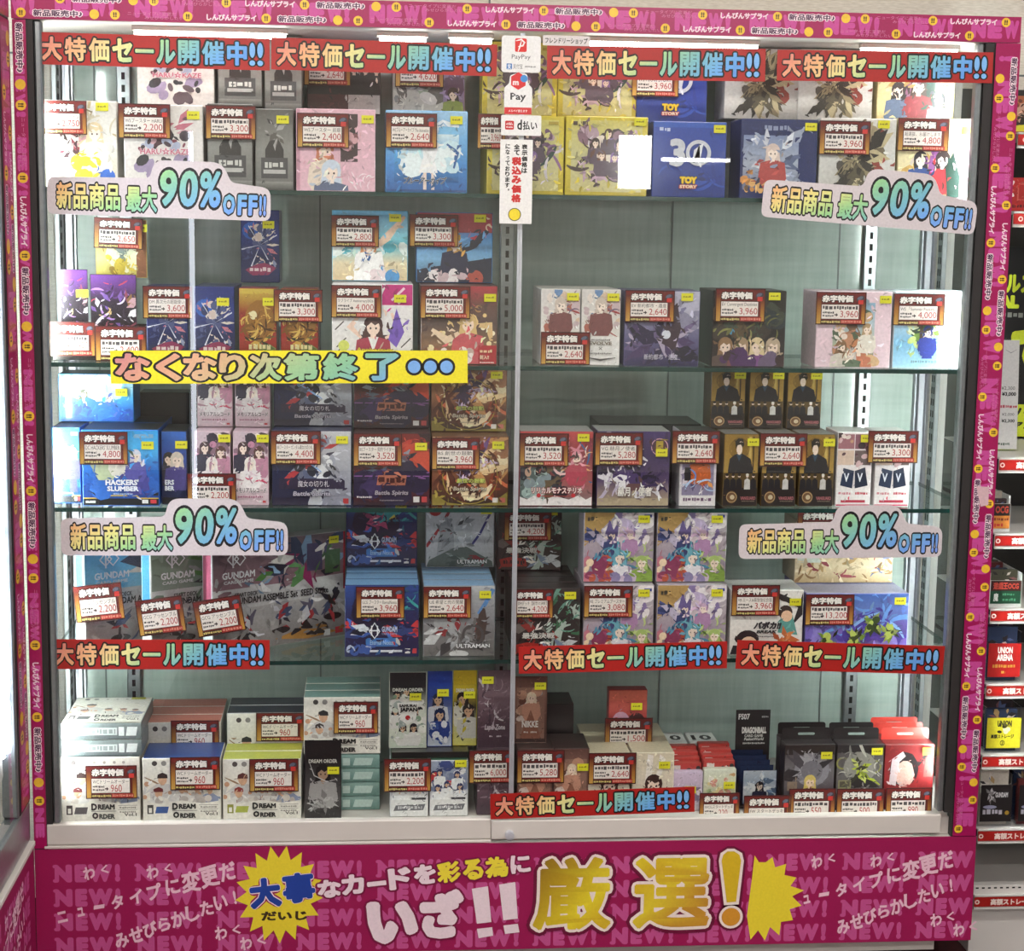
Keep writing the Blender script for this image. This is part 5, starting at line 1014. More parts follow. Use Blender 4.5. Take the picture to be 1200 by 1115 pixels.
def a_dream(edge, seed, caps=('#3a2c2c', '#6a2a2c')):
    def f(A):
        A.g(['#e9e5de', '#ebe6dc', '#e2dacd']); A.e(.15, .925, .035, None, '#4a4444'); A.e(.27, .925, .035, None, '#8a8684'); [A.e(u, .925, .02, None, '#a8a29c') for u in (.42, .55, .68, .8)]
        k = A.w/A.h
        def player(u, v, s, cap, shirt, rot):
            A.p([(u-.9*s, v-1.9*s*k), (u-1.0*s, v-.75*s*k), (u-.45*s, v-.35*s*k), (u+.45*s, v-.35*s*k), (u+1.05*s, v-.8*s*k), (u+1.0*s, v-1.9*s*k)], shirt)
            A.st([(u-.9*s, v-.8*s*k), (u-1.5*s, v-1.2*s*k), (u-1.2*s, v-.4*s*k)], .5*s, shirt); A.st([(u+.9*s, v-.8*s*k), (u+1.5*s, v-1.0*s*k), (u+1.7*s, v-.5*s*k)], .5*s, shirt); A.e(u-1.2*s, v-.35*s*k, .2*s, None, '#c89a7c')
            A.r(u-.14*s, v-.45*s*k, u+.14*s, v, '#b98a6c'); A.e(u, v, .34*s, .42*s*k, '#d3a88a'); A.p([(u-.40*s, v+.10*s*k), (u-.36*s, v+.40*s*k), (u, v+.56*s*k), (u+.36*s, v+.40*s*k), (u+.40*s, v+.10*s*k)], cap); A.p([(u-.40*s, v+.12*s*k), (u-.66*s, v+.02*s*k), (u-.60*s, v+.10*s*k), (u+.1*s, v+.22*s*k)], cap)
            A.st([(u-.2*s, v-.6*s*k), (u-.1*s, v-1.2*s*k), (u-.2*s, v-1.8*s*k)], .10*s, cap)
        A.st([(.02, .70), (.15, .62), (.24, .56)], .025, '#9a7a5c')
        player(.25, .66, .17, caps[0], '#cfccca', 0); player(.70, .50, .12, caps[1], '#b8b2b0', 0); player(.50, .50, .13, caps[0], '#d6d2ce', 0); player(.86, .47, .11, caps[0], '#8a94b0', 0); player(.20, .44, .15, caps[1], '#dcdad6', 0)
        A.brush(seed, 60, .05, (.03, .25, .97, .85))
        A.cl(seed, 10, (.1, .26, .9, .36), ['#e6e1d8', '#d0c8c0', '#b8aea8'], .10, 'blob'); A.p([(0, 0), (0, .31), (.2, .27), (.5, .32), (.75, .27), (1, .31), (1, 0)], '#e6e1d8'); A.r(.05, .10, .13, .25, '#3a3634' if edge != '#a8b04a' else '#8a8a34'); A.p([(.15, .11), (.17, .22), (.33, .22), (.31, .11)], edge if edge != '#cdd0cc' else '#4a4846'); A.r(.07, .12, .11, .2, '#e4e0d8')
        for v in (.24, .17): A.r(.72, v, .97, v+.006, '#5a5450'); A.m(.74, v-.05, .95, v-.02, '#8a847e', 2)
        A.t('Vol.1', .80, .07, .96, .12, '#3a3634', .02)
    f.brush = 0; return f
def t_dream(A): A.t('D', .375, .17, .45, .285, '#171515', .06); A.t('REAM', .46, .185, .68, .27, '#171515', .06); A.r(.375, .155, .70, .162, '#171515'); A.t('O', .385, .035, .465, .14, '#171515', .07); A.t('RDER', .475, .035, .68, .115, '#171515', .06)
a_spine = lambda A: (A.g(['#7f8a8c', '#6a7476', '#5f686a']), A.r(.08, .25, .70, .75, '#c4cacb'), A.m(.10, .32, .68, .68, '#8a9294', 7), A.r(.72, .2, .79, .8, '#d8dcdc'), A.p([(.81, .2), (.83, .8), (.96, .8), (.94, .2)], '#d8dcdc'))
a_tealsp = lambda A: (A.g(['#86a49e', '#6f918b', '#5f807a']), A.r(.08, .3, .45, .7, '#a4bcb6'), A.r(.50, .2, .60, .8, '#b8ccc6'), A.p([(.64, .2), (.67, .8), (.92, .8), (.89, .2)], '#b0c6c0'))
def a_bbpack(A): A.g(['#2c2f2e', '#3a3e3c', '#cfd6cc', '#e6eadc', '#c8d4c4']); A.r(0, .80, 1, 1, '#23262a'); [A.f(u, v, .09, '#1c1c24', '#d8b494', '#e8e8e4', 2) for u, v in ((.2, .66), (.46, .70), (.76, .66), (.16, .45), (.82, .44), (.36, .22), (.66, .22))]; A.cl(401, 18, (.05, .1, .95, .7), ['#d8e0d4', '#f0f2ea', '#8aa48c', '#a8b4b0'], .2, 'blob'); A.p([(.2, .60), (.8, .60), (.72, .38), (.5, .30), (.28, .38)], '#f2f2ee'); A.e(.5, .40, .07, None, '#b8242c')
def t_bbpack(A): A.t('DREAM ORDER', .08, .755, .92, .80, '#e4e8e0', .03); A.t('SAMURAI', .26, .545, .74, .585, '#1c1c1e', .05); A.t('JAPAN', .28, .47, .76, .54, '#1c1c1e', .06)
def a_navypack(A): A.g(['#2a52b0', '#27489c', '#8a98b8', '#c4ccd8']); A.r(0, .80, 1, 1, '#2148ae'); A.f(.42, .56, .13, '#20304c', '#d8b494', '#d0d4de', 2); A.f(.5, .36, .13, '#1c2c54', '#d8b494', '#24408c', 3); A.cl(411, 14, (.1, .05, .9, .3), ['#e0e4ec', '#3a5aa4', '#b8c4d8'], .3, 'blob')
def a_yelpack(A): A.g(['#d8c03c', '#d0b834', '#3a3a34', '#c8c890', '#d8d070']); A.r(0, .82, 1, 1, '#dcc22e'); A.f(.4, .56, .14, '#24201c', '#d0a888', '#d8d8cc', 2); A.f(.65, .40, .14, '#2c2a28', '#d0a888', '#c8c8c0', 3); A.cl(421, 18, (.05, .08, .95, .6), ['#e8e4c8', '#2c2c28', '#c8b83c', '#8a8a7c'], .26, 'shard')
def t_mini(A): A.t('DREAM ORDER', .1, .72, .9, .77, '#e4e4dc', .03)
def a_stadium(A): A.g(['#a8b4c8', '#8a94b0', '#dcdce0', '#e8e8e8']); A.cl(431, 18, (.05, .45, .95, .95), ['#c83a40', '#3a4a84', '#f0f0f0', '#7a86a4', '#2c3458'], .28, 'blob'); [A.f(u, v, .10, '#2a3460', '#d8b494', '#eceef0', 3) for u, v in ((.25, .74), (.72, .70), (.45, .52), (.8, .48), (.2, .46))]; A.r(0, 0, 1, .30, '#e4e4e4'); A.p([(.3, .3), (.5, .42), (.72, .3)], '#f0f0f0'); A.p([(.08, .10), (.14, .20), (.94, .22), (.88, .11)], '#6a6a70'); A.m(.2, .13, .85, .19, '#c8c8cc', 4); A.r(.55, .30, .95, .34, '#3a3a40')
def a_silver(A): A.g(['#6a5460', '#8a707c', '#5a4450', '#4a3844']); A.cl(441, 34, (.05, .2, .95, .92), ['#c0b0bc', '#8a7480', '#dcd4da', '#5a4854', '#a48c98'], .34, 'sw')
def t_silver(A): A.t('Lapis Zone', .2, .22, .82, .31, '#d8ccd4', .02, slant=.05); A.m(.34, .14, .44, .165, '#d0c4cc', 2); A.m(.56, .14, .70, .165, '#d0c4cc', 3)
def a_nikke(A): A.g(['#5a3a34', '#8a6458', '#6a4a42', '#2e1e1c']); A.r(.05, .06, .95, .84, '#8f6c5e'); A.cl(451, 22, (.1, .35, .9, .8), ['#c8a48c', '#d8c8c0', '#6a4438', '#b88a74', '#8a98a0'], .3, 'blob'); A.f(.52, .62, .13, '#e0cdb4', '#f0d8c6', '#c4907a', 3); A.p([(.15, .06), (.5, .5), (.85, .06)], '#8a5a48')
def t_nikke(A): A.t('NIKKE', .22, .24, .74, .34, '#ece4de', .04); A.m(.28, .15, .42, .18, '#d8ccc4', 2); A.m(.5, .15, .70, .18, '#d8ccc4', 3)
def a_redpack(A): A.g(['#b04a44', '#c05a50', '#a02c34', '#8a2430']); A.r(0, .80, 1, 1, '#c0604e'); A.f(.32, .22, .30, '#c89ab0', '#f4dcd0', '#a83a44', 2); A.f(.74, .20, .30, '#4a2a2c', '#f4dcd0', '#6a2a30', 3)
def a_bunny(A): A.g(['#d8ccb4', '#e0d6c4', '#cfc4b0']); A.p([(.30, .5), (.36, .98), (.5, .96), (.46, .55)], '#efe8e0'); A.p([(.56, .55), (.66, .98), (.8, .9), (.66, .5)], '#efe8e0'); A.p([(.0, .0), (.15, .4), (.4, .3), (.6, .3), (.9, .4), (1, 0)], '#2c2830'); A.f(.52, .34, .26, '#3a2420', '#f6dece', '#e0dcd8', 2); A.e(.52, .39, .05, .035, '#8a2c2c')
def a_pastel(A): A.g(['#d8c4dc', '#c8b4cc', '#dcd4dc']); A.p([(.1, .2), (.1, .5), (.4, .62), (.95, .6), (.9, .25)], '#8c7c98'); A.cl(461, 14, (.1, .15, .95, .6), ['#b8a8c4', '#e8e0ea', '#6a5a74', '#d8b8a0'], .22, 'blob')
def a_meadow(A): A.g(['#dce0d0', '#d8d8b8', '#c8d0c0']); A.cl(471, 28, (.1, .1, .95, .9), ['#e8d8a0', '#c8a070', '#a8b88c', '#f0ece0', '#d89a8c', '#b8c8d0'], .22, 'blob')
def a_deck(A): A.g(['#c8d4e0', '#a8b8cc', '#e0e6ec', '#8494ac']); A.cl(481, 22, (.05, .1, .95, .9), ['#e8eef4', '#8ca4c4', '#5a708c', '#f4f8fa'], .35, 'shard'); A.f(.5, .42, .22, '#1c1820', '#f0dccb', '#2a3048', 3)
def a_alch(A): A.g(['#3c3438', '#6a666a', '#5a545a', '#3a3034']); A.r(0, .85, 1, 1, '#2a2220'); A.e(.55, .62, .36, .26, '#8a8890'); A.cl(491, 10, (.1, .45, .9, .8), ['#2c282c', '#a4a2a8', '#4a464c'], .4, 'shard'); A.e(.55, .60, .22, .16, '#77747c'); A.f(.52, .36, .16, '#d8bf6a', '#ecd0b4', '#6a2a2c', 2); A.r(.06, .30, .26, .44, '#8a7868')
def a_rider(A): A.g(['#4a4648', '#6a6668', '#545052']); A.r(0, .88, 1, 1, '#262224'); A.ring(.82, .66, .15, .04, '#8a8a4c'); A.ring(.12, .72, .14, .04, '#8a8a4c'); A.e(.5, .65, .36, .25, '#94928c'); A.cl(501, 12, (.2, .4, .9, .85), ['#c4c2ba', '#807e7a'], .3, 'sw'); A.p([(.2, .34), (.3, .48), (.5, .54), (.72, .48), (.95, .34)], '#2a2828'); A.st([(.6, .5), (.8, .46), (.95, .38)], .06, '#b4c23c'); A.cl(503, 16, (.38, .48, .62, .78), ['#b4c23c', '#8a9a34', '#d0d878', '#3a3a2c'], .22, 'shard'); A.r(.04, .33, .32, .46, '#8a8864'); A.r(.07, .35, .29, .44, '#5a5648')
def a_red(A): A.g(['#7a2022', '#8a2426', '#6a181c']); A.p([(.8, .5), (.86, .95), (1, .95), (1, .5)], '#c8403c'); A.e(.40, .62, .30, .27, '#1d1518'); A.p([(.66, .72), (.9, .92), (.86, .82), (.70, .66)], '#1d1518'); A.e(.42, .55, .205, .205, '#d2aa9e'); A.p([(.10, .40), (.14, .78), (.36, .90), (.44, .84), (.30, .74), (.24, .36)], '#d8c8cc'); A.p([(.36, .90), (.56, .86), (.68, .66), (.62, .54), (.56, .70), (.44, .80)], '#1d1518')
# ---- shapes other than the plain carton
def pack_shape(m_, w, h, d, c):
    n = 13; zz = []
    for i in range(n): zz.append((-w/2+w*i/(n-1), h-.0016*(i % 2)))
    zb = [(-w/2+w*i/(n-1), .0016*(i % 2)) for i in range(n)]
    ring = zb+zz[::-1]; k = len(ring); col = c['*']
    m_.add([(x, .0, z) for x, z in ring], [tuple(range(k))], col)
    # crimped back with a bulge
    cols, rows = 7, 9; vs = []
    for j in range(rows):
        for i in range(cols):
            u, v = i/(cols-1), j/(rows-1); b = (math.sin(math.pi*u)*min(1, math.sin(math.pi*v)*1.6))*d
            vs.append((-w/2+w*u, .0003+b, h*v))
    fs = [(j*cols+i+1, j*cols+i, (j+1)*cols+i, (j+1)*cols+i+1) for j in range(rows-1) for i in range(cols-1)]
    m_.add(vs, fs, col)
for _a, _k in ((a_harukaze, 0), (a_grey, 40), (a_thirty, 30), (a_spine, 0), (a_tealsp, 0), (a_lift, 40), (a_kit, 120), (a_suitman, 30), (a_anniv, 50), (a_ball, 30)): PLAIN[_a] = _k
def hang_shape(m_, w, h, d, c):
    """Carton with a header tab and a hang slot at the top back."""
    m_.box(-w/2, 0, 0, w/2, d, h, c, bev=.0012)
    t = .024
    m_.prism(round_poly([(-w/2+.002, h), (w/2-.002, h), (w/2-.002, h+t, .006), (-w/2+.002, h+t, .006)], .0005), d-.0012, d-.0004, hexc('#1d191a') if c.get('tab') is None else c['tab'])
    m_.prism(round_poly([(-.017, h+.009), (.017, h+.009), (.017, h+.014), (-.017, h+.014)], .003), d-.0015, d-.00125, hexc('#8fa09a'))
# ================================================================== the goods, shelf by shelf
S1, S2, S3, S4 = ZS
Y1 = .165
# ---------- top shelf
b = box(S1, 44, 137, 118, a_white, '#e9e6df', 'white card box with a pale printed cover beside the inner corner', d=.10, st=(.82, .93))
tag(44.5, 117, 102, 158, '2,750', 'red sale price tag reading 2,750, beside the inner corner', line='WSブースターサイン')
b = box(S1, 145, 238, 123, a_harukaze, '#e0dbd7', 'white card box with dark figures and pink star lettering, front one', title=t_harukaze, d=.10, st=(.88, .88), grp='white boxes with pink star lettering')
r = row(b, 2); up(b, r[1], 'white card box with pink star lettering, stacked behind above the other two', skip=('price_sticker',), dx=.012)
tag(138, 121, 200, 163, '2,200', 'red sale price tag reading 2,200 on the pink star lettered box', line='WSブースター HARU')
b = box(S1, 243, 296, 122, a_grey, '#5a5856', 'smoky grey narrow card box with a 3,300 price tag', d=.09, mat=M_WRAP); r = row(b, 2)
up(b, r[1], 'smoky grey narrow card box, upper one behind the 3,300 tag', dx=.012)
c = box(S1, 299, 344, 128, a_grey, '#5a5856', 'smoky grey narrow card box next to the pink book-like box', d=.09, st=(.72, .87)); r = row(c, 2)
up(c, r[1], 'smoky grey narrow card box, upper one behind the pink book-like box', dx=.012, skip=('price_sticker',))
tag(240.5, 123, 300, 164, '3,300', 'red sale price tag reading 3,300 on the smoky grey box')
b = box(S1, 347, 440, 128, a_pinkbook, '#e0b6c6', 'pink card box with an orange-haired figure on its cover', d=.055, st=(.90, .88), grp='pink figure boxes'); r = row(b, 4)
tag(348, 132, 409, 174, '2,400', 'red sale price tag reading 2,400 on the pink figure box', line='WSブースター 前期')
z = b['z']+b['h']+.0015
goods('card_box', 'card box', 'dark red card box with black-suited figures, upper row', None, *[P(x, 100, .232)[0] for x in (360, 446)], z, .125, .228, .09, a_suits, '#3a1418', M_WRAP)
tag(356, 60, 411, 101, '2,640', 'red sale price tag reading 2,640 on the dark red upper box', y=.226)
b = box(S1, 452, 548, 130, a_bluesky, '#4f9bd8', 'blue sky card box with black slanted kana lettering', title=t_bluesky, d=.055, st=(.86, .89), grp='blue sky boxes'); r = row(b, 4)
tag(452, 132, 512, 174, '2,640', 'red sale price tag reading 2,640 on the blue sky box', line='WSブルーアーカイブ The Animation')
goods('card_box', 'card box', 'pale grey card box with a violet panel, upper row behind the blue sky box', None, *[P(x, 100, .232)[0] for x in (460, 545)], b['z']+b['h']+.0015, .125, .228, .09, a_pale, '#b0afa8', M_WRAP)
tag(463, 62, 520, 103, '4,620', 'red sale price tag reading 4,620 on the pale grey upper box', y=.226)
b = box(S1, 571, 661, 136, a_gold, '#cdbb3a', 'golden card box behind the payment stickers', d=.10, mat=M_WRAP, grp='golden card boxes'); r = row(b, 2)
up(b, r[1], 'golden card box, upper one behind the payment stickers', dx=-.004)
tag(560, 133, 592, 175, '3,960', 'red sale price tag half covered by the payment stickers', seed=4, dy=.006)
c = box(S1, 663, 759, 137, a_gold, '#cdbb3a', 'golden card box next to the royal blue anniversary box', d=.10, mat=M_WRAP, st=(.90, .94), grp='golden card boxes'); r = row(c, 2)
up(c, r[1], 'golden card box, upper one next to the blue anniversary boxes', dx=-.006, skip=('price_sticker',))
b = box(S1, 765, 851, 143, a_thirty, '#1f3d98', 'royal blue anniversary card box with a big silver number 30', title=t_thirty, d=.10, st=(.90, .91)); r = row(b, 2)
u = up(b, r[1], 'royal blue anniversary card box, upper one under the 3,960 tag', skip=('price_sticker',), dx=-.02)
tag(741, 74, 795, 114, '3,960', 'red sale price tag reading 3,960 on the royal blue upper box', y=u['y'], line='WS PIXAR STORY')
b = box(S1, 868, 958, 140, a_navy, '#1f2c5e', 'navy card box with a silvery picture of armoured figures', d=.10, st=(.90, .91))
c = box(S1, 961, 1050, 139, a_bronze, '#d2d0cc', 'white card box with a bronze cluster and a 3,960 tag', d=.10, st=(.82, .93)); r = row(c, 2)
up(c, r[1], 'white bronze-cluster card box, upper one next to the cream figures box', skip=('price_sticker',), dx=-.02)
d_ = dup(c['o'], (P(903, 200, Y1)[0], Y1, S1+.0004), 'white bronze-cluster card box standing hidden behind the navy box', skip=('price_sticker',))
q_ = dup(c['o'], (P(893, 110, Y1)[0], Y1, S1+c['h']+.0018), 'white bronze-cluster card box, upper one behind the navy box', skip=('price_sticker',)); q_.scale = (1, 1, (1.8245-q_.location.z)/c['h'])
tag(961, 141, 1019, 182, '3,960', 'red sale price tag reading 3,960 on the bronze-cluster box')
b = box(S1, 1053, 1141, 139, a_party, '#dccfa2', 'cream and pink card box with two dark-haired figures beside the taped post', d=.10, st=(.90, .86)); r = row(b, 2)
goods('card_box', 'card box', 'cream card box with four figures, upper row beside the taped post', None, *[P(x, 110, .165)[0] for x in (1028, 1119)], b['z']+b['h']+.0015, .13, Y1, .09, a_party2, '#d3c494', M_WRAP)
tag(1053, 138, 1111, 178, '4,800', 'red sale price tag reading 4,800 beside the taped post', line='超選抜、お届けします')
# ---------- second shelf
m_ = MB(); a, _ = P(62, 400, .075); c_, _ = P(168, 400, .075); hh = .062
m_.box(a, .075, S2+.001, c_, .20, S2+.004, hexc('#1a1818')); m_.box(a, .075, S2+.0041, c_, .078, S2+hh, hexc('#242020')); m_.box(a, .197, S2+.0041, c_, .20, S2+hh, hexc('#242020')); m_.box(a, .0781, S2+.0041, a+.003, .1969, S2+hh, hexc('#242020')); m_.box(c_-.003, .0781, S2+.0041, c_, .1969, S2+hh, hexc('#242020'))
tagp(m_.build('display_tray', M_BLACK), 'black tray holding shiny violet pouches near the inner corner', 'tray')
for x0, x1, yt, lab, rz in ((71, 103, 316, 'shiny white and violet pouch in the black tray, nearer the corner', .03), (106, 160, 322, 'shiny dark violet pouch in the black tray, next to the 3,600 tag', -.02)):
    b = box(S2+.006, x0, x1, yt, a_pouch, '#3a2c40', lab, y=.125, d=.05, mat=M_FOIL, name='foil_pouch', cat='foil pouch', shape=pack_shape, st=(.80, .72) if x0 < 100 else None, rz=rz)
tag(57, 377, 112, 418, '2,400', 'bleached red sale price tag on the black tray nearer the corner', y=.075, dy=.004)
tag(111, 382, 172, 424, '2,400', 'red sale price tag on the black tray over the yellow banner end', y=.075, dy=.004, seed=3)
def riser(px0, px1, zb, zt, y, d, lab):
    a, _ = P(px0, 300, y); c, _ = P(px1, 300, y); m_ = MB(); m_.box(a, y, zt-.003, c, y+d, zt); m_.box(a, y, zb+.001, a+.003, y+d, zt-.0031); m_.box(c-.003, y, zb+.001, c, y+d, zt-.0031)
    return tagp(m_.build('acrylic_riser', M_ACRY), lab, 'display riser')
yb_ = .215; zr = P(140, 326, yb_)[1]
riser(102, 178, S2, zr, yb_-.005, .07, 'clear acrylic riser carrying the gold pack near the corner')
b = box(zr+.0005, 112, 172, 258, a_goldpack, '#b9a256', 'gold foil pack on a clear riser under the first discount sign', y=yb_, d=.02, mat=M_FOIL, name='card_pack', cat='card pack', shape=pack_shape, st=(.90, .86))
tag(109, 255, 167, 292, '2,650', 'red sale price tag reading 2,650 on the gold foil pack', y=yb_, rot=.03)
b = box(S2, 227, 275, 336, a_bluepack, '#232f66', 'dark blue battle card pack display, beside the red and gold ones', d=.09, st=(.72, .80), name='card_pack_box', cat='card pack box', mat=M_FOIL); r = row(b, 2)
c = dup(b['o'], (P(196, 380, YF)[0], YF, S2+.0004), 'dark blue battle card pack display behind the 3,600 tag', skip=('price_sticker',))
u = up(b, r[1], 'dark blue battle card pack standing alone on the upper level', dx=.073, dy=.097)
riser(258, 316, S2, b['z']+b['h']+.0005, .242, .095, 'clear acrylic riser behind the red and gold pack displays')
tag(167, 335, 226, 374, '3,600', 'red sale price tag reading 3,600 next to the violet pouches', line='DM 異次元の超獣使い')
b = box(S2, 280, 324, 338, a_redgold, '#8a2c26', 'red and gold dragon card pack display next to the dark blue one', d=.09, st=(.80, .82), name='card_pack_box', cat='card pack box', mat=M_FOIL)
dup(b['o'], (P(351, 380, YF)[0], YF, S2+.0004), 'red and gold dragon card pack display behind the 3,300 tag', skip=('price_sticker',))
tag(320.5, 339, 378, 378, '3,300', 'red sale price tag reading 3,300 on the red and gold display')
b = box(S2, 389, 484, 333, a_anniv, '#e6e3e5', 'white anniversary card box with a pink corner and yellow lettering', title=t_anniv, d=.10, st=(.84, .82)); r = row(b, 2)
tag(388, 334, 447, 373, '4,000', 'red sale price tag reading 4,000 on the white anniversary box', line='ラブライブ Anniversary2026')
u1 = goods('card_box', 'card box', 'beach scene card box with a waving figure, upper row', None, *[P(x, 300, .158)[0] for x in (389, 478)], b['z']+b['h']+.0015, .134, .158, .09, a_beach, '#6cbede', M_WRAP, (.83, .90))
tag(388, 252, 444, 290, '2,800', 'red sale price tag reading 2,800 on the beach scene box', y=.158)
b = box(S2, 493, 583, 335, a_bokeh, '#6a4a44', 'brown glitter card box with a dancing figure, ends the left half', title=t_bokeh, d=.10, st=(.90, .85)); r = row(b, 2)
tag(492.5, 335, 551, 374, '5,000', 'red sale price tag reading 5,000 on the brown glitter box')
goods('card_box', 'card box', 'blue card box with red top and a figure in dark jacket, upper row', None, *[P(x, 300, .158)[0] for x in (488, 577)], b['z']+b['h']+.0015, .134, .158, .09, a_train, '#4a86c4', M_WRAP, (.83, .92))
tag(480, 251, 537, 290, '3,300', 'red sale price tag reading 3,300 on the blue box with red top', y=.158)
b = box(S2, 634, 680, 339, a_slim, '#dedad6', 'slim white card box next to the door edge', title=t_slim, d=.055, st=(.80, .90), grp='slim white boxes'); r = row(b, 3)
dup(b['o'], (P(704, 380, YF)[0], YF, S2+.0004), 'slim white card box with a small figure group, next to the violet-grey box')
for i in (1, 2): dup(b['o'], (P(704, 380, YF)[0]-.002*i, YF+i*.0565, S2+.0004), 'slim white card box next to the violet-grey box'+ORD[i], skip=('price_sticker',))
tag(634, 389, 691, 428, '2,640', 'red sale price tag reading 2,640 low on the slim white boxes')
b = box(S2, 732, 820, 341, a_ruin, '#55517a', 'violet-grey card box with a dark ruined landscape', title=t_ruin, d=.11, st=(.82, .92))
tag(733, 340, 790, 378, '2,640', 'red sale price tag reading 2,640 on the violet-grey box', line='EV 新約都市・遺産')
b = box(S2, 835, 921, 341, a_dark4, '#241f20', 'black card box with four small figures along the bottom', d=.14, st=(.83, .93))
tag(839, 338, 896, 378, '3,960', 'red sale price tag reading 3,960 on the black four-figure box', line='EV Convergent Destinies')
b = box(S2, 957, 1045, 342, a_pinkframe, '#e0c8d2', 'pale pink card box framing a crowd picture', d=.11, st=(.90, .90))
tag(957, 342, 1014, 381, '3,960', 'red sale price tag reading 3,960 on the pale pink box')
b = box(S2, 1048, 1137, 342, a_forest, '#d6e4ec', 'white and sky blue card box with a forest picture beside the post', d=.11)
tag(1048, 344, 1106, 382, '4,000', 'red sale price tag reading 4,000 on the forest picture box', line='WS 「Summer Pockets」')
# ---------- third shelf
b = box(S3, 96, 186, 504, a_hack, '#1d5cb8', 'bright blue card box with three figures and black base, centre front', title=t_hack, d=.11, st=(.86, .80), top='#17191c', y=.05)
dx_ = P(58, 540, .085)[0], P(93, 540, .085)[0]
goods('card_box', 'card box', 'bright blue card box half hidden nearest the inner corner', None, P(61, 540, .08)[0], P(94.5, 540, .08)[0], S3, b['h'], .08, .11, a_hack, '#1d5cb8', M_WRAP, None, top='#17191c')
goods('card_box', 'card box', 'navy card box with two figures next to the lilac boxes', None, P(189, 540, .065)[0], P(219, 540, .065)[0], S3, b['h']*.97, .065, .12, a_hack_dark, '#1c2c60', M_WRAP, (.80, .82), title=t_hack_dark, top='#17191c')
r = row(b, 2)
goods('card_box', 'card box', 'light blue card box on top, with a glowing sky', None, P(69, 470, .165)[0], P(157, 470, .165)[0], b['z']+b['h']+.0015, .092, .163, .09, a_hack_up, '#2a84d0', M_WRAP, (.84, .62), top='#17191c')
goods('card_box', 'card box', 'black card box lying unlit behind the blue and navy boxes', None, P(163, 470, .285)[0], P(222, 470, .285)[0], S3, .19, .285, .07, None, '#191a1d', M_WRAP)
tag(92, 506, 150, 545, '4,800', 'red sale price tag reading 4,800 on the bright blue box', y=.05, line="DC HACKERS' SLUMBER")
b = box(S3, 228, 270, 506, a_lilac, '#d2b4c2', 'lilac schoolgirl card box, lower one with the 2,200 tag', title=t_lilac, d=.06, st=(.84, .91)); r = row(b, 2); u = up(b, r[1], 'lilac schoolgirl card box, upper one nearer the blue boxes')
c = dict(b); c['o'] = dup(b['o'], (P(294, 548, YF)[0], YF, S3+.0004), 'lilac schoolgirl card box, lower one next to the mecha box'); r2 = row(dict(c, lab='lilac schoolgirl card box, lower one next to the mecha box'), 2); up(c, r2[1], 'lilac schoolgirl card box, upper one next to the mecha box')
tag(219, 555, 277, 593, '2,200', 'red sale price tag reading 2,200 low on the lilac boxes')
def two(x0, x1, yt, art, body, lab, title, st, d=.065, mat=None):
    b = box(S3, x0, x1, yt, art, body, lab+', lower one', title=title, d=d, st=st); r = row(b, 2); u = up(b, r[1], lab+', upper one'); return b, u
b, u = two(319, 412, 505, a_mech, '#232c54', 'navy and silver robot battle card box', t_mech, (.88, .88))
tag(317, 505, 376, 545, '4,400', 'red sale price tag reading 4,400 on the navy and silver box', line='BSブースター ガンダム魔女の切り札')
b, u = two(414, 504, 508, a_darkred, '#3a1c22', 'dark crimson battle card box', t_darkred, (.88, .82))
tag(414, 508, 471, 547, '3,520', 'red sale price tag reading 3,520 on the dark crimson box', line='BSブースター 契約ライダー')
b, u = two(506, 596, 512, a_flame, '#6a402c', 'brown flame-swirl battle card box', t_flame, (.86, .88))
tag(506, 513, 562, 551, '3,960', 'red sale price tag reading 3,960 on the brown flame-swirl box', line='BS 創世の鼓動')
b = box(S3, 609, 695, 506, a_lyric, '#9a3c48', 'rose red card box with rounded white kana logo', title=t_lyric, d=.10, st=(.86, .92), top='#b8b8b6')
tag(609, 508, 666, 547, '3,520', 'red sale price tag reading 3,520 on the rose red box')
b = box(S3, 700, 785, 506, a_moon, '#4a3a64', 'violet card box with white winged shapes and large kanji', title=t_moon, d=.10, st=(.88, .72), top='#b4b4b2')
tag(697.5, 507, 753, 546, '5,280', 'red sale price tag reading 5,280 on the violet winged box', line='VG 赫月ノ使者')
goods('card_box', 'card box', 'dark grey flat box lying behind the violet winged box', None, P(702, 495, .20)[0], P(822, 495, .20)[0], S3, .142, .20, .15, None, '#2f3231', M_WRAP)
b = box(S3, 797, 840, 506, a_small, '#d8d4da', 'small white card box with an orange burst figure', d=.09, top='#2c2a2a')
tag(788, 505, 843, 544, '2,640', 'red sale price tag reading 2,640 above the small white box')
b = box(S3, 848, 889, 509, a_suitman, '#5a4418', 'gold card box with a black-suited man, lower, beside the small white box', title=t_suitman, d=.075, st=(.82, .89), top='#8a8a86')
xs = [P(x, 550, YF)[0] for x in (868.5, 913, 957)]; nm = ['lower, beside the small white box', 'lower, behind the 2,640 tag', 'lower, beside the rose box']; nu = ['upper one over the small white box', 'upper middle one', 'upper one nearest the post']
for i, x in enumerate(xs):
    if i: o = dict(b); o['o'] = dup(b['o'], (x, YF, S3+.0004), 'gold card box with a black-suited man, '+nm[i], skip=('price_sticker',) if i == 1 else ()); o['lab'] = 'gold card box with a black-suited man, '+nm[i]
    else: o = b
    r = row(o, 2); up(dict(b), r[1], 'gold card box with a black-suited man, '+nu[i], dx=x-b['o'].location.x+(-.014, -.012, -.010)[i])
tag(891, 508, 945, 547, '2,640', 'red sale price tag reading 2,640 on the black-suited man boxes', seed=2)
b = box(S3, 981, 1022, 507, a_lift, '#e6dfe0', 'white and rose card box with dark card fans, nearer the gold boxes', d=.09, st=(.80, .92), top='#c8ccc8')
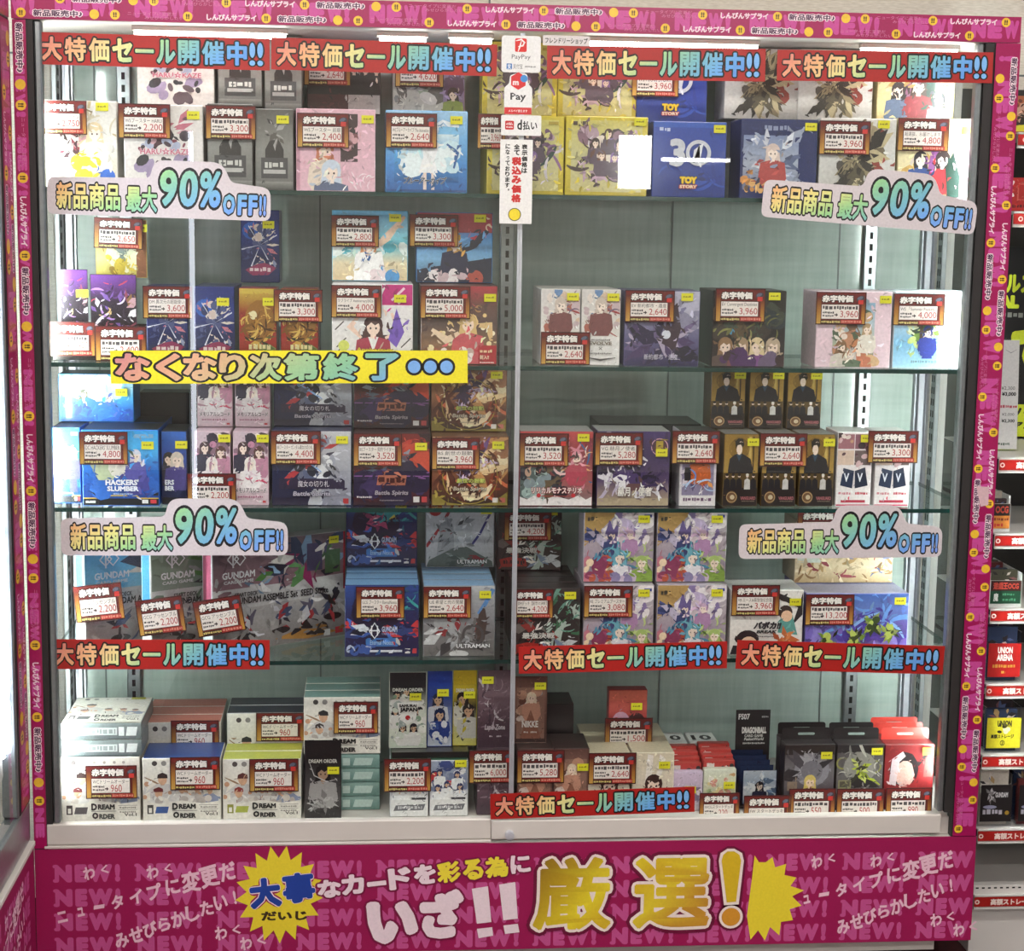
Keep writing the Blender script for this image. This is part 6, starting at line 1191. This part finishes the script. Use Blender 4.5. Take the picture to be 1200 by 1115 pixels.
c = dup(b['o'], (P(1046, 550, YF)[0], YF, S3+.0004), 'white and rose card box with dark card fans, under the 3,300 tag', skip=('price_sticker',))
tag(1018, 505, 1075, 543, '3,300', 'red sale price tag reading 3,300 on the white and rose box')
# ---------- fourth shelf: tilted kits
A34 = math.radians(33); kd = .040; kh = .215; kw = .298
for i, (px, pz, cols, lab) in enumerate(((99, 757, ('#4aa4d8', '#7fc0e0', 21), 'sky blue tilted model kit set nearest the inner corner'), (177, 762, ('#5f7a5a', '#7a8a80', 31), 'green tilted model kit set between the other two'), (249, 768, ('#6a5a60', '#8a6a74', 41), 'grey and crimson tilted model kit set in front'))):
    y0 = .072; x0, _ = P(px, 700, y0)
    o = goods('model_kit_box', 'model kit box', lab, None, -kw/2, kw/2, S4, kh, 0, kd, a_kit(*cols), '#b0b0b0', M_WRAP, (.90, .93) if i == 2 else None, title=t_kit)['o']
    o.location = (x0+kw/2*math.cos(A34), y0+kw/2*math.sin(A34), S4+.0004); o.rotation_euler = (0, 0, A34)
    m_ = MB(); m_.box(-kw/2-.0006, .0015, .0015, -kw/2-.0001, kd-.0015, kh-.0015, hexc('#e4e6ea'))
    m_.box(-kw/2-.0008, .004, kh*.30, -kw/2-.00061, kd-.004, kh-.004, hexc(('#4a9ad8', '#3f8ad0', '#b85a78')[i])); m_.build('spine', M_WRAP, o)['label'] = 'pale narrow end face of the carton'
for i, (x0, y0, x1, y1) in enumerate(((89, 685, 147, 728), (163, 701, 219, 743), (232, 701, 289, 743))):
    t_ = tag(x0, y0, x1, y1, '2,200', 'red tilted sale price tag reading 2,200 on the '+('sky blue kit set', 'green kit set', 'grey and crimson kit set')[i], y=.058, seed=i+1, dy=.004+.001*i, line='GCG アッセンブル')
    t_.rotation_euler = (0, -(.10, .13, .17)[i], 0)
b = box(S4, 404, 491, 686, a_space, '#1f2c60', 'deep blue space battle card box under the 3,960 tag', title=t_space, d=.055, grp='deep blue space battle boxes', top='#7fb0dc'); r = row(b, 4); u = up(b, r[3], 'deep blue space battle card box standing on top of its row')
sticker_on(u['o'], b['w'], b['h'])(.77, .88)
tag(417, 688, 474, 725, '3,960', 'red sale price tag reading 3,960 on the deep blue space box', line='GCG ブースター EternalNexus')
b = box(S4, 496, 580, 687, a_hero_g, '#8f8f94', 'grey silver-armour card box under the 2,640 tag', title=t_hero_g, d=.055, st=(.86, .88), grp='grey silver-armour boxes', top='#8ab4dc'); r = row(b, 4)
goods('card_box', 'card box', 'white card box with silver shapes and crossing stripes, on top', None, P(499, 640, .226)[0], P(579, 640, .226)[0], b['z']+b['h']+.0015, b['h'], .2265, .055, a_hero_w, '#c8cad0', M_WRAP, (.88, .84), title=t_hero_w)
tag(496, 688, 552, 725, '2,640', 'red sale price tag reading 2,640 on the grey silver-armour box', line='UE 希望と光の覚醒')
b = box(S4, 602, 680, 690, a_duel, '#2f2726', 'black duel card box, lower one with the 4,200 tag', title=t_duel, d=.055, st=(.84, .90), grp='black duel boxes'); r = row(b, 4); u = up(b, r[3], 'black duel card box, upper one behind the door edge', dx=-.02)
tag(601, 691, 648, 725, '4,200', 'red sale price tag reading 4,200 on the lower black duel box', line='DMデッキ【創世の決断】')
tag(591, 600, 646, 634, '4,200', 'red sale price tag reading 4,200 on the upper black duel box', y=u['y'])
b = box(S4, 684, 766, 686, a_fantasy, '#b2a9b4', 'lilac fantasy card box, lower one with the 3,080 tag', d=.085, st=(.85, .89)); r = row(b, 2); up(b, b, 'lilac fantasy card box, upper one above the 3,080 tag', dy=.022)
c = dict(b); c['lab'] = 'lilac fantasy card box, lower one next to the white ball box'; c['o'] = dup(b['o'], (P(810.5, 720, YF)[0], YF, S4+.0004), c['lab']); row(c, 2); up(c, c, 'lilac fantasy card box, upper one of the column beside the ball box', dy=.022)
tag(684.5, 687, 741, 724, '3,080', 'red sale price tag reading 3,080 on the lilac fantasy box', line='RE プレミアムブースター')
b = box(S4, 856, 941, 692, a_ball, '#e4e0dc', 'white volleyball card box with two cartoon heads', title=t_ball, d=.10, st=(.88, .82), top='#d6d6d4')
tag(858, 686, 913, 722, '3,960', 'red sale price tag reading 3,960 on the white volleyball box', line='VB エース&最強強化合宿')
b = box(S4, 944, 1064, 696, a_violet, '#6a68a4', 'wide violet and blue box with green clustered figures', title=t_violet, top='#9a9ab0', d=.09, st=(.91, .88)); r = row(b, 2)
u = goods('card_box', 'card box', 'beige wide card box on top, under the discount sign', None, P(932, 640, .15)[0], P(1047, 640, .15)[0], b['z']+b['h']+.0015, .128, .149, .10, a_beige, '#b8a890', M_WRAP)
tag(944.5, 697, 1000, 733, '13,200', 'red sale price tag reading 13,200 on the wide violet box')
tag(935, 598, 990, 634, '3,960', 'red sale price tag mostly covered by the discount sign', y=.149, seed=6)
# ---------- bottom deck: baseball card boxes
def deck(*a, **k): return box(ZB+.0005, *a, **k)
b = deck(72, 164, 888, a_dream('#4c4a4c', 501), '#e6e1d8', 'white baseball card box with grey edge beside the inner corner', title=t_dream, d=.055, top='#8a9496', y=.060, grp='white baseball boxes, grey edge'); r = row(b, 4)
zt = b['z']+b['h']+.001
xa, xb = P(72, 870, .066)[0], P(166, 870, .066)[0]
for i in (0, 1):
    sp = goods('card_box', 'card box', ('lower', 'upper')[i]+' grey-sided baseball card box lying flat at the inner corner', None, xa, xb, zt+i*.0330, .0315, .064, .18, a_spine, '#7c8688', M_WRAP, top='#c9d0cc')
m_ = MB(); w_, d2 = xb-xa-.004, .176; A = Art(m_, w_, d2, Matrix.Rotation(-math.pi/2, 4, 'X')); a_dream('#4c4a4c', 503)(A); t_dream(A); A.r(.74, .88, .93, .96, '#c8c430')
o = m_.build('cover', M_WRAP, sp['o'], loc=(0, .002, .0322)); o['label'] = 'printed lid face with baseball players'
tag(100, 898, 161, 936, '960', 'red sale price tag reading 960 beside the inner corner', y=.060, line='WCドリームオーダー')
b = deck(167, 259, 889, a_dream('#2f4f8c', 511), '#e6e1d8', 'white baseball card box with royal blue edge, front', title=t_dream, d=.10, top='#2c4c8c', y=.060)
tag(199, 888, 258, 926, '960', 'red sale price tag reading 960 on the blue-edged baseball box', y=.060, seed=2, line='WCドリームオーダー')
yb_ = .166
b = deck(168, 259, 847, a_dream('#c06a60', 521, ('#26242c', '#2c2a30')), '#e6e1d8', 'white baseball card box with coral edge, behind the blue-edged one', y=yb_, d=.055, top='#c8796c', grp='white baseball boxes, coral edge'); r = row(b, 3)
tag(200, 845, 257, 880, '960', 'red sale price tag reading 960 on the coral-edged baseball boxes', y=yb_, seed=3, line='WCドリームオーダー')
b = deck(261, 353, 890, a_dream('#a8b04a', 531, ('#5a2c2c', '#8a3030')), '#e6e1d8', 'white baseball card box with yellow-green edge, front', title=t_dream, d=.050, top='#b9bd4c', y=.060, grp='white baseball boxes, yellow-green edge'); r = row(b, 2)
tag(292, 890, 350, 928, '960', 'red sale price tag reading 960 on the yellow-green-edged box', y=.060, seed=4, line='WCドリームオーダー')
b = deck(266, 356, 836, a_dream('#343a54', 541, ('#22242c', '#2a2c34')), '#cfd0d4', 'white baseball card box with navy edge, behind the yellow-green one', y=yb_, d=.055, top='#262a38', grp='white baseball boxes, navy edge'); r = row(b, 2)
tag(300, 836, 357, 869, '960', 'red sale price tag reading 960 on the navy-edged baseball boxes', y=yb_, seed=5, line='WCドリームオーダー')
# teal stack with a box on top
xa, xb = P(358, 930, .105)[0], P(445, 930, .105)[0]; zz = ZB+.0005
for i in range(4):
    sp = goods('card_box', 'card box', ('lowest', 'second lowest', 'third lowest', 'topmost')[i]+' teal-sided baseball card box lying in a stack', 'teal baseball boxes lying flat', xa, xb, zz, .0272, .105, .17, a_tealsp, '#6f918b', M_WRAP, top='#8fb0aa'); zz += .0284
b = goods('card_box', 'card box', 'white baseball card box with teal edge on top of the teal stack', None, P(356, 850, .11)[0], P(446, 850, .11)[0], zz+.0006, P(400, 818, .108)[1]-zz, .108, .05, a_dream('#5a8a84', 551, ('#2a2a2c', '#3a3030')), '#ded8d0', M_WRAP, title=t_dream, top='#8fb4ae'); r = row(b, 3, 'teal-edged baseball boxes on the stack')
tag(391, 823, 443, 860, '960', 'red sale price tag reading 960 on the teal-edged baseball box', y=.108, seed=6, line='WCドリームオーダー')
b = deck(357, 400, 868, lambda A: (A.g(['#1e1c1e', '#242224', '#4a484a', '#5a5858', '#2a282a']), A.f(.5, .50, .17, '#1c1a1c', '#b89880', '#b4b2b2', 2), A.cl(561, 12, (.1, .05, .9, .3), ['#c8c8c8', '#3a3838', '#8a8888'], .3, 'shard'), A.st([(.12, .72), (.25, .55), (.6, .47), (.9, .5)], .03, '#d8d8d8')), '#201e20', 'black foil baseball card pack leaning at the teal stack', y=.060, d=.012, mat=M_FOIL, name='card_pack', cat='card pack', shape=pack_shape, st=(.78, .62), title=t_mini)
# packs on small boxes
b = deck(457, 502, 892, a_stadium, '#dcdce0', 'white stadium card box under the 2,200 tag', d=.09, top='#2c5a44', y=.062)
c = dup(b['o'], (P(526, 930, .062)[0], .062, ZB+.0009), 'white stadium card box with baseball players next to the silver violet pack'); sticker_on(c, b['w'], b['h'])(.80, .95)
m_ = MB(); a, e = P(459, 880, .075)[0], P(549, 880, .075)[0]; z0 = b['z']+b['h']+.0012; m_.box(a, .075, z0, e, .15, z0+.012, hexc('#2a3a34')); m_.box(a, .130, z0+.0121, e, .134, z0+.03, hexc('#20302a')); tagp(m_.build('pack_holder', M_BLACK), 'dark green holder carrying three baseball packs', 'pack holder'); z0 += .0125
b = box(z0, 456, 500, 788, a_bbpack, '#d4dacd', 'white and black baseball national team foil pack', y=.10, d=.012, mat=M_FOIL, name='card_pack', cat='card pack', shape=pack_shape, st=(.70, .68), title=t_bbpack)
b = box(z0, 501, 530, 787, a_navypack, '#2a50a8', 'royal blue foil baseball pack, middle one on the holder', y=.108, d=.012, mat=M_FOIL, name='card_pack', cat='card pack', shape=pack_shape, st=(.62, .72))
b = box(z0, 531, 559, 786, a_yelpack, '#c8b83a', 'golden yellow foil baseball pack on the holder', y=.112, d=.012, mat=M_FOIL, name='card_pack', cat='card pack', shape=pack_shape, st=(.68, .68), title=t_mini)
tag(450, 890, 505, 928, '2,200', 'red sale price tag reading 2,200 under the three baseball packs', y=.062, seed=7)
b = deck(559, 601, 884, a_silver, '#4c3c46', 'dark violet card pack display box under the 6,000 tag', y=.066, d=.10, name='card_pack_box', cat='card pack box')
b = box(b['z']+b['h']+.001, 560, 600, 786, a_silver, '#6a5460', 'silver violet foil pack behind the chrome door edge', y=.10, d=.012, mat=M_FOIL, name='card_pack', cat='card pack', shape=pack_shape, st=(.28, .88), title=t_silver)
tag(550, 880, 601, 918, '6,000', 'red sale price tag reading 6,000 behind the chrome door edge', y=.066, seed=8, dy=.012)
b = deck(606, 648, 878, a_nikke, '#3a2826', 'dark brown card box with gold-framed figures under the 5,280 tag', y=.066, d=.10, top='#33221f')
c = dup(b['o'], (P(669, 920, .066)[0], .066, ZB+.0009), 'dark brown card box with gold-framed figures next to the 5,280 tag'); sticker_on(c, b['w'], b['h'])(.82, .72)
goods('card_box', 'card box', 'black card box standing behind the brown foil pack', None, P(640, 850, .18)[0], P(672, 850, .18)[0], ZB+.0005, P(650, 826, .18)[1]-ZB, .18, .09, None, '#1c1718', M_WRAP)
b = box(b['z']+b['h']+.001, 603, 641, 793, a_nikke, '#6a4a40', 'brown foil card pack with white capital lettering beside the door edge', y=.10, d=.012, mat=M_FOIL, name='card_pack', cat='card pack', shape=pack_shape, st=(.78, .86), title=t_nikke)
tag(606, 880, 661, 918, '5,280', 'red sale price tag reading 5,280 under the brown foil pack', y=.066, seed=2)
# cream boxes and the red pack on top of them
b = deck(689, 738, 883, a_bunny, '#d8cdb8', 'cream card box with a maid figure behind the 2,640 tag', y=.066, d=.20, top='#d0c4a8')
c = dup(b['o'], (P(765, 920, .066)[0], .066, ZB+.0009), 'cream card box with a maid figure next to the small red decks'); sticker_on(c, b['w'], b['h'])(.76, .80)
yr = .145; zb = b['z']+b['h']+.001
b = box(zb, 713, 758, 809, a_redpack, '#a83c40', 'red card pack with two cartoon heads standing on the cream boxes', y=yr, d=.03, st=(.72, .68), name='card_pack', cat='card pack')
tag(709, 842, 764, 877, '1,500', 'red sale price tag reading 1,500 below the red card pack', y=yr, seed=3)
tag(690, 883, 745, 919, '2,640', 'red sale price tag reading 2,640 on the cream maid box', y=.066, seed=4)
# small decks
for i, (x0, x1, art, body, lab) in enumerate(((784, 823, a_pastel, '#cdbcd4', 'small lilac starter deck above the lowest red banner'), (824, 862, a_meadow, '#d4d8c4', 'small pale floral starter deck next to the lilac one'))):
    b = deck(x0, x1, 905 if i == 0 else 902, art, body, lab, y=.075, d=.016, st=(.62, .55) if i == 0 else (.78, .62), name='starter_deck', cat='starter deck')
    for k in range(4):
        h_ = b['h']+.012+.006*k
        o = goods('starter_deck', 'starter deck', ('red car-print starter deck, '+('nearest', 'second', 'third', 'rearmost')[k]+' in the row behind the '+('lilac', 'floral')[i]+' deck'), 'red car starter decks', P(x0-1, 900, .10)[0], P(x1-2, 900, .10)[0], ZB+.0005, h_, .0925+k*.0185, .017, lambda A: (A.g(['#b43a34', '#a8302c']), A.r(.1, .86, .35, .96, '#d8ccc8'), A.e(.62, .84, .09, None, '#2a2426'), A.e(.62, .84, .04, None, '#c8b8b0'), A.e(.92, .90, .07, None, '#2a2426')), '#a83430', M_WRAP, top='#b8443c')
    b = goods('starter_deck', 'starter deck', ('grey starter deck box marked 10, behind the lilac deck', 'grey starter deck box marked 10, behind the floral deck')[i], None, P(774+i*34, 880, .17)[0], P(805+i*36, 880, .17)[0], ZB+.0005, P(800, 870, .172)[1]-ZB, .170, .065, lambda A: (A.g(['#d8dad8', '#c4c6c4']), A.m(.15, .84, .85, .93, '#4a4a48', 3)), '#c6c8c6', M_CARD, top='#d4d6d4')
    m_ = MB(); A = Art(m_, b['w']-.004, .06, Matrix.Rotation(-math.pi/2, 4, 'X')); A.t('10', .12, .18, .88, .72, '#1c1c1e', .02); m_.build('number_print', M_CARD, b['o'], loc=(0, .002, b['h']+.0002))
tag(820, 930, 866, 963, '220', 'red sale price tag reading 220 below the floral starter deck', y=.066, line='WCGスタートデッキ')
# counter display with packs
xa, xb = P(865, 930, .075)[0], P(914, 930, .075)[0]
dsp = empty('counter_display', ((xa+xb)/2, .085, ZB+.0005)); tagp(dsp, 'black counter display with a tall printed header card', 'counter display'); w2 = (xb-xa)/2
m_ = MB(); m_.box(-w2, 0, 0, w2, .14, .006, hexc('#1a1718')); m_.box(-w2, .0, .0061, -w2+.002, .14, .05, hexc('#1a1718')); m_.box(w2-.002, 0, .0061, w2, .14, .05, hexc('#1a1718')); m_.build('tray', M_CARD, dsp)
zt = P(880, 836, .222)[1]-ZB; hx0, hx1 = P(862, 860, .222)[0], P(902, 860, .222)[0]; hw = hx1-hx0
m_ = MB(); m_.box(-hw/2, 0, 0, hw/2, .002, zt, hexc('#1d1819')); A = Art(m_, hw, zt); A.r(0, 0, 1, 1, '#1d1819')
A.t('FS07', .07, .87, .40, .95, '#e6e4e2', .03); A.m(.75, .89, .94, .92, '#a8a4a4', 3); A.t('DRAGONBALL', .18, .68, .90, .77, '#ece8e4', .07); A.t('CARD GAME', .26, .63, .80, .67, '#dcd8d4', .03); A.t('FusionWorld', .26, .585, .82, .625, '#dcd8d4', .02, slant=.03); A.m(.22, .535, .86, .56, '#c8c4c0', 4)
o = m_.build('header_card', M_CARD, dsp); o.location = ((hx0+hx1)/2-(xa+xb)/2, .137-.0005, .0062); 
for k in range(5):
    y = .090+k*.023; h = P(890, 903-6.*k, y)[1]-ZB-.0072+.004
    b = goods('card_pack', 'card pack', 'blue foil card pack, '+('front one', 'second', 'third', 'fourth', 'rearmost')[k]+' in the black counter display', 'blue packs in the counter display', (xa+xb)/2-w2+.004+.002*(4-k)-.004*(k > 2), (xa+xb)/2+w2-.004-.002*k, ZB+.0072, h-.004, y, .010, a_deck if k == 0 else (lambda A: A.g(['#2c3e64', '#1c2a4a'])), '#24365c', M_FOIL, shape=pack_shape)
tag(872, 933, 926, 970, '110', 'red sale price tag below the blue packs of the counter display', y=.066, seed=5, line='FW スタートデッキ')
# hanging decks
for x0, x1, yt, art, body, lab, st, tg in ((919, 978, 873, a_alch, '#2c2627', 'black hang-tab deck box with a grey round armour shape', (.82, .84), (925, 925, 978, 962, '550', 6)), (980, 1035, 873, a_rider, '#2a2626', 'black hang-tab deck box with a yellow-green burst', (.84, .90), (981, 925, 1035, 962, '500', 7)), (1036, 1094, 873, a_red, '#6a1c1e', 'red hang-tab deck box with a dark-haired head beside the post', (.86, .90), (1039, 924, 1091, 961, '990', 8))):
    n = 3 if x0 > 1030 else 2
    b = deck(x0, x1, yt, art, body, lab, y=.066, d=.036, st=st, shape=hang_shape if x0 < 1030 else (lambda m_, w, h, d, c: hang_shape(m_, w, h, d, {**c, 'tab': hexc('#b8382f')})), name='deck_box', cat='deck box', grp=lab.split(' with')[0]+' boxes'); row(b, n, lab.split(' with')[0]+' boxes')
    tag(*tg[:5], f'red sale price tag reading {tg[4]} on the {lab.split(" with")[0]}', y=.066, seed=tg[5])
# ================================================================== white storage rack beside the showcase
RY = .10
rack = empty('storage_rack', (0, 0, 0)); tagp(rack, 'white gondola rack with red label rails beside the showcase', 'rack')
RX0, RX1 = .945, 2.0
m_ = MB(); m_.box(RX0, .44, .0, RX1, .47, 1.78); m_.build('back_panel', M_RACKD, rack)
m_ = MB(); m_.box(RX0, .12, .001, RX1, .439, .105); m_.build('base_plinth', M_RACKW, rack)
m_ = MB(); m_.box(RX0-.018, .43, 0, RX0-.001, .47, 1.80); m_.build('upright', M_RACKW, rack)
def arc_panel(z0, z1):
    m_ = MB(); pts = [(.13, z0), (.43, z0), (.43, z1)]; pts += [(.43-.30*math.sin(t*math.pi/2/8), z0+(z1-z0)*(.15+.85*math.cos(t*math.pi/2/8))) for t in range(1, 9)]
    m_.prism(pts, -.0015, .0015, '#777'); o = m_.build('end_bracket', M_RACKD, rack); o.rotation_euler = (0, 0, math.pi/2); o.location = (RX0+.004, 0, 0); return o
rails = [(545, 1), (634, 1), (722, 1), (810, 1), (893, 1), (980, 1), (1057, 1), (256, 1), (163, 1)]
ZR = []
for py, _ in rails:
    zc = P(1172, py, RY)[1]; ZR.append(zc)
    m_ = MB(); m_.box(RX0, RY+.006, zc+.011, RX1, .4395, zc+.014); m_.box(RX0, RY+.003, zc-.013, RX1, RY+.0055, zc+.0105); m_.box(RX0, RY, zc+.0110, RX1, RY+.0055, zc+.0139); m_.box(RX0, RY, zc-.0165, RX1, RY+.0055, zc-.0131); sh = m_.build('shelf', M_RACKW, rack)
    m_ = MB(); L = RX1-RX0; m_.box(-L/2, 0, 0, L/2, .002, .0200, hexc('#a81d18')); A = Art(m_, L, .0200, clip=False)
    x = .002 if py > 300 else .01
    for k in range(3):
        A.t('高額ストレージカード', (x+.032)/L, .14, (x+.032+.13)/L, .84, '#f0dcd4', .05); A.ring((x+.004)/L, .5, .005/L, .0025/L, '#f0dcd4', 14); x += .30
    m_.build('label_rail', M_TAPE, sh, loc=((RX0+RX1)/2, RY-.0002, zc-.0105))
m_ = MB()
for k in range(26): m_.box(RX0+.004+k*.0128, .1065, ZR[6]+.0255, RX0+.010+k*.0128, .1069, ZR[6]+.0285)
m_.build('shelf_slot', M_SLOT, rack)['kind'] = 'stuff'
m_ = MB(); m_.box(RX0, .107, ZR[6]+.0142, RX1, .110, ZR[6]+.032); m_.build('shelf_lip', M_RACKW, rack)
def bin_(px0, py0, px1, py1, zt, lab, col, art, y=.112, clear=True, h=None, d=.16, frac=.62):
    """Card storage bin: tray with a label card in front and a row of cards inside."""
    a, b = P(px0, py1, y)[0], P(px1, py0, y)[0]; z = zt; H = P(px0, py0, y)[1]-z; w = b-a
    t = empty('storage_bin', ((a+b)/2, y, z+.0005)); tagp(t, lab, 'storage bin', 'card bins on the white rack')
    m_ = MB(); c = hexc('#d6d8d6')
    m_.box(-w/2, 0, 0, w/2, d, .004, c); m_.box(-w/2, 0, .0041, w/2, .003, H*.72, c); m_.box(-w/2, .0031, .0041, -w/2+.003, d, H*.92, c); m_.box(w/2-.003, .0031, .0041, w/2, d, H*.92, c); m_.build('tray', M_ACRY if clear else M_CARD, t)
    m_ = MB(); lh = H*frac; m_.box(-w*.46, 0, 0, w*.46, .0012, lh, hexc(col)); A = Art(m_, w*.92, lh); art(A); m_.build('label_card', M_CARD, t, loc=(0, -.0016, H*.10))
    R = random.Random(int(px0*7+py0)); 
    for k in range(5):
        m_ = MB(); hh = H*R.uniform(.80, 1.0); cc = R.choice(['#3a2a2c', '#5a3a54', '#2c3c5c', '#6a2c2c', '#c8c0b4', '#4a4a3c']); m_.box(-w*.42, 0, .0045, w*.42, .010, hh, hexc(cc)); A = Art(m_, w*.84, hh); A.bg(cc); A.cl(int(px0+py0+k), 12, (.1, .5, .9, .95), ['#8a5a5c', '#d8d0c8', '#2a2428', '#5a6a94', '#b89a6a'], .3, 'shard'); m_.build('card_block', M_CARD, t, loc=(0, .015+k*.027, 0))
    return t
bin_(1158, 578, 1185.5, 625, ZR[1]+.0145, 'storage bin with a black and orange label in the white rack', '#d88a3c', lambda A: (A.bg('#d88a3c'), A.r(0, .52, 1, 1, '#221a18'), A.t('OCG', .25, .62, .92, .92, '#b8483a', .05), A.m(.08, .30, .94, .44, '#8a3a24', 3), A.m(.1, .06, .7, .22, '#c83a34', 4)), clear=False)
bin_(1158, 669, 1199, 713, ZR[2]+.0145, 'white storage bin with a dark green label in the rack', '#1d4a34', lambda A: (A.bg('#16452f'), A.r(0, .56, 1, 1, '#3a1614'), A.t('遊戯王OCG', .08, .62, .92, .94, '#c04a3c', .04), A.t('魔', .10, .10, .26, .46, '#e0e4e0', .03), A.m(.40, .34, .8, .46, '#4a8a68', 3), A.m(.40, .10, .85, .24, '#4a8a68', 5)), clear=False)
bin_(1155, 737, 1199.5, 794, ZR[3]+.0145, 'clear storage bin with a bright red label in the rack', '#b01c1a', lambda A: (A.bg('#b01c1a'), A.t('UNION', .28, .70, .74, .90, '#ece4e0', .05), A.t('ARENA', .26, .48, .76, .68, '#ece4e0', .05), A.m(.14, .26, .84, .38, '#c8963c', 3), A.m(.42, .08, .55, .18, '#c8963c', 2)))
bin_(1153, 826, 1199.5, 884, ZR[4]+.0145, 'clear storage bin with a bright yellow label in the rack', '#dcd230', lambda A: (A.bg('#dcd230'), A.t('UNION', .3, .70, .72, .92, '#2c2a14', .05), A.cl(3, 10, (.34, .5, .66, .8), ['#2c2a14', '#e8e4d0', '#5a5430'], .12, 'blob'), A.t('高額ストレージ', .12, .32, .80, .46, '#2c2a14', .04), A.t('②', .40, .08, .54, .26, '#2c2a14', .02)))
for i, (x0, x1) in enumerate(((1146, 1189), (1191, 1232))):
    bin_(x0, 905, x1, 964, ZR[5]+.0145, ('storage bin with a black emblem label under the yellow one', 'storage bin with a black label cut by the photo edge')[i], '#1a1214', lambda A: (A.bg('#171112'), A.cl(7, 14, (.2, .56, .44, .92), ['#a8a4a6', '#6a6668'], .2, 'shard'), A.t('GUNDAM', .46, .66, .86, .80, '#b4b0b2', .04), A.m(.08, .18, .70, .34, '#b0acb8', 3), A.e(.30, .40, .22, .05, '#8a8aa4'), A.e(.86, .24, .07, None, '#a8862c')), frac=.66)
# poster board and price stand in the tall gap
z0 = ZR[0]+.0145; zt = ZR[7]-.018
m_ = MB(); pw_ = .56; ph = zt-z0-.045; m_.box(-pw_/2, 0, 0, pw_/2, .006, ph, hexc('#0e0d0d')); A = Art(m_, pw_, ph); A.bg('#0e0d0d')
X0 = P(1140, 400, .40)[0]; UP = lambda px, py: ((P(px, py, .40)[0]-X0)/pw_, (P(px, py, .40)[1]-z0-.005)/ph)
def pt(s, x0, y0, x1, y1, c, b=.06): p, q = UP(x0, y1), UP(x1, y0); A.t(s, p[0], p[1], q[0], q[1], c, b)
pt('ノーマルストレージ', 1128, 322, 1282, 343, '#c8d42c'); pt('NORMAL', 1118, 346, 1195, 361, '#c8d42c', .09); pt('STORAGE', 1204, 346, 1284, 361, '#c8d42c', .09); A.m(*UP(1150, 372), *UP(1290, 367), '#8a8a84', 4)
pt('で探せ', 1182, 378, 1330, 446, '#c8d42c', .09)
A.r(0, .0, 1, UP(1180, 474)[1], '#c8d42c'); pt('ノーマルカード', 1186, 478, 1280, 490, '#1c1a10', .06); pt('アニメ・ゲーム', 1186, 494, 1280, 504, '#1c1a10', .05)
tagp(m_.build('poster_board', M_CARD, loc=(X0+pw_/2, .40, z0+.005)), 'black poster board with lime green lettering on the white rack', 'poster')
st_ = empty('price_stand', (P(1170, 515, .20)[0], .20, z0)); tagp(st_, 'clear tent stand holding a white price list on the rack', 'price stand')
m_ = MB(); sw, sh_ = .078, P(1180, 396, .21)[1]-z0; m_.prism([(-sw/2-.004, 0), (sw/2+.004, 0), (sw/2-.004, sh_), (-sw/2+.004, sh_)], 0, .002, '#fff'); m_.box(-sw/2, .0021, 0, sw/2, .06, .002); m_.build('stand', M_ACRY, st_)
m_ = MB(); m_.prism([(-sw/2, .004), (sw/2, .004), (sw/2-.007, sh_-.004), (-sw/2+.007, sh_-.004)], -.0008, -.0002, hexc('#d0d0d0')); A = Art(m_, sw, sh_, Matrix.Translation((0, -.0008, 0)), clip=False)
A.st([(.55, .90), (.7, .87), (.85, .90)], .02, '#8a8a90'); A.t('¥2,300', .50, .54, .86, .575, '#3a3a3c', .01); A.t('¥3,000', .52, .485, .90, .525, '#1c1c1e', .04); A.m(.5, .38, .95, .41, '#b04a5a', 3); A.t('¥2,000', .55, .31, .88, .34, '#4a4a4c', .01); A.t('¥2,300', .55, .25, .90, .285, '#1c1c1e', .03); A.m(.3, .05, .8, .075, '#5a6a60', 5); A.m(.1, .30, .42, .33, '#7a7a7c', 6); A.m(.1, .52, .42, .56, '#7a7a7c', 7)
m_.build('price_list', M_CARD, st_)
# boxes on the upper tiers
def rbox(px0, py0, px1, py1, zt, lab, col, art, y=.115, d=.12):
    a, b = P(px0, py1, y)[0], P(px1, py0, y)[0]; goods('card_box', 'card box', lab, None, a, b, zt, P(px0, py0, y)[1]-zt, y, d, art, col, M_CARD)
rbox(1168, 112, 1225, 148, ZR[8]+.0145, 'orange storage box with a yellow stripe on the top rack tier', '#a8603a', lambda A: (A.bg('#a8603a'), A.r(0, 0, 1, .30, '#d8cf34'), A.cl(5, 10, (.1, .4, .9, .9), ['#8a4a2c', '#c8a08a', '#6a3a2c'], .2, 'blob'), A.e(.5, .3, .2, .12, '#2a2418')))
rbox(1166, 208, 1228, 240, ZR[7]+.0145, 'red storage box with a white letter on the second rack tier', '#b02420', lambda A: (A.bg('#b02420'), A.t('NX', .0, .42, .36, .92, '#ece0dc', .06), A.r(.42, .3, .75, .85, '#c85a50'), A.r(.45, .35, .72, .8, '#a82420'), A.m(.1, .06, .6, .2, '#5a1412', 3)))
